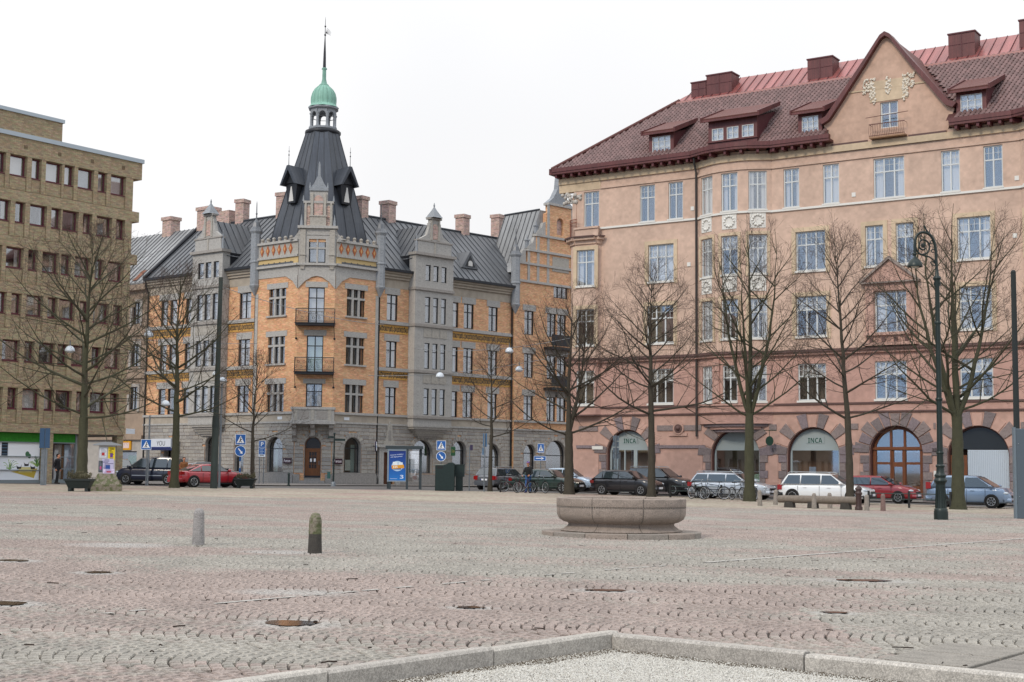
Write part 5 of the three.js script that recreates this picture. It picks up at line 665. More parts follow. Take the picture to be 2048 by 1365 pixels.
  // big gable
  {
    const L = [[-5.1, 25.95], [-4.6, 26.2], [-4.1, 26.85], [-1.95, 29.8], [-1.05, 31.1], [-0.8, 31.45], [-0.48, 31.65]], out = [...L, ...L.slice(0, -1).reverse().map(([x, y]) => [-0.96 - x, y])]; const body = [[-4.55, 24.3], [3.6, 24.3], ...out.slice().reverse()];
    const s = new THREE.Shape(body.map(a => new THREE.Vector2(...a))); s.holes.push(rectPath(-0.98, 0.27, 25.2, 27.05)); part(B, 'gable_wall', new GB().ext(s, -0.5, 0.02), tiled(0xd2b09a, TX.mottle, TX.fine, 0.002), P.m);
    const cop = [...out, ...out.slice().reverse().map(([x, y]) => [x + (x + 0.48) * 0.055, y + 0.3])]; part(B, 'gable_coping', new GB().poly(cop, -0.6, 0.45), redM, P.m);
    part(B, 'gable_roof', new GB().poly([...out.map(([x, y]) => [x * 1.03, y + 0.16])], -7.5, -0.55), tileM[1], P.m);
    part(B, 'moulding', new GB().box(-4.5, 3.6, 23.9, 24.36, 0.02, 0.16).poly([[-3.6, 28.0], [2.7, 28.0], [2.6, 28.1], [-3.5, 28.1]], 0.02, 0.08), cream, P.m); part(B, 'moulding', new GB().box(-4.5, -1.9, 24.36, 24.5, 0.02, 0.12).box(1.0, 3.6, 24.36, 24.5, 0.02, 0.12), brown, P.m);
    windowAt(B, P, -0.98, 0.27, 25.2, 27.05, { frame: M.frameW, cols: 2, tr: 0.55, depth: 0.15, fw: 0.09 });
    part(B, 'relief_field', new GB().box(-1.7, 1.0, 27.12, 28.6, 0.02, 0.07), cream, P.m); const rel = new GB(), r = rng(3); for (const [cx, cy, n, sx, sy] of [[-1.75, 28.3, 60, 0.42, 0.5], [1.05, 28.3, 60, 0.42, 0.5], [-0.35, 28.2, 36, 0.2, 0.6], [-1.5, 27.5, 30, 0.2, 0.5], [0.8, 27.5, 30, 0.2, 0.5]]) for (let k = 0; k < n; k++) rel.sph(cx + (r() - 0.5) * 2 * sx, cy + (r() - 0.5) * 2 * sy, 0.06, 0.05 + r() * 0.06, 6); part(B, 'plaster_ornament', rel, std(0xd4cbbb), P.m);
    const G = pgroup(B, 'iron_balcony', P.at(-1.6, 24.45, 0.02)); part(G, 'floor', new GB().box(0, 2.5, 0, 0.1, 0, 0.6), std(0x9a7a60)); const rl = new GB().box(0, 2.5, 0.95, 1.0, 0.55, 0.6).box(0, 2.5, 0.15, 0.19, 0.55, 0.6); for (let k = 0; k <= 20; k++) { const x = 0.02 + k * 0.123; rl.tube([V(x, 0.1, 0.58), V(x, 0.4, 0.72), V(x, 0.95, 0.58)], 0.013, 4); } for (const x of [0.02, 2.48]) rl.rod(V(x, 0.97, 0.02), V(x, 0.97, 0.57), 0.02, 4); rl.rod(V(-0.25, 1.5, 0.5), V(2.75, 1.62, 0.5), 0.025, 5); part(G, 'railing', rl, std(0x6a4a40));
  }
  // dormers
  const dormer = (s0, s1, n, z = 0.1, lift = 0) => {
    const G = pgroup(B, 'roof_dormer', P.at(s0, 25.05 + lift, z)), w = s1 - s0, h = 1.95, hs = []; const gap = 0.28, ww = (w - gap * (n + 1)) / n; for (let k = 0; k < n; k++) hs.push(rectPath(gap + k * (ww + gap), gap + k * (ww + gap) + ww, 0.45, n > 1 ? 1.35 : 1.7)); const s = new THREE.Shape([[0, 0], [w, 0], [w, h], [0, h]].map(a => new THREE.Vector2(...a))); s.holes.push(...hs);
    part(G, 'dormer_front', new GB().ext(s, -0.2, 0), redM); part(G, 'cheek', new GB().poly([[-0.2, 0], [-0.2, h], [-3.4, 2.95]], 0, 0.12, new THREE.Matrix4().makeRotationY(-Math.PI / 2).setPosition(0.12, 0, 0)).poly([[-0.2, 0], [-0.2, h], [-3.4, 2.95]], 0, 0.12, new THREE.Matrix4().makeRotationY(-Math.PI / 2).setPosition(w, 0, 0)), redD);
    part(G, 'dormer_roof', new GB().poly([[0.45, h - 0.1], [0.5, h + 0.12], [-3.6, h + 1.75], [-3.6, h + 1.5]], -w - 0.3, 0.3, new THREE.Matrix4().makeRotationY(-Math.PI / 2)), tileM[1]); part(G, 'bargeboard', new GB().poly([[0.55, h - 0.16], [0.6, h + 0.2], [-3.3, h + 1.72], [-3.3, h + 1.4]], -w - 0.42, -w - 0.28, new THREE.Matrix4().makeRotationY(-Math.PI / 2)).poly([[0.55, h - 0.16], [0.6, h + 0.2], [-3.3, h + 1.72], [-3.3, h + 1.4]], 0.28, 0.42, new THREE.Matrix4().makeRotationY(-Math.PI / 2)).box(-0.3, w + 0.3, h - 0.14, h, 0.4, 0.52), redM);
    part(G, 'sill', new GB().box(-0.05, w + 0.05, 0.3, 0.42, -0.1, 0.12), redM);
    for (let k = 0; k < n; k++) windowAt(B, { at: (q, y, o, r2) => P.at(s0 + q, 25.05 + lift + y, z + o, r2) }, gap + k * (ww + gap), gap + k * (ww + gap) + ww, 0.45, n > 1 ? 1.35 : 1.7, { frame: M.frameW, cols: n > 1 ? 2 : 3, tr: 0, rows: n > 1 ? 2 : 3, depth: 0.06, fw: 0.05, blind: 0.96 });
  };
  dormer(-19.1, -17.0, 1); dormer(-13.9, -10.0, 3, 0.5, 0.25); dormer(-7.0, -5.2, 1); dormer(4.3, 6.3, 1, 0.1);
  // downpipe, wall lamps, vents
  part(B, 'downpipe', new GB().tube([V(-14.95, 24.6, 0.8), V(-14.98, 24.2, 0.7), V(-15.1, 23.6, 0.14), V(-15.1, 3.9, 0.14)], 0.085, 8), std(0x3c3836), P.m);
  for (const [s, y] of [[-15.6, 20.8], [-3.1, 20.6], [8, 20.6], [-15.9, 16.6], [7.8, 16.8]]) part(B, 'wall_vent', new GB().box(s, s + 0.28, y, y + 0.3, 0, 0.05), white, P.m);
  part(B, 'house_number', new GB().box(2.35, 2.75, 1.15, 1.55, 0.04, 0.07), white, P.m); part(B, 'street_name_plate', new GB().box(-24.0, -23.05, 2.95, 3.2, 0.12, 0.15), white, P.m);
  part(B, 'shop_sign', new GB().add(new THREE.CylinderGeometry(0.34, 0.34, 0.08, 20).scale(0.8, 1, 1).rotateX(Math.PI / 2), T(0, 0, 0)).rod(V(-0.4, 0.75, 0), V(0.5, 0.75, 0), 0.03).rod(V(0, 0.3, 0), V(0, 0.75, 0), 0.02), std(0x1c3a2c), P.at(-9.1, 3.55, 0.7, 0.5));
}
const tileRoof = tiled(0x6a4238, TX.speck);
// ---------- brick office block on the left ----------
{
  const B = thing('office_building', 'tan brick office block with red framed windows over a furniture shop', 'building', 0, 0, 0, undefined, 0);
  const P = Plane(-23.806, -87.465, -52.7), S0 = -26;
  const rows = [4.55, 7.28, 9.98, 12.63, 15.3, 18.0], h = 1.17; const wins = [];
  rows.forEach((y, r) => { const list = []; const even = r % 2 === 1; for (let k = -1; k < 5; k++) { const o = -k * 4.62; const base = even ? [[-1.62, 1.06], [-2.57, 0.6], [-4.01, 1.08], [-4.96, 0.63]] : [[-1.13, 0.61], [-2.57, 1.08], [-3.54, 0.6], [-4.98, 1.07]]; for (const [x, w] of base) { const a = x + o; if (a < -0.2 && a > S0 + 0.5 && a + w < -0.3) list.push([a, a + w]); } } wins.push(list); });
  const holes = wins.flatMap((l, r) => l.map(([a, b]) => rectPath(a, b, rows[r], rows[r] + h)));
  part(B, 'wall', wallGeo(S0, -0.05, 3.2, 20.3, holes, 0.5), M.brickT, P.m);
  wins.forEach((l, r) => l.forEach(([a, b], k) => {
    const u = HT[(r * 131 + k * 17) & 65535]; windowAt(B, P, a, b, rows[r], rows[r] + h, { frame: M.frameR, fw: 0.07, cols: 1, tr: 0, depth: 0.2, ...(r === 5 ? { blind: 0.96, blindMat: u < 0.6 ? M.curtain : M.curtainG } : u < 0.3 ? { drapes: 0.18 } : u < 0.45 ? { blind: 0.97 } : { drapes: 0.08, blindMat: M.curtainG }) });
    part(B, 'spandrel_panel', new GB().box(a + 0.03, b - 0.03, rows[r] - 0.82, rows[r] - 0.06, -0.02, 0.02), M.brickT, P.m); part(B, 'window_sill', new GB().box(a, b, rows[r] - 0.05, rows[r] + 0.0, -0.16, 0.05), M.frameR, P.m);
  }));
  // brick piers between the windows, and the storey bands
  wins.forEach((l, r) => { const s = l.slice().sort((x, y) => x[0] - y[0]); for (let k = 0; k < s.length - 1; k++) part(B, 'brick_pier', new GB().box(s[k][1] + 0.03, s[k + 1][0] - 0.03, rows[r] - 0.85, rows[r] + h + 0.02, 0, 0.09), M.brickT, P.m); part(B, 'brick_pier', new GB().box(s[s.length - 1][1] + 0.03, 0.02, rows[r] - 0.85, rows[r] + h + 0.02, 0, 0.09), M.brickT, P.m); });
  const bandY = [[3.2, 3.68], ...rows.slice(1).map((y, k) => [rows[k] + h + 0.02, y - 0.87]), [19.2, 20.25]];
  bandY.forEach(([a, b], k) => { const e = k === 0 ? 0.05 : k === 6 ? 0.66 : 0.34 + 0.04 * k; part(B, 'brick_band', new GB().box(S0, e, a, b, -0.02, 0.1).box(0.0, e, a, b, -9, -0.02), M.brickT, P.m); });
  part(B, 'coping', new GB().box(S0, 0.76, 20.25, 20.5, -0.3, 0.18).box(0.3, 0.76, 20.25, 20.5, -9.2, -0.3), std(0xa9b4bb, { roughness: 0.5 }), P.m);
  rows.forEach((y, r) => { const G = pgroup(B, 'corner_window', P.at(0.05, y, -0.3)); part(G, 'frame', new GB().box(0, 0.12, 0, h, -0.12, 0).box(0, 0.12, 0, h, -1.6, -1.48).box(0, 0.12, 0, 0.1, -1.48, -0.12).box(0, 0.12, h - 0.1, h, -1.48, -0.12), M.frameR); part(G, 'pane', new GB().box(0.05, 0.06, 0.05, h - 0.05, -1.5, -0.1), M.pane); });
  part(B, 'side_wall', new GB().box(-0.4, 0.0, 3.2, 20.3, -9, -2.0).box(-0.4, 0.02, 3.2, 20.3, -0.35, -0.0).box(-0.4, 0, 3.2, 4.5, -2, -0.35), M.brickT, P.m); part(B, 'inner_wall', new GB().box(S0, -0.9, 3.3, 20.0, -9.2, -1.2).box(S0, -0.2, 20.0, 20.2, -9.2, -0.4), M.dark, P.m);
  part(B, 'penthouse', new GB().box(S0, -3.1, 20.2, 22.5, -6, -3.0), M.brickT, P.m); part(B, 'coping', new GB().box(S0, -3.0, 22.5, 22.72, -6.1, -2.9), std(0xa9b4bb, { roughness: 0.5 }), P.m);
  for (let k = 0; k < 6; k++) { const x = -0.75 - k * 2.3; part(B, 'vent_grille', new GB().box(x - 0.12, x - 0.09, 19.62, 19.85, 0.1, 0.12).box(x - 0.04, x - 0.01, 19.62, 19.85, 0.1, 0.12).box(x + 0.04, x + 0.07, 19.62, 19.85, 0.1, 0.12), std(0x5a4634), P.m); }
  // ground floor: open corner, piers, shop
  part(B, 'corner_pier', new GB().box(-0.46, 0, -0.4, 3.2, -0.5, 0.0), M.brickT, P.m); part(B, 'brick_pier', new GB().box(-5.63, -5.02, -0.4, 3.2, -0.5, 0.05).box(-11.2, -10.6, -0.4, 3.2, -0.5, 0.05), M.brickT, P.m); part(B, 'soffit', new GB().box(-3.2, -0.05, 3.1, 3.2, -8.8, -0.02), M.dark, P.m);
  part(B, 'shop_wall', new GB().box(S0, -2.9, -0.4, 3.2, -8, -1.5).box(-3.25, -2.9, -0.4, 3.2, -1.5, -0.4), std(0x8d8781), P.m);
  const ad = canvasTex(1024, 640, (x, w, hh) => { x.fillStyle = '#dfe3e8'; x.fillRect(0, 0, w, hh); x.fillStyle = '#eceef0'; x.fillRect(260, 0, 764, 400); const r = rng(11); x.fillStyle = '#b9a13f'; x.beginPath(); x.moveTo(330, 500); x.lineTo(980, 440); x.lineTo(900, 610); x.closePath(); x.fill(); x.fillStyle = '#d2c78a'; x.fillRect(520, 420, 330, 90); x.fillStyle = '#17181c'; for (const [a, b] of [[460, 380], [640, 330], [800, 380]]) { x.beginPath(); x.moveTo(a, b); x.quadraticCurveTo(a + 20, b + 50, a + 110, b + 36); x.lineTo(a + 130, b - 10); x.lineTo(a + 120, b + 70); x.lineTo(a + 20, b + 76); x.fill(); } for (let k = 0; k < 90; k++) { x.strokeStyle = ['#4f7a3a', '#6c9a48', '#2e5a3a', '#9ab25a'][k % 4]; x.lineWidth = 7; const bx = k < 60 ? 970 : 300, by = k < 60 ? 420 : 470, a = -Math.PI / 2 + (r() - 0.5) * 2.4, l = 60 + r() * 190; x.beginPath(); x.moveTo(bx, by); x.quadraticCurveTo(bx + Math.cos(a) * l * 0.6, by + Math.sin(a) * l, bx + Math.cos(a) * l, by + Math.sin(a) * l * 0.8); x.stroke(); } x.fillStyle = '#16202c'; x.fillRect(90, 0, 150, 230); x.fillStyle = '#56738a'; for (let k = 0; k < 4; k++) x.fillRect(96, 40 + k * 52, 138, 10); x.fillStyle = '#c8703c'; x.fillRect(0, 470, 70, 90); x.fillStyle = '#3f6a4a'; x.beginPath(); x.arc(720, 200, 50, 0, 7); x.arc(770, 230, 40, 0, 7); x.fill(); });
  const adM = std(0xffffff, { map: ad, roughness: 0.35 });
  { const g = new THREE.BoxGeometry(2.75, 2.15, 0.04); part(B, 'shop_print', g, adM, P.at(-7.05, 1.55, -0.3)); const g2 = new THREE.BoxGeometry(2.0, 2.15, 0.04); part(B, 'shop_print', g2, adM, P.at(-9.55, 1.55, -0.3)); }
  part(B, 'shop_frame', new GB().box(-8.5, -8.42, 0.35, 3.2, -0.29, -0.2).box(-10.6, -5.63, 0.3, 0.46, -0.29, -0.2).box(-10.6, -5.63, 2.6, 2.66, -0.29, -0.2).box(-10.6, -5.63, 1.02, 1.06, -0.27, -0.2).box(-10.6, -5.63, 1.8, 1.84, -0.27, -0.2).box(-5.02, -3.2, 2.62, 2.68, -0.29, -0.2).box(-5.02, -3.2, 0.3, 0.5, -0.29, -0.2).box(-3.28, -3.2, 0.5, 3.2, -0.29, -0.2).box(-5.02, -3.28, 1.1, 1.14, -0.29, -0.2).box(-5.02, -3.28, 1.8, 1.84, -0.29, -0.2), std(0x7b8486, { roughness: 0.5 }), P.m);
  const grn = tiled(0x3a9a2a, TX.speck, TX.rough, 0.02); part(B, 'green_fascia', new GB().box(-10.6, -8.5, 2.66, 3.18, -0.4, -0.28), grn, P.m); part(B, 'green_fascia', new GB().box(-8.42, -5.63, 2.66, 3.18, -0.4, -0.28), grn, P.m); part(B, 'green_fascia', new GB().box(-5.02, -3.28, 2.68, 3.18, -0.4, -0.28), grn, P.m);
  part(B, 'shop_base', new GB().box(-10.6, -3.2, -0.4, 0.3, -0.5, -0.2), std(0x77716d), P.m);
  { const G = pgroup(B, 'shop_window', P.at(-5.02, 0.5, -0.3)); part(G, 'pane', new GB().box(0, 1.75, 0, 2.1, 0, 0.006), M.pane); const c = new GB(); for (let k = 0; k < 7; k++) c.box(0.55 + k * 0.07, 0.61 + k * 0.07, 0, 2.05, -0.3 - (k % 2) * 0.04, -0.28); part(G, 'curtain', c, std(0xb9b2ad)); part(G, 'display_board', new GB().box(0.02, 0.5, 0, 2.05, -0.35, -0.3), std(0x38506e)); part(G, 'display_board', new GB().box(1.25, 1.75, 0, 2.05, -0.35, -0.3), std(0xa9b8c8)); part(G, 'display_post', new GB().box(1.08, 1.22, 0, 2.05, -0.35, -0.3), std(0x7a5638)); part(G, 'room', new GB().box(0, 1.75, 0, 2.1, -0.9, -0.88), M.dark); }
  part(B, 'street_name_plate', new GB().box(0.1, 0.75, 3.3, 3.62, 0.1, 0.13), std(0xd5d9dd), P.m);
}
// ---------- narrow beige neighbour between the two ----------
{
  const B = thing('townhouse', 'narrow beige plastered house squeezed between office block and corner building', 'building', 0, 0, 0, undefined, 0);
  const P = Plane(-16.112, -106, 38.5); const a = -29, b = -18.45; const beige = tiled(0xa8937f, TX.mottle, TX.fine, 0.002), pale = tiled(0xbab3aa, TX.mottle, null, 0);
  const ws = [[-20.5, -19.4], [-23, -21.9], [-25.5, -24.4]], ys = [[6.0, 7.9], [9.6, 11.5], [13.2, 15.0]];
  part(B, 'wall', wallGeo(a, b, 3.7, 16.4, ws.flatMap(w => ys.map(y => rectPath(...w, ...y)))), beige, P.at(0, 0, -0.3)); part(B, 'ground_wall', wallGeo(a, b, -0.4, 3.7, [rectPath(-21.9, -19.3, -0.1, 2.55)]), pale, P.at(0, 0, -0.3));
  for (const w of ws) for (const y of ys) { windowAt(B, { at: (s, q, z, r) => P.at(s, q, z - 0.3, r) }, ...w, ...y, { cols: 2, tr: 0.66, depth: 0.14, drapes: 0.15 }); part(B, 'window_surround', new GB().box(w[0] - 0.25, w[0], y[0] - 0.2, y[1] + 0.25, -0.3, -0.22).box(w[1], w[1] + 0.25, y[0] - 0.2, y[1] + 0.25, -0.3, -0.22).box(w[0], w[1], y[1], y[1] + 0.25, -0.3, -0.22), pale, P.m); }
  part(B, 'moulding', new GB().box(a, b, 3.5, 3.85, -0.3, -0.05).box(a, b, 8.6, 8.8, -0.3, -0.12).box(a, b, 12.2, 12.4, -0.3, -0.12).box(a, b, 16.0, 16.5, -0.3, 0.1), beige, P.m);
  { const G = pgroup(B, 'shop_window', P.at(-21.9, -0.1, -0.45)); part(G, 'frame', new GB().box(0, 0.1, 0, 2.65, -0.05, 0.05).box(2.5, 2.6, 0, 2.65, -0.05, 0.05).box(0.1, 2.5, 2.55, 2.65, -0.05, 0.05), M.frameK); part(G, 'pane', new GB().box(0.05, 2.55, 0, 2.6, -0.01, 0), M.pane); part(G, 'room', new GB().box(-0.1, 2.7, -0.1, 2.8, -0.7, -0.68), M.dark); part(G, 'neon_board', new GB().box(0.9, 2.4, 1.5, 2.3, -0.3, -0.28), std(0x14602c)); }
  part(B, 'yellow_sign', new GB().box(-21.4, -20.0, 2.65, 3.4, -0.3, -0.18), std(0xd89a1c), P.m); part(B, 'yellow_sign_panel', new GB().box(-21.2, -20.2, 2.8, 3.25, -0.18, -0.16), std(0xd8c0b8), P.m);
  const e = 0.1, yE = 16.6, yR = 21.9, zR = -5.4, sh = new THREE.Shape([[e, yE], [zR, yR], [-11, 16.8], [-11, 16.4], [zR, yR - 0.3], [e, yE - 0.15]].map(q => new THREE.Vector2(...q)));
  part(B, 'roof', new GB().ext(sh, -b, -a, new THREE.Matrix4().makeRotationY(-Math.PI / 2)), M.roofL, P.m); for (let s = a + 0.2; s < b; s += 0.6) part(B, 'roof_seam', new GB().rod(V(s, yE + 0.03, e), V(s, yR + 0.03, zR), 0.035, 4), std(0x55585c), P.m);
  part(B, 'rust_patch', new GB().poly([[-20.4, 0.2], [-19.8, 0.2], [-19.8, 1.6], [-20.4, 1.6]], 0, 0.012, new THREE.Matrix4().makeTranslation(0, 16.72, 0.06).multiply(new THREE.Matrix4().makeRotationX(-0.806))), tiled(0x8e5a42, TX.speck), P.m);
  part(B, 'inner_wall', new GB().box(a, b - 0.1, -0.4, 16.3, -9.8, -1.3), M.dark, P.m); part(B, 'chimney', new GB().box(-22.9, -21.7, 20.6, 23.2, -5.9, -4.9).box(-23, -21.6, 22.9, 23.2, -6, -4.8), M.brickR, P.m);
}
// ---------- houses along the left side of the square, out of the frame, that the windows opposite mirror ----------
[[-27.2, -43, 15.5, 0x8a6a58], [-43.2, -61, 17.5, 0x7a7468], [-61.2, -84, 14.5, 0x94806a]].forEach(([b, a, h, c], k) => {
  const B = thing('row_house', ['brown plastered house next to the office block, beyond the left edge', 'grey plastered house in the row beyond the left edge', 'sandy plastered house at the far end of the row beyond the left edge'][k], 'building', 0, 0, 0, 'houses beyond the left edge', 0), P = Plane(-23.806, -87.465, -52.7); const ws = [], m = tiled(c, TX.mottle);
  for (let x = a + 1; x < b - 1.6; x += 2.9) for (let y = 1; y < h - 2.2; y += 3.4) ws.push([x, x + 1.2, y, y + 1.8]);
  part(B, 'wall', wallGeo(a, b, -1, h, ws.map(w => rectPath(...w)), 0.4), m, P.m); for (const w of ws) part(B, 'window', new GB().box(w[0], w[1], w[2], w[3], -0.25, -0.2), M.pane, P.m);
  part(B, 'roof', new GB().poly([[0.4, h], [-5, h + 4], [-11, h]], -b, -a, new THREE.Matrix4().makeRotationY(-Math.PI / 2)), tileRoof, P.m); part(B, 'rear_wall', new GB().box(a, b, -1, h, -10.8, -10.4), m, P.m);
});
// ---------- bare lime trees ----------
{
  const bark = tiled(0x4a4438, TX.speck, TX.rough, 0.015), barkG = tiled(0x4c4c36, TX.speck, TX.rough, 0.015), twigM = std(0x4a3a34, { roughness: 0.9 });
  function tree(name, label, x, z, o) {
    const r = rng(o.seed), Tr = thing(name, label, 'tree', x, z, 0, 'bare trees around the square'); const H = o.h, R0 = o.r, forkH = o.fork; const trunk = new GB(), limbs = new GB(), twigs = new GB();
    const lean = o.lean || [0, 0], top = V(lean[0], H, lean[1]);
    const axis = t => { const w = 0.12 * Math.sin(t * 5 + o.seed) * t; return V(top.x * t * t + w, H * t, top.z * t * t + w * 0.6); };
    const rad = t => Math.max(0.012, R0 * (1 - t) ** 1.15 * (t < forkH / H ? 1 : 0.85));
    { const pts = [], rr = []; for (let k = 0; k <= 12; k++) { const t = k / 12 * forkH / H; pts.push(axis(t)); rr.push(R0 * (1 - 0.25 * k / 12) * (k === 0 ? 1.35 : k === 1 ? 1.12 : 1) * (1 + 0.06 * Math.sin(k * 2.1 + o.seed))); } pts[0].y = -0.15; pts[12].y += 0.25; trunk.tube(pts, rr, 14); }
    const branch = (gb, p0, dir, len, r0, seg, sides, up, wob) => { const pts = [p0.clone()], rr = [r0]; const d = dir.clone().normalize(), p = p0.clone(); for (let k = 1; k <= seg; k++) { d.x += (r() - 0.5) * wob; d.z += (r() - 0.5) * wob; d.y += up / seg + (r() - 0.5) * wob * 0.6; d.normalize(); p.addScaledVector(d, len / seg); pts.push(p.clone()); rr.push(Math.max(0.0045, r0 * (1 - 0.86 * k / seg))); } gb.tube(pts, rr, sides, false); return pts; };
    const dirAt = (pts, i) => pts[Math.min(pts.length - 1, i + 1)].clone().sub(pts[Math.max(0, i - 1)]).normalize();
    const side = (d, spread) => { const a = V(r() - 0.5, r() - 0.5, r() - 0.5).normalize(), c = V().crossVectors(d, a).normalize(); return d.clone().multiplyScalar(Math.cos(spread)).addScaledVector(c, Math.sin(spread)); };
    // leaders: one main stem, or several from the fork
    const stems = []; const nS = o.stems || 1;
    for (let s = 0; s < nS; s++) { const pts = [], rr = []; const az = s / nS * 6.283 + o.seed, sp = nS > 1 && s > 0 ? o.spread || 1.6 : 0; const hh = s ? H * (0.82 + 0.14 * r()) : H; for (let k = 0; k <= 14; k++) { const t = forkH / H + (1 - forkH / H) * k / 14 * (hh - forkH) / (H - forkH); const a = axis(t), q = k / 14; pts.push(V(a.x + Math.cos(az) * sp * (1 - (1 - q) ** 2) + (r() - 0.5) * 0.07, a.y, a.z + Math.sin(az) * sp * (1 - (1 - q) ** 2) + (r() - 0.5) * 0.07)); rr.push(Math.max(0.012, R0 * 0.72 * (s ? 0.62 : nS > 1 ? 0.8 : 1) * (1 - q) ** 1.05)); } limbs.tube(pts, rr, 8, false); stems.push(pts); }
    const nB = o.nb || 30; const W = o.w;
    for (let k = 0; k < nB; k++) {
      const q = Math.pow((k + r() * 0.7) / nB, 0.85), st = stems[k % nS]; const i = Math.min(13, Math.floor(q * 13)); const p0 = st[i].clone().lerp(st[i + 1], r()); const az = k * 2.399 + r() * 0.5; const el = lerp(o.low ?? 0.05, 1.05, Math.pow(q, 0.95)) + (r() - 0.5) * 0.25; const prof = Math.pow(1 - q, 0.62) * (0.72 + 0.4 * r()) + 0.1;
      const len = W * 1.22 * prof; const d = V(Math.cos(az) * Math.cos(el), Math.sin(el), Math.sin(az) * Math.cos(el)); const r0 = Math.min(R0 * 0.4, 0.01 + len * 0.0105);
      const b = branch(limbs, p0, d, len, r0, 7, 6, 0.5 * (1 - q) + 0.1, 0.24);
      const nSub = Math.round(5 + len * 1.3); for (let j = 0; j < nSub; j++) { const f = 0.18 + 0.8 * (j + r()) / nSub, bi = Math.min(6, Math.floor(f * 7)), sp0 = b[bi].clone().lerp(b[bi + 1], f * 7 - bi); const l2 = len * (0.42 * (1 - f) + 0.16) * (0.7 + 0.6 * r()) + 0.25; const d2 = side(dirAt(b, bi), 0.5 + r() * 0.7); d2.y += 0.12; const s2 = branch(limbs, sp0, d2, l2, Math.max(0.008, r0 * (1 - f) * 0.55), 4, 4, 0.25, 0.3);
        const nT = Math.round(2 + l2 * 2.1); for (let m = 0; m < nT; m++) { const g = 0.25 + 0.75 * (m + r()) / nT, ti = Math.min(3, Math.floor(g * 4)), t0 = s2[ti].clone().lerp(s2[ti + 1], g * 4 - ti), l3 = 0.25 + r() * 0.6; const d3 = side(dirAt(s2, ti), 0.5 + r() * 0.6); const s3 = branch(twigs, t0, d3, l3, 0.006, 3, 3, 0.18, 0.4); if (r() < 0.6) branch(twigs, s3[1], side(dirAt(s3, 1), 0.7), l3 * 0.6, 0.0045, 2, 3, 0.1, 0.4); if (r() < 0.4) branch(twigs, s3[2], side(dirAt(s3, 2), 0.7), l3 * 0.45, 0.004, 2, 3, 0.1, 0.4); } }
    }
    part(Tr, 'trunk', trunk, o.green ? barkG : bark); const cr = pgroup(Tr, 'crown'); part(cr, 'limbs', limbs, o.green ? barkG : bark); part(cr, 'twigs', twigs, twigM); return Tr;
  }
  tree('bare_tree', 'large spreading bare tree in front of the brick office block', -20.9, -69.6, { h: 12.3, r: 0.28, fork: 3.2, w: 5.4, seed: 3, nb: 34, green: 1, low: 0.0 });
  tree('bare_tree', 'bare tree by the red coupe with mossy trunk', -17.94, -76.2, { h: 11.2, r: 0.23, fork: 3.7, w: 4.6, seed: 14, nb: 32, green: 1, low: 0.1 });
  tree('bare_tree', 'young slender bare tree behind the planter with the round blue sign', -14.75, -81.6, { h: 7.4, r: 0.13, fork: 2.6, w: 2.8, seed: 22, nb: 18, low: 0.25 });
  tree('bare_tree', 'thin young bare tree right of the dark green litter cabinet', -1.26, -87.9, { h: 9.0, r: 0.14, fork: 3.2, w: 2.7, seed: 31, nb: 20, low: 0.05 });
  tree('bare_tree', 'bare tree with thick trunk beside the dark green saloon', 3.41, -83.2, { h: 11.8, r: 0.3, fork: 3.4, w: 4.9, seed: 47, nb: 34, stems: 2, spread: 0.9, low: 0.2 });
  tree('bare_tree', 'bare tree in front of the left INCA shop beside the black hatchback', 7.98, -80.9, { h: 13.0, r: 0.23, fork: 4.4, w: 4.5, seed: 52, nb: 32, low: 0.1 });
  tree('bare_tree', 'tall many-stemmed bare tree between silver and white estate cars', 12.37, -73.9, { h: 15.0, r: 0.28, fork: 4.3, w: 4.4, seed: 68, nb: 36, stems: 4, spread: 1.5, green: 1, low: 0.35 });
  tree('bare_tree', 'slim leaning bare tree behind the stone trough bench', 16.75, -70.5, { h: 13.6, r: 0.2, fork: 4.0, w: 3.9, seed: 71, nb: 30, lean: [-0.7, 0], low: 0.25 });
  tree('bare_tree', 'large many-stemmed bare tree behind the green cast iron lamp', 20.55, -65.6, { h: 14.2, r: 0.31, fork: 4.0, w: 4.6, seed: 83, nb: 40, stems: 5, spread: 1.9, green: 1, low: 0.3 });
}
// ---------- cars ----------
function loftGeo(rings, caps = true) { const n = rings[0].length, p = [], idx = []; for (const r of rings) for (const v of r) p.push(v); for (let i = 0; i < rings.length - 1; i++) for (let j = 0; j < n; j++) { const a = i * n + j, b = i * n + (j + 1) % n, c = a + n, d = b + n; idx.push(a, b, c, b, d, c); } if (caps) for (const i of [0, rings.length - 1]) for (let j = 1; j < n - 1; j++) { const o = i * n; if (i) idx.push(o, o + j, o + j + 1); else idx.push(o, o + j + 1, o + j); } const g = new THREE.BufferGeometry().setFromPoints(p); g.setIndex(idx); g.computeVertexNormals(); return g; }
const prof = (pts, x) => { if (x <= pts[0][0]) return pts[0][1]; for (let k = 1; k < pts.length; k++) if (x <= pts[k][0]) { const [a, b] = [pts[k - 1], pts[k]]; const t = (x - a[0]) / (b[0] - a[0]); return lerp(a[1], b[1], sm(t) * 0.5 + t * 0.5); } return pts[pts.length - 1][1]; };
const glassM = new THREE.MeshPhysicalMaterial({ color: 0x2c363a, roughness: 0.04, ior: 2.0 }), plateTex = canvasTex(128, 32, x => { x.fillStyle = '#e4e6e8'; x.fillRect(0, 0, 128, 32); x.fillStyle = '#2a4a9a'; x.fillRect(0, 0, 10, 32); });
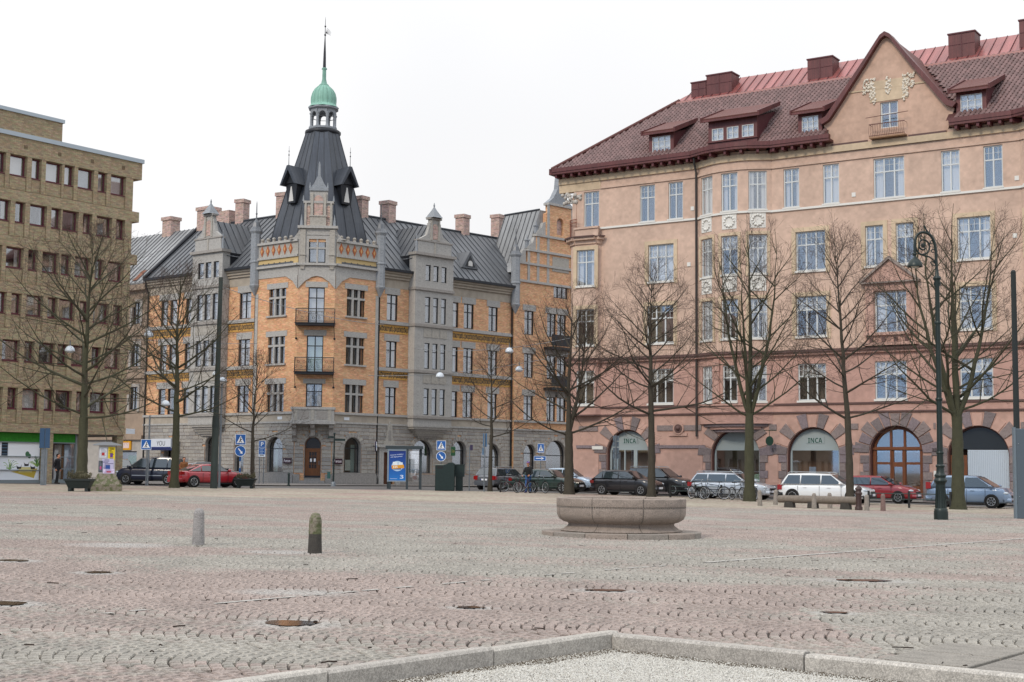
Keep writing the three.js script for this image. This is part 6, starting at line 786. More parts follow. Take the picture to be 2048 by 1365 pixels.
const rimM = std(0xc4c8cc, { roughness: 0.35, metalness: 0.6 }), lampM = new THREE.MeshPhysicalMaterial({ color: 0xb9c4cc, roughness: 0.1, clearcoat: 0.6 }), tailM = new THREE.MeshPhysicalMaterial({ color: 0x8e1616, roughness: 0.15, clearcoat: 0.5 }), ambM = std(0xb8621c, { roughness: 0.3 });
const wheelG = (() => { const cache = {}; return (r, spokes) => { const k = r + '_' + spokes; if (cache[k]) return cache[k]; const t = new GB().lathe([[r * 0.66, -0.1], [r * 0.93, -0.105], [r, -0.08], [r, 0.08], [r * 0.93, 0.105], [r * 0.66, 0.1]], 28); const m = new GB().lathe([[r * 0.66, -0.08], [r * 0.66, 0.1], [r * 0.6, 0.1], [r * 0.57, 0.02], [r * 0.05, 0.03]], 24).cyl(0, 0, 0.02, 0.085, r * 0.17, r * 0.13, 12); for (let s = 0; s < spokes; s++) { const a = s / spokes * Math.PI * 2; m.poly([[-r * 0.075, r * 0.1], [r * 0.075, r * 0.1], [r * 0.11, r * 0.62], [-r * 0.11, r * 0.62]], 0.03, 0.09, new THREE.Matrix4().makeRotationX(-Math.PI / 2).premultiply(new THREE.Matrix4().makeRotationY(a)), 0.008); } const d = new GB().cyl(0, 0, 0.0, 0.028, r * 0.58, r * 0.58, 20); const rx = new THREE.Matrix4().makeRotationX(Math.PI / 2); return cache[k] = [t, m, d].map(g => g.geo().applyMatrix4(rx)); }; })();
function car(name, label, x, z, deg, c) {
  const C = thing(name, label, 'car', x, z, -deg * D2R, 'cars parked around the square'); const L = c.L, W = c.W / 2, H = c.H, r = c.r || 0.315, a0 = -L / 2, a1 = L / 2; const wf = a1 - (c.fo || 0.86), wr = a0 + (c.ro || 0.82);
  const paint = new THREE.MeshPhysicalMaterial({ color: c.color, roughness: 0.35, metalness: c.metal || 0.0, clearcoat: 1, clearcoatRoughness: 0.06 });
  const belt = c.belt || 0.93, top = [[a0, c.rearTop || belt - 0.12], [a0 + 0.1, (c.trunk || belt) - 0.02], [c.xD, c.trunk || belt], [c.xA, belt + 0.02], [c.xA + 0.35, belt - 0.02], [a1 - 0.35, c.hood || 0.8], [a1 - 0.08, (c.hood || 0.8) - 0.13], [a1, 0.55]], wid = [[a0, 0.8], [a0 + 0.12, 0.92], [a0 + 0.5, 0.99], [0, 1], [a1 - 0.7, 0.985], [a1 - 0.25, 0.88], [a1, 0.62]], bot = [[a0, 0.42], [a0 + 0.2, 0.3], [wr, 0.22], [wf, 0.2], [a1 - 0.2, 0.24], [a1, 0.34]];
  const ring = x => { const t = prof(top, x), b = prof(bot, x), w = W * prof(wid, x), h = t - b; const half = [[0, b], [w * 0.82, b], [w * 0.955, b + 0.08 * h], [w * 0.99, b + 0.3 * h], [w, b + 0.55 * h], [w * 0.985, b + 0.8 * h], [w * 0.945, b + 0.93 * h], [w * 0.84, t - 0.006], [w * 0.5, t + 0.012]]; return [...half.map(q => V(x, q[1], q[0])), V(x, t + 0.02, 0), ...half.slice(1).reverse().map(q => V(x, q[1], -q[0]))]; };
  const xs = []; for (let k = 0; k <= 34; k++) xs.push(lerp(a0, a1, 0.5 - 0.5 * Math.cos(Math.PI * k / 34) * (1 - 0.15 * Math.sin(Math.PI * k / 34))));
  part(C, 'body', new GB().add(loftGeo(xs.map(ring))), paint);
  // cabin
  const roof = [[c.xD, belt - 0.02], [c.xC - (c.xC - c.xD) * 0.35, lerp(belt, H, 0.66)], [c.xC, H - 0.035], [(c.xB + c.xC) / 2, H], [c.xB, H - 0.045], [c.xA, belt - 0.02]]; const lin = (pts, x) => { for (let k = 1; k < pts.length; k++) if (x <= pts[k][0]) { const t = (x - pts[k - 1][0]) / (pts[k][0] - pts[k - 1][0]); return lerp(pts[k - 1][1], pts[k][1], t); } return pts[pts.length - 1][1]; };
  const wB = W * 0.93, wT = W * (c.tumble || 0.74); const zAt = y => lerp(wB, wT, clamp((y - belt) / (H - belt), 0, 1) ** 1.15);
  const cab = x => { const h = lin(roof, x), z1 = zAt(h - 0.05), half = [[wB * 0.99, belt - 0.08], [zAt(lerp(belt, h, 0.5)), lerp(belt, h, 0.5)], [z1, h - 0.05], [z1 * 0.93, h - 0.012], [z1 * 0.55, h + 0.006]]; return [...half.map(q => V(x, q[1], q[0])), V(x, h + 0.012, 0), ...half.slice().reverse().map(q => V(x, q[1], -q[0]))]; };
  const cx = []; const keys = [c.xD, c.xC, c.xB, c.xA]; for (let k = 0; k < 3; k++) for (let j = 0; j < 6; j++) cx.push(lerp(keys[k], keys[k + 1], j / 6)); cx.push(c.xA); part(C, 'roof', new GB().add(loftGeo(cx.map(cab))), paint);
  const sideGlass = (pts, sgn) => { const s = new THREE.Shape(pts.map(a => new THREE.Vector2(...a))); const g = new THREE.ShapeGeometry(s), p = g.attributes.position; for (let k = 0; k < p.count; k++) p.setZ(k, sgn * (zAt(p.getY(k)) + 0.008)); g.computeVertexNormals(); return g; };
  const yB = belt + 0.035, yT = H - 0.115, fx = (x0, x1, y) => x0 + (x1 - x0) * (y - belt) / (H - belt); const nP = c.panes || [0, 0.5, 1]; const A0 = c.xD + 0.14, A1 = c.xA - 0.16; for (const sg of [-1, 1]) for (let k = 0; k < nP.length - 1; k++) { const u0 = lerp(A0, A1, nP[k]) + 0.03, u1 = lerp(A0, A1, nP[k + 1]) - 0.03; const tl = Math.max(u0, fx(c.xD, c.xC, yT) + 0.1), tr = Math.min(u1, fx(c.xA, c.xB, yT) - 0.1); if (tr <= tl + 0.05) { part(C, 'side_window', sideGlass([[u0, yB], [u1, yB], [k ? u0 : u1, Math.min(yT, yB + 0.25)]], sg), glassM); continue; } const bl = Math.max(u0, fx(c.xD, c.xC, yB) + 0.1), br = Math.min(u1, fx(c.xA, c.xB, yB) - 0.1); part(C, 'side_window', sideGlass([[bl, yB], [br, yB], [tr, yT], [tl, yT]], sg), glassM); }
  const slant = (xb, xt, f) => { const pts = []; for (const [t, k] of [[0.1, 0.86], [0.92, 0.9]]) { const x = lerp(xb, xt, t), y = lin(roof, x) + 0.012 + 0.004, z = zAt(y) * k - 0.02; pts.push([x + f * 0.012, y, z]); } const [p, q] = pts; const g = new THREE.BufferGeometry(); const P = [[p[0], p[1], p[2]], [p[0], p[1], -p[2]], [q[0], q[1], -q[2]], [q[0], q[1], q[2]]]; g.setFromPoints([0, 1, 2, 0, 2, 3].map(i => V(...P[i]))); g.computeVertexNormals(); return g; };
  part(C, 'windscreen', new GB().add(slant(c.xA, c.xB, 1)), glassM); part(C, 'rear_window', new GB().add(slant(c.xD, c.xC - (c.xC - c.xD) * 0.1, -1)), glassM);
  // wheels in dark arches
  const [tg, mg, dg] = wheelG(r, c.spokes || 5); for (const xx of [wf, wr]) for (const sg of [-1, 1]) { const w = W * prof(wid, xx); part(C, 'wheel_arch', new GB().add(new THREE.CylinderGeometry(r * 1.11, r * 1.11, 0.24, 24).rotateX(Math.PI / 2), T(xx, r + 0.01, sg * (w - 0.115))), M.black); const wh = pgroup(C, 'wheel', T(xx, r, sg * (w - 0.085), sg > 0 ? 0 : Math.PI)); part(wh, 'tyre', tg, M.rubber); part(wh, 'rim', mg, rimM); part(wh, 'brake_disc', dg, M.black); }
  // trim: bumpers, lamps, plates, mirrors, handles, seams
  const wE = W * 0.86; part(C, 'front_bumper', new GB().add(loftGeo([a1 - 0.32, a1 - 0.12, a1 + 0.015, a1 + 0.03].map((x, k) => { const w = W * prof(wid, Math.min(x, a1)) + 0.012, y0 = 0.22, y1 = 0.5 - k * 0.01; return [V(x, y0, 0), V(x, y0 + 0.02, w * 0.9), V(x, (y0 + y1) / 2, w), V(x, y1, w * 0.98), V(x, y1, 0), V(x, y1, -w * 0.98), V(x, (y0 + y1) / 2, -w), V(x, y0 + 0.02, -w * 0.9)]; }))), c.bumper ? std(c.bumper, { roughness: 0.5 }) : paint); part(C, 'rear_bumper', new GB().add(loftGeo([a0 - 0.03, a0 - 0.01, a0 + 0.3].map(x => { const w = W * prof(wid, Math.max(x, a0 + 0.08)) + 0.012; return [V(x, 0.26, 0), V(x, 0.28, w * 0.92), V(x, 0.42, w), V(x, 0.56, w * 0.97), V(x, 0.56, 0), V(x, 0.56, -w * 0.97), V(x, 0.42, -w), V(x, 0.28, -w * 0.92)]; }))), c.bumper ? std(c.bumper, { roughness: 0.5 }) : paint);
  part(C, 'grille', new GB().box(a1 - 0.06, a1 + 0.02, 0.5, 0.62, -0.38, 0.38), M.black); part(C, 'lower_intake', new GB().box(a1 - 0.05, a1 + 0.036, 0.28, 0.38, -0.5, 0.5), M.black);
  const hy = (c.hood || 0.8) - 0.14; for (const sg of [-1, 1]) { part(C, 'headlight', new GB().sph(0, 0, 0, 0.13, 12, 0.55, new THREE.Matrix4().makeScale(1.5, 1, 1).setPosition(a1 - 0.27, hy, sg * W * 0.74)), lampM); const tl = new GB(); const ty = c.tailY || 0.78, th = c.tailH || 0.2; tl.box(a0 - 0.012, a0 + 0.14, ty - th / 2, ty + th / 2, sg * W * 0.6, sg * W * 0.86).box(a0 + 0.02, a0 + 0.26, ty - th / 2 + 0.02, ty + th / 2 - 0.02, sg * W * 0.86, sg * (W * 0.965 + 0.004)); part(C, 'tail_light', tl, tailM); part(C, 'mirror', new GB().sph(c.xA - 0.22, belt + 0.08, sg * (W + 0.1), 0.1, 10, 0.8).box(c.xA - 0.25, c.xA - 0.19, belt + 0.02, belt + 0.06, sg * (W * 0.9), sg * (W + 0.05)), c.mirror ? M.black : paint);
    const zz = sg * (W * 0.995); for (const q of c.doors || [0.02, 0.5, 0.98]) { const xx = lerp(Math.max(A0, wr + 0.25), Math.min(A1, wf - 0.25), q); part(C, 'door_seam', new GB().box(xx - 0.006, xx + 0.006, 0.3, belt - 0.06, zz - 0.012, zz + 0.009), M.black); } for (const q of c.doors && c.doors.length < 3 ? [0.3] : [0.12, 0.6]) { const xx = lerp(wr + 0.25, wf - 0.25, q); part(C, 'door_handle', new GB().box(xx, xx + 0.2, belt - 0.16, belt - 0.125, zz - 0.02 * sg, zz + 0.03 * sg), c.mirror ? M.black : paint); } part(C, 'sill', new GB().box(wr + r * 1.2, wf - r * 1.2, 0.19, 0.27, zz * 0.9, zz * 1.005), M.black); if (c.strip) part(C, 'side_strip', new GB().box(wr + 0.4, wf - 0.4, 0.5, 0.55, zz * 0.98, zz * 1.012), std(c.strip)); if (c.rails) part(C, 'roof_rail', new GB().tube([V(c.xC - 0.05, H - 0.02, sg * wT * 0.93), V(c.xC + 0.1, H + 0.05, sg * wT * 0.93), V(c.xB - 0.1, H + 0.04, sg * wT * 0.93), V(c.xB + 0.02, H - 0.03, sg * wT * 0.93)], 0.02, 6), M.steel); }
  for (const [px, s] of [[a1 + 0.036, 1], [a0 - 0.036, -1]]) part(C, 'number_plate', new THREE.BoxGeometry(0.5, 0.115, 0.012), std(0xffffff, { map: plateTex }), T(px, s > 0 ? 0.44 : (c.plateY || 0.66), 0, s * Math.PI / 2));
  return C;
}
const K_HATCH = { L: 4.25, W: 1.76, H: 1.48, xD: -2.0, xC: -1.35, xB: 0.2, xA: 1.1, belt: 0.95, hood: 0.82, panes: [0, 0.2, 0.58, 1] }, K_WAGON = { L: 4.72, W: 1.8, H: 1.47, xD: -2.25, xC: -1.85, xB: 0.35, xA: 1.2, belt: 0.93, hood: 0.8, panes: [0, 0.3, 0.64, 1], rails: 1, tailH: 0.28 }, K_SEDAN = { L: 4.7, W: 1.78, H: 1.42, xD: -1.65, xC: -0.95, xB: 0.3, xA: 1.15, belt: 0.92, trunk: 0.93, hood: 0.78, panes: [0, 0.12, 0.55, 1] }, K_MPV = { L: 4.05, W: 1.7, H: 1.58, xD: -1.9, xC: -1.5, xB: 0.4, xA: 1.35, belt: 0.97, hood: 0.86, panes: [0, 0.16, 0.55, 1], tailY: 1.05, tailH: 0.34 }, K_SUV = { L: 4.4, W: 1.82, H: 1.69, xD: -2.05, xC: -1.7, xB: 0.3, xA: 1.15, belt: 1.06, hood: 0.95, r: 0.35, panes: [0, 0.22, 0.6, 1], rails: 1 }, K_COUPE = { L: 4.35, W: 1.74, H: 1.3, xD: -1.75, xC: -0.75, xB: 0.05, xA: 0.95, belt: 0.86, trunk: 0.9, hood: 0.72, panes: [0, 0.3, 1], doors: [0.15, 0.95] };
car('parked_car', 'black five-door hatchback parked behind the fountain bowl', 6.95, -84.5, 32, { ...K_HATCH, color: 0x12131a, mirror: 1 });
car('parked_car', 'silver estate car with bicycles standing in front of it', 12.36, -79.5, 31, { ...K_WAGON, color: 0xaeb6bf, metal: 0.3, strip: 0x555a60 });
car('parked_car', 'white estate car with roof rails behind the stone trough bench', 16.4, -74, 29, { ...K_WAGON, L: 4.8, H: 1.53, color: 0xdfe3e4, spokes: 5, bumper: 0x2a2b2c, r: 0.335 });
car('parked_car', 'blue grey compact people carrier at the right, near the white shutter', 22.75, -70.5, 33, { ...K_MPV, color: 0x7488a0, metal: 0.35, spokes: 7 });
car('parked_car', 'dark green saloon parked behind the cyclist', 2.3, -88, 32, { ...K_SEDAN, color: 0x15302c, spokes: 8, bumper: 0x161a1a });
car('parked_car', 'dark off-road car with bright headlights parked behind the black hatchback', 9.25, -88.5, 33, { ...K_SUV, color: 0x16181c });
car('parked_car', 'dark red hatchback partly hidden by the white estate car', 20.0, -77.5, 31, { ...K_HATCH, color: 0x8a1220 });
car('parked_car', 'grey estate seen from behind, left of the cyclist', -0.5, -97, -58, { ...K_WAGON, color: 0x5c6066, metal: 0.3 });
car('parked_car', 'red coupe parked by the mossy tree on the left', -16.9, -80.2, -38, { ...K_COUPE, color: 0xa01626, spokes: 5 });
car('parked_car', 'dark saloon mostly hidden behind the red coupe', -18.7, -87.5, -40, { ...K_SEDAN, color: 0x1b1c20 });
car('parked_car', 'dark blue people carrier facing left beside the crossing sign', -21.6, -86.2, 192, { ...K_MPV, L: 4.4, W: 1.76, H: 1.64, color: 0x131a30, strip: 0x8a93a0 });
car('parked_car', 'dark car peeping out behind the brick corner pier', -25.6, -93, 70, { ...K_HATCH, color: 0x131c22 });
car('parked_car', 'pale blue hatchback far off behind the dark green saloon', 4.1, -97.5, 32, { ...K_HATCH, H: 1.55, color: 0xa9b9c8, metal: 0.3 });
// ---------- fountain and bollards on the square ----------
const stoneP = tiled(0xa6988c, TX.speck, TX.rough, 0.006), stoneW = tiled(0x9d948a, TX.speck, TX.rough, 0.008);
{
  const F = thing('fountain', 'round pale granite fountain bowl on a low circular step', 'fountain', 2.4, -30.96); const n = 8;
  const bowl = [[0.4, 0.42], [1.2, 0.42], [1.24, 0.62], [1.26, 0.79], [1.3, 0.815], [1.37, 0.815], [1.4, 0.79], [1.4, 0.64], [1.375, 0.635], [1.375, 0.61], [1.395, 0.6], [1.39, 0.46], [1.34, 0.36], [1.24, 0.3], [1.16, 0.28]], foot = [[1.16, 0.29], [1.14, 0.25], [1.15, 0.22], [1.24, 0.15], [1.3, 0.13], [1.3, 0.1], [0.3, 0.1]];
  const seg = (pr, k, gap) => { const a = k / n * Math.PI * 2 + gap + 0.26, g = new THREE.LatheGeometry(pr.map(p => new THREE.Vector2(...p)), 8, a, Math.PI * 2 / n - gap * 2); return new GB().add(g); };
  for (let k = 0; k < n; k++) { part(F, 'bowl_segment', seg(bowl, k, 0.004), stoneP); part(F, 'foot_segment', seg(foot, k, 0.004), stoneP); }
  for (let k = 0; k < 12; k++) { const a = k / 12 * Math.PI * 2 + 0.004, g = new THREE.LatheGeometry([[1.15, 0.1], [1.7, 0.1], [1.72, 0.085], [1.72, -0.1]].map(p => new THREE.Vector2(...p)), 6, a, Math.PI / 6 - 0.008); part(F, 'step_stone', new GB().add(g), [stoneW, stoneP][k % 2]); }
  const d = new GB(); for (let k = 0; k < 150; k++) { const a = k / 150 * 6.2832; d.box(-0.014, 0.014, 0.606, 0.634, 1.37, 1.397, new THREE.Matrix4().makeRotationY(a)); } part(F, 'dentil_band', d, stoneW).userData.kind = 'stuff';
  part(F, 'joint_fill', new GB().lathe([[1.1, 0.11], [1.12, 0.25], [1.14, 0.3], [1.22, 0.34], [1.34, 0.42], [1.36, 0.6], [1.36, 0.78], [1.28, 0.8], [1.23, 0.6], [1.1, 0.44]], 40), M.asphalt);
}
function bollard(label, x, z, h, r, mats, tilt = 0) { const B = thing('stone_bollard', label, 'bollard', x, z, 0, 'stone bollards on the square'); B.rotation.z = tilt; part(B, 'shaft', new GB().lathe([[r * 1.22, -0.1], [r * 1.2, 0.02], [r * 1.1, h * 0.4], [r, h * 0.84]], 18), mats[0]); part(B, 'cap', new GB().lathe([[r, h * 0.84], [r * 1.0, h * 0.88], [r * 0.86, h * 0.89], [r * 0.84, h * 0.93], [r * 0.6, h * 0.985], [0.01, h]], 18), mats[1] || mats[0]); return B; }
const mossT = tex(256, 0.6, (u, v) => { const a = fbm(u, v, 5, 4, 71), b = fbm(u, v, 30, 2, 72); const m = clamp((a - 0.45) * 6, 0, 1), n = (b - 0.5) * 50; return [lerp(120, 88, m) + n, lerp(112, 92, m) + n, lerp(98, 62, m) + n]; }), mossM = std(0xffffff, { map: mossT, bumpMap: TX.rough, bumpScale: 0.006 }), lil = tiled(0xa5a19e, TX.speck, TX.rough, 0.006), darkSt = tiled(0x4a4640, TX.speck, TX.rough, 0.006);
bollard('pale grey stone bollard, left of the two in the open square', -5.24, -24.1, 0.61, 0.088, [lil]);
{ const b = bollard('mossy stone bollard with a dark lower half in the open square', -3.06, -22.5, 0.63, 0.093, [darkSt, mossM]); part(b, 'moss_collar', new GB().lathe([[0.102, 0.3], [0.1, 0.5], [0.095, 0.532]], 18), mossM); }
for (const [l, x, z, h, t] of [['leaning stone bollard left of the trough bench, farther left', 11.12, -63.7, 0.7, 0.02], ['stone bollard at the left end of the trough bench', 12.31, -66.4, 0.7, -0.04], ['stone bollard in front of the trough bench', 12.75, -60.0, 0.66, 0], ['stone bollard behind the middle of the trough bench', 13.95, -62.4, 0.66, 0.02], ['stone bollard just right of the cast iron pump', 14.61, -58.6, 0.66, 0], ['reddish stone bollard right of the trough bench, rightmost', 15.46, -59.3, 0.7, 0]]) bollard(l, x, z, h, 0.09, [l.includes('reddish') ? tiled(0x8a716a, TX.speck, TX.rough, 0.006) : stoneW], t);
{ const B = thing('trough_bench', 'long rounded stone trough bench on blocks before the parked cars', 'bench', 13.15, -61.2, -0.56); const L = 3.5; part(B, 'beam', new GB().tube([V(-L / 2, 0.36, 0), V(-L / 4, 0.365, 0), V(0, 0.36, 0), V(L / 4, 0.355, 0), V(L / 2, 0.36, 0)], [0.16, 0.17, 0.17, 0.17, 0.16], 14), tiled(0x857a6e, TX.speck, TX.rough, 0.01)); for (const x of [-1.25, -0.2, 1.25]) part(B, 'block', new GB().poly([[-0.22, -0.1], [0.22, -0.1], [0.18, 0.24], [-0.18, 0.24]], -0.17, 0.17), darkSt, T(x, 0, 0)); }
{ const B = thing('cast_iron_pump', 'dark brown cast iron pump post beside the trough bench', 'pump', 14.5, -59.5); part(B, 'post', new GB().lathe([[0.16, 0], [0.16, 0.12], [0.12, 0.16], [0.12, 0.62], [0.15, 0.66], [0.15, 0.72], [0.11, 0.75], [0.12, 0.84]], 16), std(0x3a2622, { roughness: 0.5 })); part(B, 'cap', new GB().lathe([[0.14, 0.84], [0.15, 0.88], [0.1, 0.95], [0.03, 1.0], [0.025, 1.04], [0.005, 1.06]], 16), std(0x3a2622, { roughness: 0.5 })); part(B, 'spout', new GB().tube([V(0.1, 0.55, 0), V(0.2, 0.55, 0), V(0.22, 0.48, 0)], 0.03, 8), M.black); }
{ const B = thing('iron_bollard', 'short black iron bollard on the pavement left of the oak door', 'bollard', -14.45, -93); part(B, 'shaft', new GB().lathe([[0.07, 0], [0.07, 0.72], [0.09, 0.74], [0.09, 0.78], [0.03, 0.84]], 12), M.greenMetal); part(B, 'base', new GB().cyl(0, 0, 0, 0.05, 0.12, 0.1, 12), M.greenMetal); }
// ---------- ornate lamp ----------
{
  const L = thing('street_lamp', 'tall dark green cast iron street lamp with scrolled crook and hanging shade', 'street lamp', 14.53, -48.25); const gm = tiled(0x25332f, TX.speck, null, 0, { roughness: 0.4, metalness: 0.2 }), s = 0.01697, q = (px, py) => V((px - 1876) * s, (1040 - py) * s, 0);
  part(L, 'base', new GB().lathe([[0.24, -0.1], [0.24, 0.27], [0.22, 0.3], [0.23, 0.34], [0.2, 0.38]], 12), gm); part(L, 'lower_shaft', new GB().lathe([[0.19, 0.38], [0.16, 0.75], [0.15, 1.15], [0.17, 1.22], [0.21, 1.27], [0.22, 1.32], [0.18, 1.38], [0.17, 1.42], [0.2, 1.47], [0.18, 1.52], [0.14, 1.56], [0.125, 1.75], [0.15, 1.78], [0.15, 1.82], [0.11, 1.86]], 16), gm);
  part(L, 'upper_shaft', new GB().lathe([[0.11, 1.86], [0.105, 2.2], [0.13, 2.23], [0.13, 2.27], [0.1, 2.3], [0.09, 4.0], [0.12, 4.03], [0.12, 4.09], [0.09, 4.12], [0.085, 6.6], [0.11, 6.63], [0.11, 6.7], [0.08, 6.74], [0.075, 7.9], [0.13, 8.0], [0.09, 8.1], [0.14, 8.18], [0.13, 8.24], [0.07, 8.3], [0.055, 8.5]], 14), gm);
  const fl = new GB(); for (let k = 0; k < 12; k++) { const a = k / 12 * 6.283; fl.rod(V(Math.cos(a) * 0.185, 0.4, Math.sin(a) * 0.185), V(Math.cos(a) * 0.148, 1.15, Math.sin(a) * 0.148), 0.014, 4); } part(L, 'fluting', fl, gm);
  const arm = new GB(), cr = (pts, r, n = 26) => { const c = new THREE.CatmullRomCurve3(pts.map(p => q(...p))); arm.tube(c.getPoints(n), r, 6); }; cr([[1876, 545], [1875, 520], [1874, 495], [1869, 476], [1860, 466], [1848, 463], [1838, 468], [1833, 480], [1832, 495], [1832, 508]], 0.05); cr([[1833, 486], [1836, 500], [1844, 508], [1855, 506], [1861, 498], [1861, 487], [1855, 480], [1846, 479], [1841, 486], [1842, 495], [1849, 499], [1854, 495]], 0.032, 40); cr([[1846, 479], [1843, 473], [1846, 467]], 0.022, 10); cr([[1874, 500], [1867, 498], [1866, 503], [1870, 504]], 0.02, 10); cr([[1873, 482], [1865, 480], [1864, 486], [1868, 486]], 0.02, 10); cr([[1875, 532], [1870, 520], [1860, 513], [1848, 510], [1840, 507]], 0.026, 16); cr([[1875, 531], [1867, 530], [1864, 525], [1868, 522], [1871, 526]], 0.018, 14); cr([[1869, 476], [1862, 465], [1857, 460], [1852, 449]], 0.03, 12); cr([[1862, 465], [1863, 457]], 0.018, 4); part(L, 'crook', arm, gm);
  const ro = new GB(); for (let k = 0; k < 8; k++) { const a = k / 8 * 6.283; ro.sph(0.055 * Math.cos(a), 0.055 * Math.sin(a), 0, 0.035, 6); } part(L, 'rosette', ro.sph(0, 0, 0, 0.05, 8), gm, T(q(1849, 490).x, q(1849, 490).y, 0)); const lp = q(1832, 508); const sh = pgroup(L, 'lamp_shade', T(lp.x, lp.y, 0)); part(sh, 'shade', new GB().lathe([[0.03, 0.05], [0.1, 0.02], [0.05, -0.03], [0.05, -0.1], [0.12, -0.17], [0.2, -0.24], [0.25, -0.36], [0.26, -0.44], [0.24, -0.44], [0.2, -0.3], [0.05, -0.2]], 20), gm); part(sh, 'globe', new GB().sph(0, -0.4, 0, 0.15, 14, 0.6), std(0xc9c4b4, { roughness: 0.3 }));
}
// ---------- plain poles, hanging lamps, wires ----------
{ const P = thing('wooden_pole', 'tall dark leaning pole in front of the red coupe', 'pole', -16.06, -77.3); P.rotation.z = -0.004; const g = new GB().tube([V(0, -0.2, 0), V(0, 3.4, 0), V(0, 3.7, 0), V(0.02, 11.5, 0)], [0.2, 0.19, 0.16, 0.11], 12); part(P, 'shaft', g, tiled(0x3b4440, TX.streak)); part(P, 'collar', new GB().cyl(0, 0, 3.3, 3.9, 0.21, 0.19, 12), tiled(0x343c3a, TX.streak)); }
{ const P = thing('steel_pole', 'tall dark pole behind the grey cabinet at the right edge', 'pole', 19.9, -56); part(P, 'shaft', new GB().tube([V(0, -0.2, 0), V(0, 9.6, 0)], [0.13, 0.1], 12), std(0x262c2c)); part(P, 'cap', new GB().sph(0, 9.6, 0, 0.11, 8), std(0x262c2c)); }
{ const P = thing('notice_cabinet', 'grey steel notice cabinet cut by the right edge', 'cabinet', 18.98, -51.6, -0.1); part(P, 'body', new GB().poly([[-0.68, 0.0], [0.9, 0.0], [0.9, 3.25], [-0.68, 3.25]], -0.2, 0.12, null, 0.02), std(0x556068, { roughness: 0.5, metalness: 0.2 })); part(P, 'side_post', new GB().box(-0.76, -0.685, -0.1, 3.3, -0.14, 0.1), std(0x6a767e, { roughness: 0.5 })); part(P, 'bolt', new GB().sph(-0.6, 2.7, 0.125, 0.02, 6).sph(-0.6, 0.8, 0.125, 0.02, 6), M.steel); }
const whiteL = std(0xc3cbd2, { roughness: 0.35 }), bowlL = std(0xd9dde0, { roughness: 0.2 });
function hangLamp(label, x, y, z, s = 1) { const L = thing('hanging_lamp', label, 'lamp', x, z, 0, 'street lamps hung on wires', y); part(L, 'shade', new GB().lathe([[0.05 * s, 0.12 * s], [0.16 * s, 0.08 * s], [0.27 * s, -0.06 * s], [0.3 * s, -0.2 * s], [0.27 * s, -0.2 * s], [0.1 * s, 0.04 * s]], 18), whiteL); part(L, 'bowl', new GB().sph(0, -0.2 * s, 0, 0.25 * s, 14, 0.45), bowlL); part(L, 'hanger', new GB().cyl(0, 0, 0.1, 0.42, 0.03, 0.03, 6), M.galv); }
const wire = (label, a, b, sag = 0.25) => { const W = thing('span_wire', label, 'wire', 0, 0, 0, 'span wires above the street', 0); const p = []; for (let k = 0; k <= 12; k++) { const t = k / 12; p.push(a.clone().lerp(b, t).add(V(0, -sag * 4 * t * (1 - t), 0))); } part(W, 'cable', new GB().tube(p, 0.018, 4), std(0x8b8f92)); part(W, 'insulator', new GB().sph(p[1].x, p[1].y, p[1].z, 0.045, 6), std(0xc4c6c8)); };
function lampPole(label, x, z, h) { const P = thing('lamp_post', label, 'street lamp', x, z); part(P, 'shaft', new GB().tube([V(0, -0.1, 0), V(0, h, 0)], [0.075, 0.05], 10), M.galv); part(P, 'shade', new GB().lathe([[0.04, h + 0.16], [0.14, h + 0.12], [0.27, h - 0.02], [0.3, h - 0.14], [0.1, h - 0.02]], 16), whiteL); part(P, 'bowl', new GB().sph(0, h - 0.14, 0, 0.24, 12, 0.45), bowlL); }
lampPole('slim grey lamp post with white dome before the red coupe', -16.2, -79.4, 6.0);
// ---------- signs ----------
const blue = '#1f5ea8', walkTex = canvasTex(128, 128, x => { x.fillStyle = '#e8edf2'; x.fillRect(0, 0, 128, 128); x.fillStyle = blue; x.fillRect(5, 5, 118, 118); x.fillStyle = '#eef1f4'; x.beginPath(); x.moveTo(64, 16); x.lineTo(112, 108); x.lineTo(16, 108); x.closePath(); x.fill(); x.fillStyle = '#14181c'; x.beginPath(); x.arc(66, 42, 7, 0, 7); x.fill(); x.lineWidth = 9; x.strokeStyle = '#14181c'; x.beginPath(); x.moveTo(64, 50); x.lineTo(60, 74); x.lineTo(46, 96); x.moveTo(60, 74); x.lineTo(76, 96); x.moveTo(62, 56); x.lineTo(80, 68); x.stroke(); x.lineWidth = 5; for (let k = 0; k < 4; k++) { x.beginPath(); x.moveTo(30 + k * 20, 104); x.lineTo(40 + k * 20, 104); x.stroke(); } });
const arrowTex = canvasTex(128, 128, x => { x.fillStyle = '#e8edf2'; x.fillRect(0, 0, 128, 128); x.fillStyle = blue; x.beginPath(); x.arc(64, 64, 58, 0, 7); x.fill(); x.strokeStyle = x.fillStyle = '#eef1f4'; x.lineWidth = 13; x.beginPath(); x.moveTo(40, 34); x.lineTo(76, 78); x.stroke(); x.beginPath(); x.moveTo(92, 98); x.lineTo(58, 88); x.lineTo(86, 62); x.fill(); });
const pTex = canvasTex(96, 256, x => { x.fillStyle = '#e8edf2'; x.fillRect(0, 0, 96, 256); x.fillStyle = blue; x.fillRect(5, 5, 86, 96); x.fillRect(5, 106, 86, 112); x.fillStyle = '#eef1f4'; x.font = 'bold 88px sans-serif'; x.textAlign = 'center'; x.fillText('P', 48, 84); x.globalAlpha = 0.75; for (let k = 0; k < 4; k++) x.fillRect(18, 120 + k * 24, 60 - (k % 2) * 16, 9); x.globalAlpha = 1; x.fillStyle = '#333'; x.fillRect(20, 228, 56, 10); });
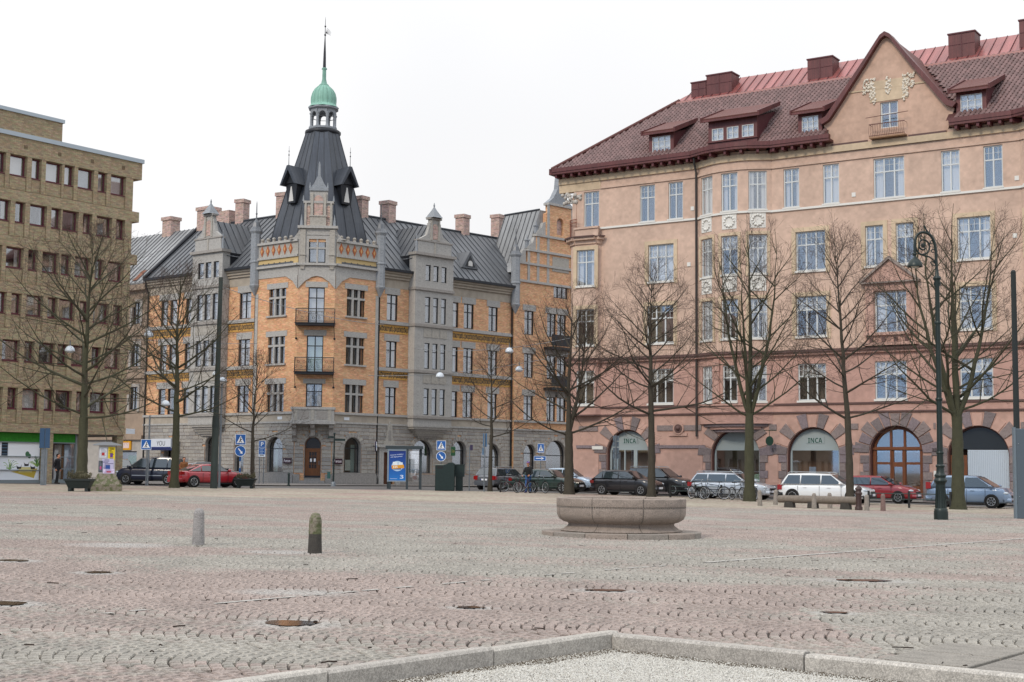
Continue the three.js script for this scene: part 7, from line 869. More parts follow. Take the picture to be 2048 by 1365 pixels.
const onewayTex = canvasTex(256, 96, x => { x.fillStyle = '#e8edf2'; x.fillRect(0, 0, 256, 96); x.fillStyle = blue; x.fillRect(6, 6, 244, 84); x.fillStyle = '#eef1f4'; x.fillRect(40, 40, 120, 16); x.beginPath(); x.moveTo(220, 48); x.lineTo(150, 18); x.lineTo(168, 48); x.lineTo(150, 78); x.fill(); });
const plateBox = (S, name, tex, w, h, y, x = 0, z = 0.06) => { const m = std(0xffffff, { map: tex, roughness: 0.4 }); const b = std(0x7d858a); return part(S, name, new THREE.BoxGeometry(w, h, 0.02), [b, b, b, b, m, b], T(x, y, z)); };
const discPlate = (S, name, tex, r, y, x = 0, z = 0.06) => { const g = new THREE.CircleGeometry(r, 28); part(S, name, g, std(0xffffff, { map: tex, roughness: 0.4 }), T(x, y, z + 0.012)); part(S, 'sign_back', new THREE.CylinderGeometry(r, r, 0.02, 28).rotateX(Math.PI / 2), std(0x7d858a), T(x, y, z)); };
const post = (S, h, r = 0.035, x = 0) => part(S, 'post', new GB().cyl(x, 0, -0.15, h, r, r, 8), M.galv);
{ const S = thing('crossing_sign', 'blue pedestrian crossing sign on a grey pole beside the dark people carrier', 'sign', -21.7, -85.0, 0.15); post(S, 4.1, 0.05, 0.1); post(S, 2.6); plateBox(S, 'sign_plate', walkTex, 0.6, 0.62, 2.36, -0.05); }
{ const S = thing('keep_right_sign', 'blue crossing sign over a round blue arrow sign above the planter', 'sign', -15.75, -83.0, 0.1); part(S, 'post', new GB().cyl(0, 0, 0, 3.05, 0.035, 0.035, 8), std(0xc8ced4)); for (const y of [0.85, 1.5]) part(S, 'blue_sleeve', new GB().cyl(0, 0, y, y + 0.25, 0.055, 0.055, 10), std(0x2a5a92)); plateBox(S, 'sign_plate', walkTex, 0.6, 0.62, 2.75); discPlate(S, 'arrow_plate', arrowTex, 0.32, 2.08); }
{ const S = thing('parking_sign', 'blue parking sign on twin posts by the stone facade', 'sign', -17.2, -98.5, 0.1); post(S, 2.9, 0.03, -0.14); post(S, 2.9, 0.03, 0.14); plateBox(S, 'sign_plate', pTex, 0.45, 1.1, 2.4); }
{ const S = thing('keep_right_sign', 'crossing sign and round arrow sign behind the dark green litter cabinet', 'sign', -4.5, -92.0, 0); post(S, 3.1); plateBox(S, 'sign_plate', walkTex, 0.6, 0.62, 2.8); discPlate(S, 'arrow_plate', arrowTex, 0.32, 2.1); }
{ const S = thing('one_way_sign', 'blue one way arrow sign with crossing sign by the stone arches', 'sign', 2.05, -97.5, 0); post(S, 3.25); plateBox(S, 'sign_plate', walkTex, 0.45, 0.62, 2.85); plateBox(S, 'arrow_plate', onewayTex, 0.82, 0.32, 2.15, -0.06); }
{ const S = thing('finger_post', 'dark green finger post with street name arms before the arched oak door', 'sign', -11.66, -94.0, 0.1); part(S, 'post', new GB().lathe([[0.18, 0], [0.15, 0.25], [0.09, 0.3]], 10), M.galv); part(S, 'shaft', new GB().cyl(0, 0, 0.28, 3.4, 0.06, 0.045, 10).sph(0, 3.46, 0, 0.08, 8), M.greenMetal); part(S, 'arm', new GB().box(0.05, 0.72, 2.98, 3.12, -0.02, 0.02), M.greenMetal); part(S, 'arm', new GB().box(-0.42, -0.05, 3.16, 3.28, -0.02, 0.02), M.greenMetal); part(S, 'wheel_lock_bin', new GB().box(-0.42, -0.2, 0.5, 0.95, -0.1, 0.1), std(0x2f5552)); }
{ const S = thing('traffic_sign', 'two tall narrow sign backs on a post by the furniture shop', 'sign', -24.7, -75.5, 0.2); post(S, 3.0, 0.06); part(S, 'plinth', new GB().box(-0.16, 0.16, -0.1, 1.9, -0.03, 0.03), M.galv); for (const x of [-0.14, 0.14]) part(S, 'sign_plate', new GB().box(x - 0.12, x + 0.12, 1.95, 3.0, 0.05, 0.09), std(0x34506e)); }
{ const S = thing('traffic_sign', 'slim grey pole with sign backs in front of the left INCA shop', 'sign', 6.75, -91.5, 0); post(S, 3.7, 0.05); for (let k = 0; k < 4; k++) part(S, 'sign_plate', new GB().box(-0.2, 0.2, 2.2 + k * 0.38, 2.52 + k * 0.38, -0.08, -0.05), std(0x68747e)); part(S, 'second_post', new GB().cyl(0.25, 0, -0.1, 2.6, 0.04, 0.04, 8), M.galv); }
{ const S = thing('traffic_sign', 'thin grey post with a small dark sign left of the thin tree', 'sign', -2.6, -89.8, 0); post(S, 2.75, 0.035); part(S, 'sign_plate', new GB().box(0.02, 0.2, 2.5, 2.85, -0.02, 0.02), std(0x3c3450)); }
{ const S = thing('traffic_sign', 'blue grey pole with blue sign backs beside the thin tree', 'sign', -1.6, -86.4, 0); post(S, 3.5, 0.045); part(S, 'sign_plate', new GB().box(-0.1, 0.14, 2.7, 3.5, -0.08, -0.05), std(0x4a6f94)); part(S, 'sign_plate', new GB().box(-0.14, 0.05, 2.2, 2.65, -0.08, -0.05), std(0x55728e)); }
// shop signs on the corner building's street
{ const S = thing('shop_flag', 'green hanging shop flag beside a stone arch', 'flag', 0, 0, 0, undefined, 0); const P = Plane(-13.347, -106.169, -45); const ft = canvasTex(256, 160, x => { x.fillStyle = '#1d5c36'; x.fillRect(0, 0, 256, 160); x.fillStyle = '#c8a24a'; x.font = 'italic 70px serif'; x.textAlign = 'center'; x.fillText('Class', 120, 100); }); const m = P.at(11.6, 2.75, 0.75, 0.55); const g = new THREE.BoxGeometry(1.2, 0.72, 0.03); part(S, 'cloth', g, std(0xffffff, { map: ft }), m); part(S, 'lining', new GB().poly([[0.48, -0.36], [0.62, -0.4], [0.62, 0.36], [0.55, 0.36]], -0.03, 0.0), std(0xc4c4bf), m); part(S, 'bracket', new GB().rod(V(-0.6, 0.42, 0), V(0.62, 0.42, 0), 0.02).rod(V(-0.3, 0.9, 0), V(-0.3, 0.42, 0), 0.02), M.black, m); }
{ const S = thing('shop_awning', 'white entrance canopy lettered YOU over the arched shop door', 'awning', 0, 0, 0, undefined, 0); const P = Plane(-16.112, -106, 38.5); const yt = canvasTex(256, 96, x => { x.fillStyle = '#c8ccd2'; x.fillRect(0, 0, 256, 96); x.fillStyle = '#16181c'; x.font = '58px sans-serif'; x.textAlign = 'center'; x.fillText('YOU', 130, 62); x.fillStyle = '#1c2c66'; x.fillRect(0, 74, 256, 22); }); const b = std(0xb9bec4); part(S, 'sign_box', new THREE.BoxGeometry(2.5, 0.85, 0.7), [b, b, b, b, std(0xffffff, { map: yt }), b], P.at(-14.75, 3.1, 0.45)); part(S, 'blue_beam', new GB().box(-2.1, 1.6, -0.5, -0.33, -0.1, 0.1), std(0x1c2450), P.at(-14.6, 3.1, 0.85)); part(S, 'side_blind', new GB().add(new THREE.CylinderGeometry(1.05, 1.05, 0.5, 10, 1, true, 0, Math.PI / 2).rotateX(Math.PI / 2), T(0, 0, 0)), std(0xc9c6c6), P.at(-13.2, 1.95, 0.3, 0)); part(S, 'dark_doorway', new GB().box(-15.2, -14.2, -0.2, 2.6, -0.6, -0.55), M.dark, P.m); }
// ---------- kiosk, litter cabinets, planters, poster column ----------
{ const S = thing('phone_kiosk', 'glass phone kiosk with a blue advertising panel', 'kiosk', -6.7, -92.2, 0.1); const at = canvasTex(256, 640, (x, w, h) => { const g = x.createLinearGradient(0, 0, 0, h); g.addColorStop(0, '#10307e'); g.addColorStop(1, '#1f78c8'); x.fillStyle = g; x.fillRect(0, 0, w, h); x.fillStyle = '#dfe8f4'; x.font = 'italic bold 27px sans-serif'; x.save(); x.rotate(-0.14); x.fillText('Smarta mobiler', 4, 108); x.fillText('till låga priset', 4, 152); x.restore(); x.fillStyle = '#b9d4ea'; x.beginPath(); x.ellipse(130, 330, 88, 110, 0, 0, 7); x.fill(); x.fillStyle = '#1c4a8c'; x.fillRect(70, 380, 120, 26); x.fillStyle = '#e6eef2'; x.fillRect(60, 240, 70, 70); x.fillRect(150, 250, 60, 60); x.save(); x.translate(36, 300); x.rotate(-0.12); x.fillStyle = '#e09a2c'; x.fillRect(0, 20, 190, 76); x.fillStyle = '#f6efe2'; for (let k = 0; k < 3; k++) x.fillRect(26 + k * 24, 34, 13, 46); x.restore(); x.fillStyle = '#dfe8f4'; x.font = 'bold 110px sans-serif'; x.fillText('3', 168, 600); x.fillRect(20, 600, 110, 6); });
  part(S, 'panel_frame', new GB().box(-1.28, 0, 0.42, 0.5, 0.3, 0.42).box(-1.28, -1.18, 0.5, 2.4, 0.3, 0.42).box(-0.1, 0, 0.5, 2.4, 0.3, 0.42).box(-1.28, 0, 2.4, 2.52, 0.3, 0.42), std(0x8d9aa4, { roughness: 0.4, metalness: 0.4 })); part(S, 'advert', new THREE.BoxGeometry(1.08, 1.9, 0.06), std(0xffffff, { map: at, roughness: 0.25 }), T(-0.64, 1.45, 0.36)); part(S, 'roof', new GB().box(-1.4, 1.0, 2.52, 2.72, -0.9, 0.46), std(0x3b4448)); for (const [x, z] of [[-1.1, 0.3], [-0.0, 0.38], [0.88, 0.0], [0.88, -0.8], [-1.2, -0.8]]) part(S, 'post', new GB().box(x - 0.07, x + 0.07, -0.1, 2.52, z - 0.06, z + 0.06), std(0x3b4448)); part(S, 'glass_wall', new GB().add(new THREE.BoxGeometry(0.95, 2.0, 0.012), T(0.45, 1.4, 0.19, 0.4)), M.pane); part(S, 'glass_rail', new GB().box(0.06, 0.85, 1.2, 1.24, 0.0, 0.04).box(0.06, 0.85, 1.5, 1.54, 0, 0.04), M.galv); part(S, 'phone_unit', new GB().box(0.15, 0.5, 1.0, 1.9, -0.75, -0.55), std(0x8ba0aa)); part(S, 'back_wall', new GB().add(new THREE.BoxGeometry(1.9, 2.0, 0.012), T(-0.15, 1.4, -0.82)), M.pane); }
{ const S = thing('litter_cabinet', 'dark green litter cabinet with a curved top beside the kiosk', 'bin', -3.95, -86); part(S, 'body', new GB().poly([[-0.58, 0.0], [0.58, 0], [0.58, 1.62], [0.42, 1.7], [0.22, 1.68], [0.05, 1.58], [-0.1, 1.53], [-0.58, 1.53]], -0.4, 0.4, null, 0.02), M.greenMetal); part(S, 'slot', new GB().box(-0.48, -0.12, 1.32, 1.46, 0.4, 0.415), M.black); part(S, 'top_lip', new GB().box(-0.6, -0.08, 1.53, 1.56, -0.41, 0.41), std(0x8f9690)); }
{ const S = thing('litter_cabinet', 'narrow dark green bin on a pedestal next to the litter cabinet', 'bin', -3.1, -86.8); part(S, 'body', new GB().box(-0.28, 0.3, 0.85, 1.55, -0.28, 0.28), M.greenMetal); part(S, 'pedestal', new GB().box(-0.24, 0.2, -0.1, 0.85, -0.22, 0.22), M.greenMetal); part(S, 'lid', new GB().box(-0.3, 0.32, 1.55, 1.6, -0.3, 0.3), M.greenMetal); }
function planter(label, x, z, w, seed) { const S = thing('planter', label, 'planter', x, z, 0.05); const m = std(0x15201f, { roughness: 0.6 }); const g = new THREE.CylinderGeometry(w * 0.5, w * 0.36, 0.36, 4, 1).rotateY(Math.PI / 4).toNonIndexed(); g.computeVertexNormals(); part(S, 'tub', new GB().add(g, new THREE.Matrix4().makeScale(1.35, 1, 0.9).setPosition(0, 0.3, 0)), m); part(S, 'rim', new GB().box(-w * 0.5, w * 0.5, 0.46, 0.53, -w * 0.34, w * 0.34), m); for (const a of [-1, 1]) for (const b of [-1, 1]) part(S, 'leg', new GB().box(a * w * 0.3 - 0.06, a * w * 0.3 + 0.06, -0.05, 0.14, b * w * 0.2 - 0.06, b * w * 0.2 + 0.06), m); part(S, 'soil', new GB().box(-w * 0.46, w * 0.46, 0.5, 0.54, -w * 0.3, w * 0.3), std(0x2c221a)); const r = rng(seed), lf = new GB(); for (let k = 0; k < 420; k++) { const bx = (r() - 0.5) * w * 0.85, bz = (r() - 0.5) * w * 0.5, hump = 0.1 + 0.22 * Math.max(0, noise2(bx * 4 + seed, bz * 4, 3)); const p = V(bx, 0.54 + r() * hump, bz), q = p.clone().add(V((r() - 0.5) * 0.12, 0.02 + r() * 0.07, (r() - 0.5) * 0.12)); lf.tube([p, p.clone().lerp(q, 0.5).add(V(0, 0.02, 0)), q], [0.012, 0.02, 0.002], 3, false); } part(S, 'heather', lf, std(0x5e5a44, { roughness: 0.95 })); }
planter('black planter tub with low heather beside the poster column', -18.95, -62.8, 1.2, 5); planter('black planter tub below the round blue arrow sign', -14.76, -79.5, 1.2, 9);
{ const S = thing('poster_column', 'square poster column on a mossy pyramid base', 'poster column', -18.4, -65.0, 0.25); part(S, 'plinth', new GB().box(-0.7, 0.7, -0.1, 0.28, -0.7, 0.7), mossM); const g = new THREE.CylinderGeometry(0.52, 0.9, 0.5, 4, 1).rotateY(Math.PI / 4).toNonIndexed(); g.computeVertexNormals(); part(S, 'pyramid', new GB().add(g, T(0, 0.53, 0)), mossM); part(S, 'shaft', new GB().box(-0.36, 0.36, 0.78, 2.05, -0.36, 0.36), std(0xa8a6a4)); part(S, 'hat', new GB().poly([[-0.62, 2.05], [0.62, 2.05], [0.62, 2.09], [0.2, 2.2], [-0.2, 2.2], [-0.62, 2.09]], -0.5, 0.5), std(0x8c9094));
  const po = (i, bgc, ink) => canvasTex(128, 160, (x, w, h) => { x.fillStyle = bgc; x.fillRect(0, 0, w, h); const r = rng(60 + i); x.fillStyle = ink; for (let k = 0; k < 9; k++) x.fillRect(12 + r() * 20, 12 + k * 15, 40 + r() * 56, 7); x.fillStyle = ['#a83030', '#603a86', '#2a4a8c', '#b0447a'][i % 4]; x.fillRect(40, 80, 50, 46); });
  const spec = [[-0.17, 1.72, 0.32, 0.46, '#c9ccd2', '#8a8fa0', 0.366], [0.2, 1.68, 0.3, 0.6, '#d8be1c', '#2a2612', 0.367], [0.05, 1.15, 0.52, 0.6, '#b4b0cc', '#4a4468', 0.366], [-0.26, 1.1, 0.18, 0.5, '#40464e', '#767c84', 0.367], [0.1, 0.88, 0.5, 0.2, '#d0c4dc', '#6a3a86', 0.37]]; spec.forEach(([x, y, w, h, a, b, z], i) => part(S, 'poster', new THREE.BoxGeometry(w, h, 0.012), std(0xffffff, { map: po(i, a, b) }), T(x, y, z + i * 0.004))); part(S, 'poster', new THREE.BoxGeometry(0.012, 0.8, 0.55), std(0xc2b6c0), T(-0.367, 1.5, 0)); }
// low tubular rails along the street
function rail(label, x0, z0, x1, z1, hoops) { const S = thing('low_rail', label, 'railing', x0, z0, -Math.atan2(z1 - z0, x1 - x0), 'low bicycle rails along the street'); const L = Math.hypot(x1 - x0, z1 - z0); const n = Math.max(2, Math.round(L / 2) + 1); for (let k = 0; k < n; k++) part(S, 'post', new GB().box(L * k / (n - 1) - 0.045, L * k / (n - 1) + 0.045, -0.1, 0.74, -0.045, 0.045), M.black); part(S, 'rail', new GB().rod(V(0, 0.62, 0), V(L, 0.62, 0), 0.025, 6), std(0x3a4644)); part(S, 'rail', new GB().rod(V(0, 0.36, 0), V(L, 0.36, 0), 0.02, 6), std(0x3a4644)); }
rail('low rail beside the cyclist with a second bicycle leaning on it', -0.6, -85.3, 3.0, -84.4); rail('low rail between black hatchback and silver estate', 9.0, -80.4, 11.6, -78.6); rail('low rail in front of the red hatchback and the oak entrance', 16.9, -67.4, 20.2, -65.6);
// hanging lamps and wires: over the streets on both sides of the corner building
hangLamp('white dome lamp hanging before the office block tree', -25.9, 8.2, -83, 1); hangLamp('white dome lamp hanging at the gap beside the office block', -22.6, 9.6, -88, 1); hangLamp('white dome lamp hanging low beside the mossy tree, left of the pole', -21.4, 5.3, -88, 0.9); hangLamp('white dome lamp hanging just left of the leaning pole', -17.9, 7.05, -86, 0.85);
hangLamp('white dome lamp hanging before the right oriel', -4.75, 7.6, -94, 0.95); hangLamp('white dome lamp hanging by the downpipe of the brick gable, upper one', -0.17, 9.3, -94, 0.95); hangLamp('white dome lamp hanging beside the dutch gable, lower one', 0.5, 8.15, -95, 0.9);
wire('span wire from the leaning pole to the corner turret', V(-16.04, 11.2, -77.3), V(-9.9, 12.4, -109.5), 0.35); wire('span wire carrying the lamp before the right oriel', V(-11, 8.4, -108.6), V(4.4, 9.2, -94.2), 0.5); wire('span wire carrying the two lamps by the brick gable', V(-8, 10.8, -111.6), V(4.2, 10.2, -94.4), 0.5); wire('span wire carrying the lamps at the left street mouth', V(-27.5, 9.3, -82.8), V(-18.8, 10.4, -104.2), 0.3); wire('span wire from the leaning pole to the left oriel', V(-16.04, 7.6, -77.3), V(-24.6, 11.2, -112.6), 0.4);
// ---------- bicycles ----------
function bicycle(label, x, z, deg, color, o = {}) {
  const B = thing('bicycle', label, 'bicycle', x, z, -deg * D2R, 'bicycles by the parked cars'); const R = 0.34, wb = 1.06, m = std(color, { roughness: 0.4, metalness: 0.2 });
  for (const [xx, n] of [[wb / 2, 'front_wheel'], [-wb / 2, 'rear_wheel']]) { const W = pgroup(B, n, T(xx, R, 0)); part(W, 'tyre', new THREE.TorusGeometry(R - 0.018, 0.02, 8, 32), M.rubber); part(W, 'rim', new THREE.TorusGeometry(R - 0.045, 0.013, 6, 32), std(0xb8bcc0, { roughness: 0.3, metalness: 0.6 })); const s = new GB(); for (let k = 0; k < 18; k++) { const a = k / 18 * 6.283; s.rod(V(0, 0, (k % 2 - 0.5) * 0.05), V(Math.cos(a) * (R - 0.05), Math.sin(a) * (R - 0.05), 0), 0.003, 3); } s.add(new THREE.CylinderGeometry(0.025, 0.025, 0.09, 8).rotateX(Math.PI / 2)); part(W, 'spokes', s, M.steel).userData.kind = 'stuff'; const f = new THREE.TorusGeometry(R + 0.025, 0.012, 4, 14, n[0] === 'f' ? 1.9 : 2.6); f.rotateZ(n[0] === 'f' ? 0.7 : 0.4); if (o.mud !== 0) part(W, 'mudguard', f, M.black); }
  const bb = V(-0.08, 0.28, 0), seat = V(-0.28, 0.8, 0), head = V(0.34, 0.88, 0), fw = V(wb / 2, R, 0), rw = V(-wb / 2, R, 0), hd = V(0.39, 0.7, 0); const fr = new GB(); fr.rod(bb, seat, 0.017).rod(seat.clone().lerp(bb, 0.12), head.clone().lerp(hd, 0.2), o.step ? 0.001 : 0.017).rod(bb, hd, 0.02).rod(head, hd, 0.02).rod(seat.clone().lerp(bb, 0.15), rw, 0.011).rod(bb, rw, 0.011); if (o.step) fr.tube([hd, V(0.15, 0.45, 0), V(-0.1, 0.42, 0), V(-0.16, 0.5, 0)], 0.018, 6); part(B, 'frame', fr, m); part(B, 'fork', new GB().rod(hd, V(0.42, 0.6, 0.05), 0.012).rod(V(0.42, 0.6, 0.05), fw.clone().add(V(0, 0, 0.05)), 0.01).rod(hd, V(0.42, 0.6, -0.05), 0.012).rod(V(0.42, 0.6, -0.05), fw.clone().add(V(0, 0, -0.05)), 0.01), m);
  part(B, 'handlebar', new GB().rod(head, V(0.33, 1.02, 0), 0.014).tube([V(0.18, 1.04, 0.29), V(0.3, 1.05, 0.2), V(0.33, 1.02, 0), V(0.3, 1.05, -0.2), V(0.18, 1.04, -0.29)], 0.013, 6), M.steel); part(B, 'saddle', new GB().poly([[-0.43, 0.9], [-0.16, 0.91], [-0.14, 0.93], [-0.38, 0.96], [-0.45, 0.94]], -0.065, 0.065).rod(V(-0.28, 0.8, 0), V(-0.3, 0.91, 0), 0.014), M.black); part(B, 'crank', new GB().add(new THREE.CylinderGeometry(0.09, 0.09, 0.012, 16).rotateX(Math.PI / 2), T(bb.x, bb.y, 0.05)).rod(V(bb.x, bb.y, 0.06), V(bb.x + 0.12, bb.y - 0.11, 0.08), 0.01).rod(V(bb.x, bb.y, -0.06), V(bb.x - 0.12, bb.y + 0.11, -0.08), 0.01).box(bb.x + 0.08, bb.x + 0.17, bb.y - 0.12, bb.y - 0.1, 0.07, 0.15), M.steel); part(B, 'chain_guard', new GB().box(-wb / 2, bb.x + 0.08, 0.27, 0.33, 0.045, 0.055), M.black);
  if (o.rack) part(B, 'luggage_rack', new GB().box(-0.72, -0.35, 0.74, 0.76, -0.07, 0.07).rod(V(-0.66, 0.74, 0.06), rw, 0.008).rod(V(-0.66, 0.74, -0.06), rw, 0.008), M.black); if (o.basket) { const k = new GB(); for (let i = 0; i < 5; i++) { const y = 0.78 + i * 0.055; k.tube([V(0.42, y, 0.17), V(0.72, y, 0.17), V(0.72, y, -0.17), V(0.42, y, -0.17), V(0.42, y, 0.17)], 0.008, 4); } for (let i = 0; i < 7; i++) { const z = -0.17 + i * 0.0567; k.rod(V(0.72, 0.78, z), V(0.72, 1.0, z), 0.006, 4).rod(V(0.42, 0.78, z), V(0.72, 0.78, z), 0.006, 4); } part(B, 'basket', k, M.black); } return B;
}
bicycle('dark red bicycle held by the standing cyclist', 0.82, -84.3, 142, 0x4a2028, { basket: 1, rack: 1 });
bicycle('bicycle parked against the low rail right of the cyclist', 1.75, -84.6, 55, 0x2c3436, { rack: 1 }); bicycle('bicycle behind the cyclist on the left side of the rail', 0.1, -86.1, 160, 0x50262a, {});
bicycle('black bicycle leaning at the rear corner of the silver estate', 10.0, -76.3, 60, 0x1c2022, { rack: 1 }); bicycle('dark blue bicycle side-on before the silver estate', 10.85, -76.2, 183, 0x1e2c40, {}); bicycle('black bicycle with front basket before the silver estate', 12.0, -75.6, 68, 0x14181a, { basket: 1 }); bicycle('black bicycle beside the many-stemmed tree trunk', 12.75, -75.3, 118, 0x1a1a1c, { rack: 1 });
// ---------- people ----------
// a body as one skin: distance to tapered bones, blended, meshed on a grid (surface nets); colour follows the nearest bone
function skin(bones, cell, k = 0.035) {
  const mn = V(1e9, 1e9, 1e9), mx = V(-1e9, -1e9, -1e9); for (const b of bones) for (const [p, r] of [[b.a, b.ra], [b.b, b.rb]]) { mn.min(V(p.x - r - 0.05, p.y - r - 0.05, p.z - r - 0.05)); mx.max(V(p.x + r + 0.05, p.y + r + 0.05, p.z + r + 0.05)); }
  const N = [0, 1, 2].map(i => Math.ceil((mx.getComponent(i) - mn.getComponent(i)) / cell) + 2), nx = N[0], ny = N[1], nz = N[2], f = new Float32Array(nx * ny * nz);
  for (const b of bones) { b.d = V().subVectors(b.b, b.a); b.L = Math.max(1e-6, b.d.lengthSq()); b.f = b.f || [1, 1]; }
  const dist = (b, x, y, z) => { let px = x - b.a.x, py = y - b.a.y, pz = z - b.a.z; let t = clamp((px * b.d.x + py * b.d.y + pz * b.d.z) / b.L, 0, 1); px -= b.d.x * t; py -= b.d.y * t; pz -= b.d.z * t; return Math.sqrt((px / b.f[0]) ** 2 + py * py + (pz / b.f[1]) ** 2) - lerp(b.ra, b.rb, t); };
  const field = (x, y, z) => { let d = 1e9; for (const b of bones) { const e = dist(b, x, y, z); const h = clamp(0.5 + 0.5 * (e - d) / k, 0, 1); d = d > 1e8 ? e : lerp(e, d, h) - k * h * (1 - h); } return d; };
  for (let c = 0; c < nz; c++) for (let b = 0; b < ny; b++) for (let a = 0; a < nx; a++) f[(c * ny + b) * nx + a] = field(mn.x + a * cell, mn.y + b * cell, mn.z + c * cell);
  const id = new Int32Array(nx * ny * nz).fill(-1), P = [], C = [], I = [];
  for (let c = 0; c < nz - 1; c++) for (let b = 0; b < ny - 1; b++) for (let a = 0; a < nx - 1; a++) { let sx = 0, sy = 0, sz = 0, n = 0; const v = []; for (let q = 0; q < 8; q++) v.push(f[((c + (q >> 2)) * ny + b + ((q >> 1) & 1)) * nx + a + (q & 1)]); for (const [i, j] of [[0, 1], [2, 3], [4, 5], [6, 7], [0, 2], [1, 3], [4, 6], [5, 7], [0, 4], [1, 5], [2, 6], [3, 7]]) if ((v[i] < 0) !== (v[j] < 0)) { const t = v[i] / (v[i] - v[j]); sx += lerp(i & 1, j & 1, t); sy += lerp((i >> 1) & 1, (j >> 1) & 1, t); sz += lerp(i >> 2, j >> 2, t); n++; } if (!n) continue; id[(c * ny + b) * nx + a] = P.length / 3; const x = mn.x + (a + sx / n) * cell, y = mn.y + (b + sy / n) * cell, z = mn.z + (c + sz / n) * cell; P.push(x, y, z); let bd = 1e9, bc = null; for (const bo of bones) { const e = dist(bo, x, y, z); if (e < bd) { bd = e; bc = bo.c; } } C.push(...bc); }
  const quad = (a, b, c, d, flip) => { if (a < 0 || b < 0 || c < 0 || d < 0) return; if (flip) I.push(a, c, b, a, d, c); else I.push(a, b, c, a, c, d); };
  for (let c = 1; c < nz - 1; c++) for (let b = 1; b < ny - 1; b++) for (let a = 1; a < nx - 1; a++) { const o = (c * ny + b) * nx + a, s = f[o] < 0; if (s !== (f[o + 1] < 0)) quad(id[o - nx - nx * ny], id[o - nx * ny], id[o], id[o - nx], !s); if (s !== (f[o + nx] < 0)) quad(id[o - 1 - nx * ny], id[o - 1], id[o], id[o - nx * ny], !s); if (s !== (f[o + nx * ny] < 0)) quad(id[o - 1 - nx], id[o - nx], id[o], id[o - 1], !s); }
  const g = new THREE.BufferGeometry(); g.setAttribute('position', new THREE.Float32BufferAttribute(P, 3)); g.setAttribute('color', new THREE.Float32BufferAttribute(C, 3)); g.setIndex(I); g.computeVertexNormals(); return g;
}
const lin = hex => { const c = new THREE.Color(hex); return [c.r, c.g, c.b]; };
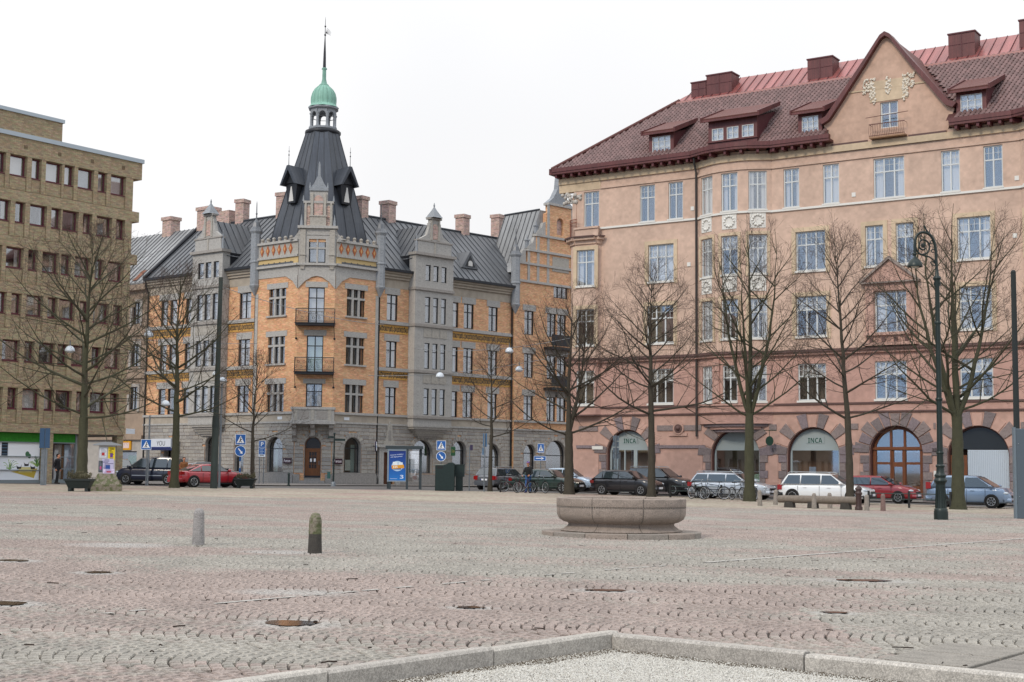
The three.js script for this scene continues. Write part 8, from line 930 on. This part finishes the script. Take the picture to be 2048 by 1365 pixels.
function person(label, x, z, deg, o) {
  const P = thing('person', label, 'person', x, z, -deg * D2R); const h = o.h, s = h / 1.75; const J = lin(o.jacket), Q = lin(o.trousers), S = lin(0xc08a70), Sh = lin(o.shoes || 0x1c1a1a), B = [], Y = v => v * s; const pose = o.pose || {};
  const bone = (a, ra, b, rb, c, f) => B.push({ a: V(...a).multiplyScalar(s), b: V(...b).multiplyScalar(s), ra: ra * s, rb: rb * s, c, f });
  // +x is forward, z to the sides
  bone([0, 0.96, 0], 0.125, [0, 1.08, 0], 0.12, J, [0.85, 1.15]); bone([0, 1.08, 0], 0.125, [0.01, 1.3, 0], 0.145, J, [0.85, 1.25]); bone([0, 1.36, -0.15], 0.075, [0, 1.36, 0.15], 0.075, J); bone([0, 1.36, 0], 0.07, [0.02, 1.46, 0], 0.06, J);
  bone([0.02, 1.44, 0], 0.055, [0.03, 1.52, 0], 0.052, S);
  for (const [sg, lg] of [[1, pose.legR || [0.02, 0.0]], [-1, pose.legL || [-0.02, 0.0]]]) { const kx = lg[0] * 0.6 + 0.02, fx = lg[0] + lg[1]; bone([0, 0.93, sg * 0.09], 0.092, [kx, 0.5, sg * 0.1], 0.066, Q); bone([kx, 0.5, sg * 0.1], 0.064, [fx, 0.1, sg * 0.1], 0.045, Q); bone([fx - 0.03, 0.055, sg * 0.1], 0.05, [fx + 0.16, 0.04, sg * 0.115], 0.04, Sh); }
  const hands = []; for (const [sg, ar] of [[1, pose.armR || [[-0.03, 1.1, 0.25], [0.04, 0.86, 0.24]]], [-1, pose.armL || [[-0.03, 1.1, -0.25], [0.04, 0.86, -0.24]]]]) { bone([0, 1.37, sg * 0.17], 0.07, ar[0], 0.054, J); bone(ar[0], 0.053, ar[1], 0.04, J); hands.push([sg, ar]); }
  const gb = new GB(); gb.c = []; const put = g => { gb.add(g); const c = g.attributes.color.array; for (let k = 0; k < c.length; k++) gb.c.push(c[k]); }; put(skin(B, 0.013 * s));
  // hands: palm, four fingers, thumb
  for (const [sg, ar] of hands) { const H = [], a = V(...ar[0]), w = V(...ar[1]), d = w.clone().sub(a).normalize(), sd = V(0, 0, -sg), n = V().crossVectors(d, sd).normalize(); sd.crossVectors(n, d).normalize(); const hb = (p, r0, q, r1) => H.push({ a: p.clone().multiplyScalar(s), b: q.clone().multiplyScalar(s), ra: r0 * s, rb: r1 * s, c: S }); const pl = w.clone().addScaledVector(d, 0.08); hb(w.clone().addScaledVector(d, -0.02), 0.03, pl, 0.032); for (let k = 0; k < 4; k++) { const r0 = pl.clone().addScaledVector(n, (k - 1.5) * 0.02), L = [0.07, 0.08, 0.075, 0.06][k], m1 = r0.clone().addScaledVector(d, L * 0.55).addScaledVector(sd, 0.012), e = m1.clone().addScaledVector(d, L * 0.3).addScaledVector(sd, 0.035); hb(r0, 0.0095, m1, 0.009); hb(m1, 0.009, e, 0.008); } const th = w.clone().addScaledVector(d, 0.03).addScaledVector(n, -0.03); const t1 = th.clone().addScaledVector(d, 0.04).addScaledVector(n, -0.025).addScaledVector(sd, 0.012); hb(th, 0.013, t1, 0.011); hb(t1, 0.011, t1.clone().addScaledVector(d, 0.03).addScaledVector(sd, 0.01), 0.009); put(skin(H, 0.005 * s, 0.006)); }
  // head with face
  { const H = [], hb = (a, ra, b, rb, c, f) => H.push({ a: V(...a).multiplyScalar(s), b: V(...b).multiplyScalar(s), ra: ra * s, rb: rb * s, c, f }); const ny = pose.nod || 0, D = lin(0x241a16); hb([0.03, 1.5, 0], 0.05, [0.03, 1.55, 0], 0.052, S); hb([0.03 + ny * 0.5, 1.65, 0], 0.088, [0.045 + ny, 1.58, 0], 0.066, S, [1, 0.86]); hb([0.075 + ny, 1.545, 0], 0.028, [0.07 + ny, 1.55, 0], 0.028, S); hb([0.118 + ny, 1.635, 0], 0.012, [0.136 + ny, 1.605, 0], 0.015, S); for (const sg of [-1, 1]) { hb([0.035 + ny, 1.64, sg * 0.078], 0.016, [0.035 + ny, 1.61, sg * 0.076], 0.014, S); hb([0.108 + ny, 1.642, sg * 0.032], 0.011, [0.108 + ny, 1.641, sg * 0.03], 0.011, D); } hb([0.115 + ny, 1.567, -0.018], 0.009, [0.115 + ny, 1.567, 0.018], 0.009, lin(0x8a4a40)); put(skin(H, 0.006 * s, 0.012)); const hair = new GB(); hair.sph(0.02 + ny * 0.5, 1.665, 0, 0.098, 16, 0.95); hair.sph(-0.005 + ny * 0.5, 1.63, 0, 0.092, 14, 1.0); const hg = hair.geo(); hg.scale(s, s, s * 0.92); part(P, o.cap ? 'cap' : 'hair', hg, std(o.hair, { roughness: 0.9 }), T(-0.018 * s, 0.012 * s, 0)); if (o.cap) part(P, 'cap_peak', new GB().poly([[0.06, 1.69], [0.18, 1.675], [0.18, 1.685], [0.06, 1.705]], -0.07, 0.07), std(o.hair), new THREE.Matrix4().makeScale(s, s, s)); }
  part(P, 'body', gb, std(0xffffff, { vertexColors: true, roughness: 0.9 })); P.children[P.children.length - 1].name = 'body'; return P;
}
person('person in black coat and trousers walking past the furniture shop', -25.35, -79.8, 15, { h: 1.68, jacket: 0x14151a, trousers: 0x111216, hair: 0x1a1514, pose: { legR: [0.14, -0.05], legL: [-0.12, -0.03], armR: [[-0.08, 1.1, 0.25], [0.02, 0.88, 0.22]], nod: 0.03 } });
person('person in a brown hooded jacket standing behind the red coupe', -19.35, -84.5, 75, { h: 1.66, jacket: 0x7a4e2c, trousers: 0x25262c, hair: 0x1c1614, pose: { armR: [[0.05, 1.12, 0.24], [0.22, 0.98, 0.1]], armL: [[0.05, 1.12, -0.24], [0.22, 0.98, -0.1]], nod: 0.02 } });
person('cyclist in purple cap, black jacket and jeans standing with a bicycle', 1.05, -84.75, 112, { h: 1.84, jacket: 0x17191b, trousers: 0x3a5f92, hair: 0x5a3c86, cap: 1, shoes: 0x3c3a6e, pose: { armR: [[0.08, 1.12, 0.26], [0.3, 1.0, 0.24]], armL: [[0.08, 1.12, -0.26], [0.3, 1.0, -0.2]], legR: [0.08, 0], legL: [-0.06, 0], nod: 0.04 } });
scene.traverse(o => { if (o.isMesh) { o.castShadow = true; o.receiveShadow = true; } });
renderer.render(scene, camera);
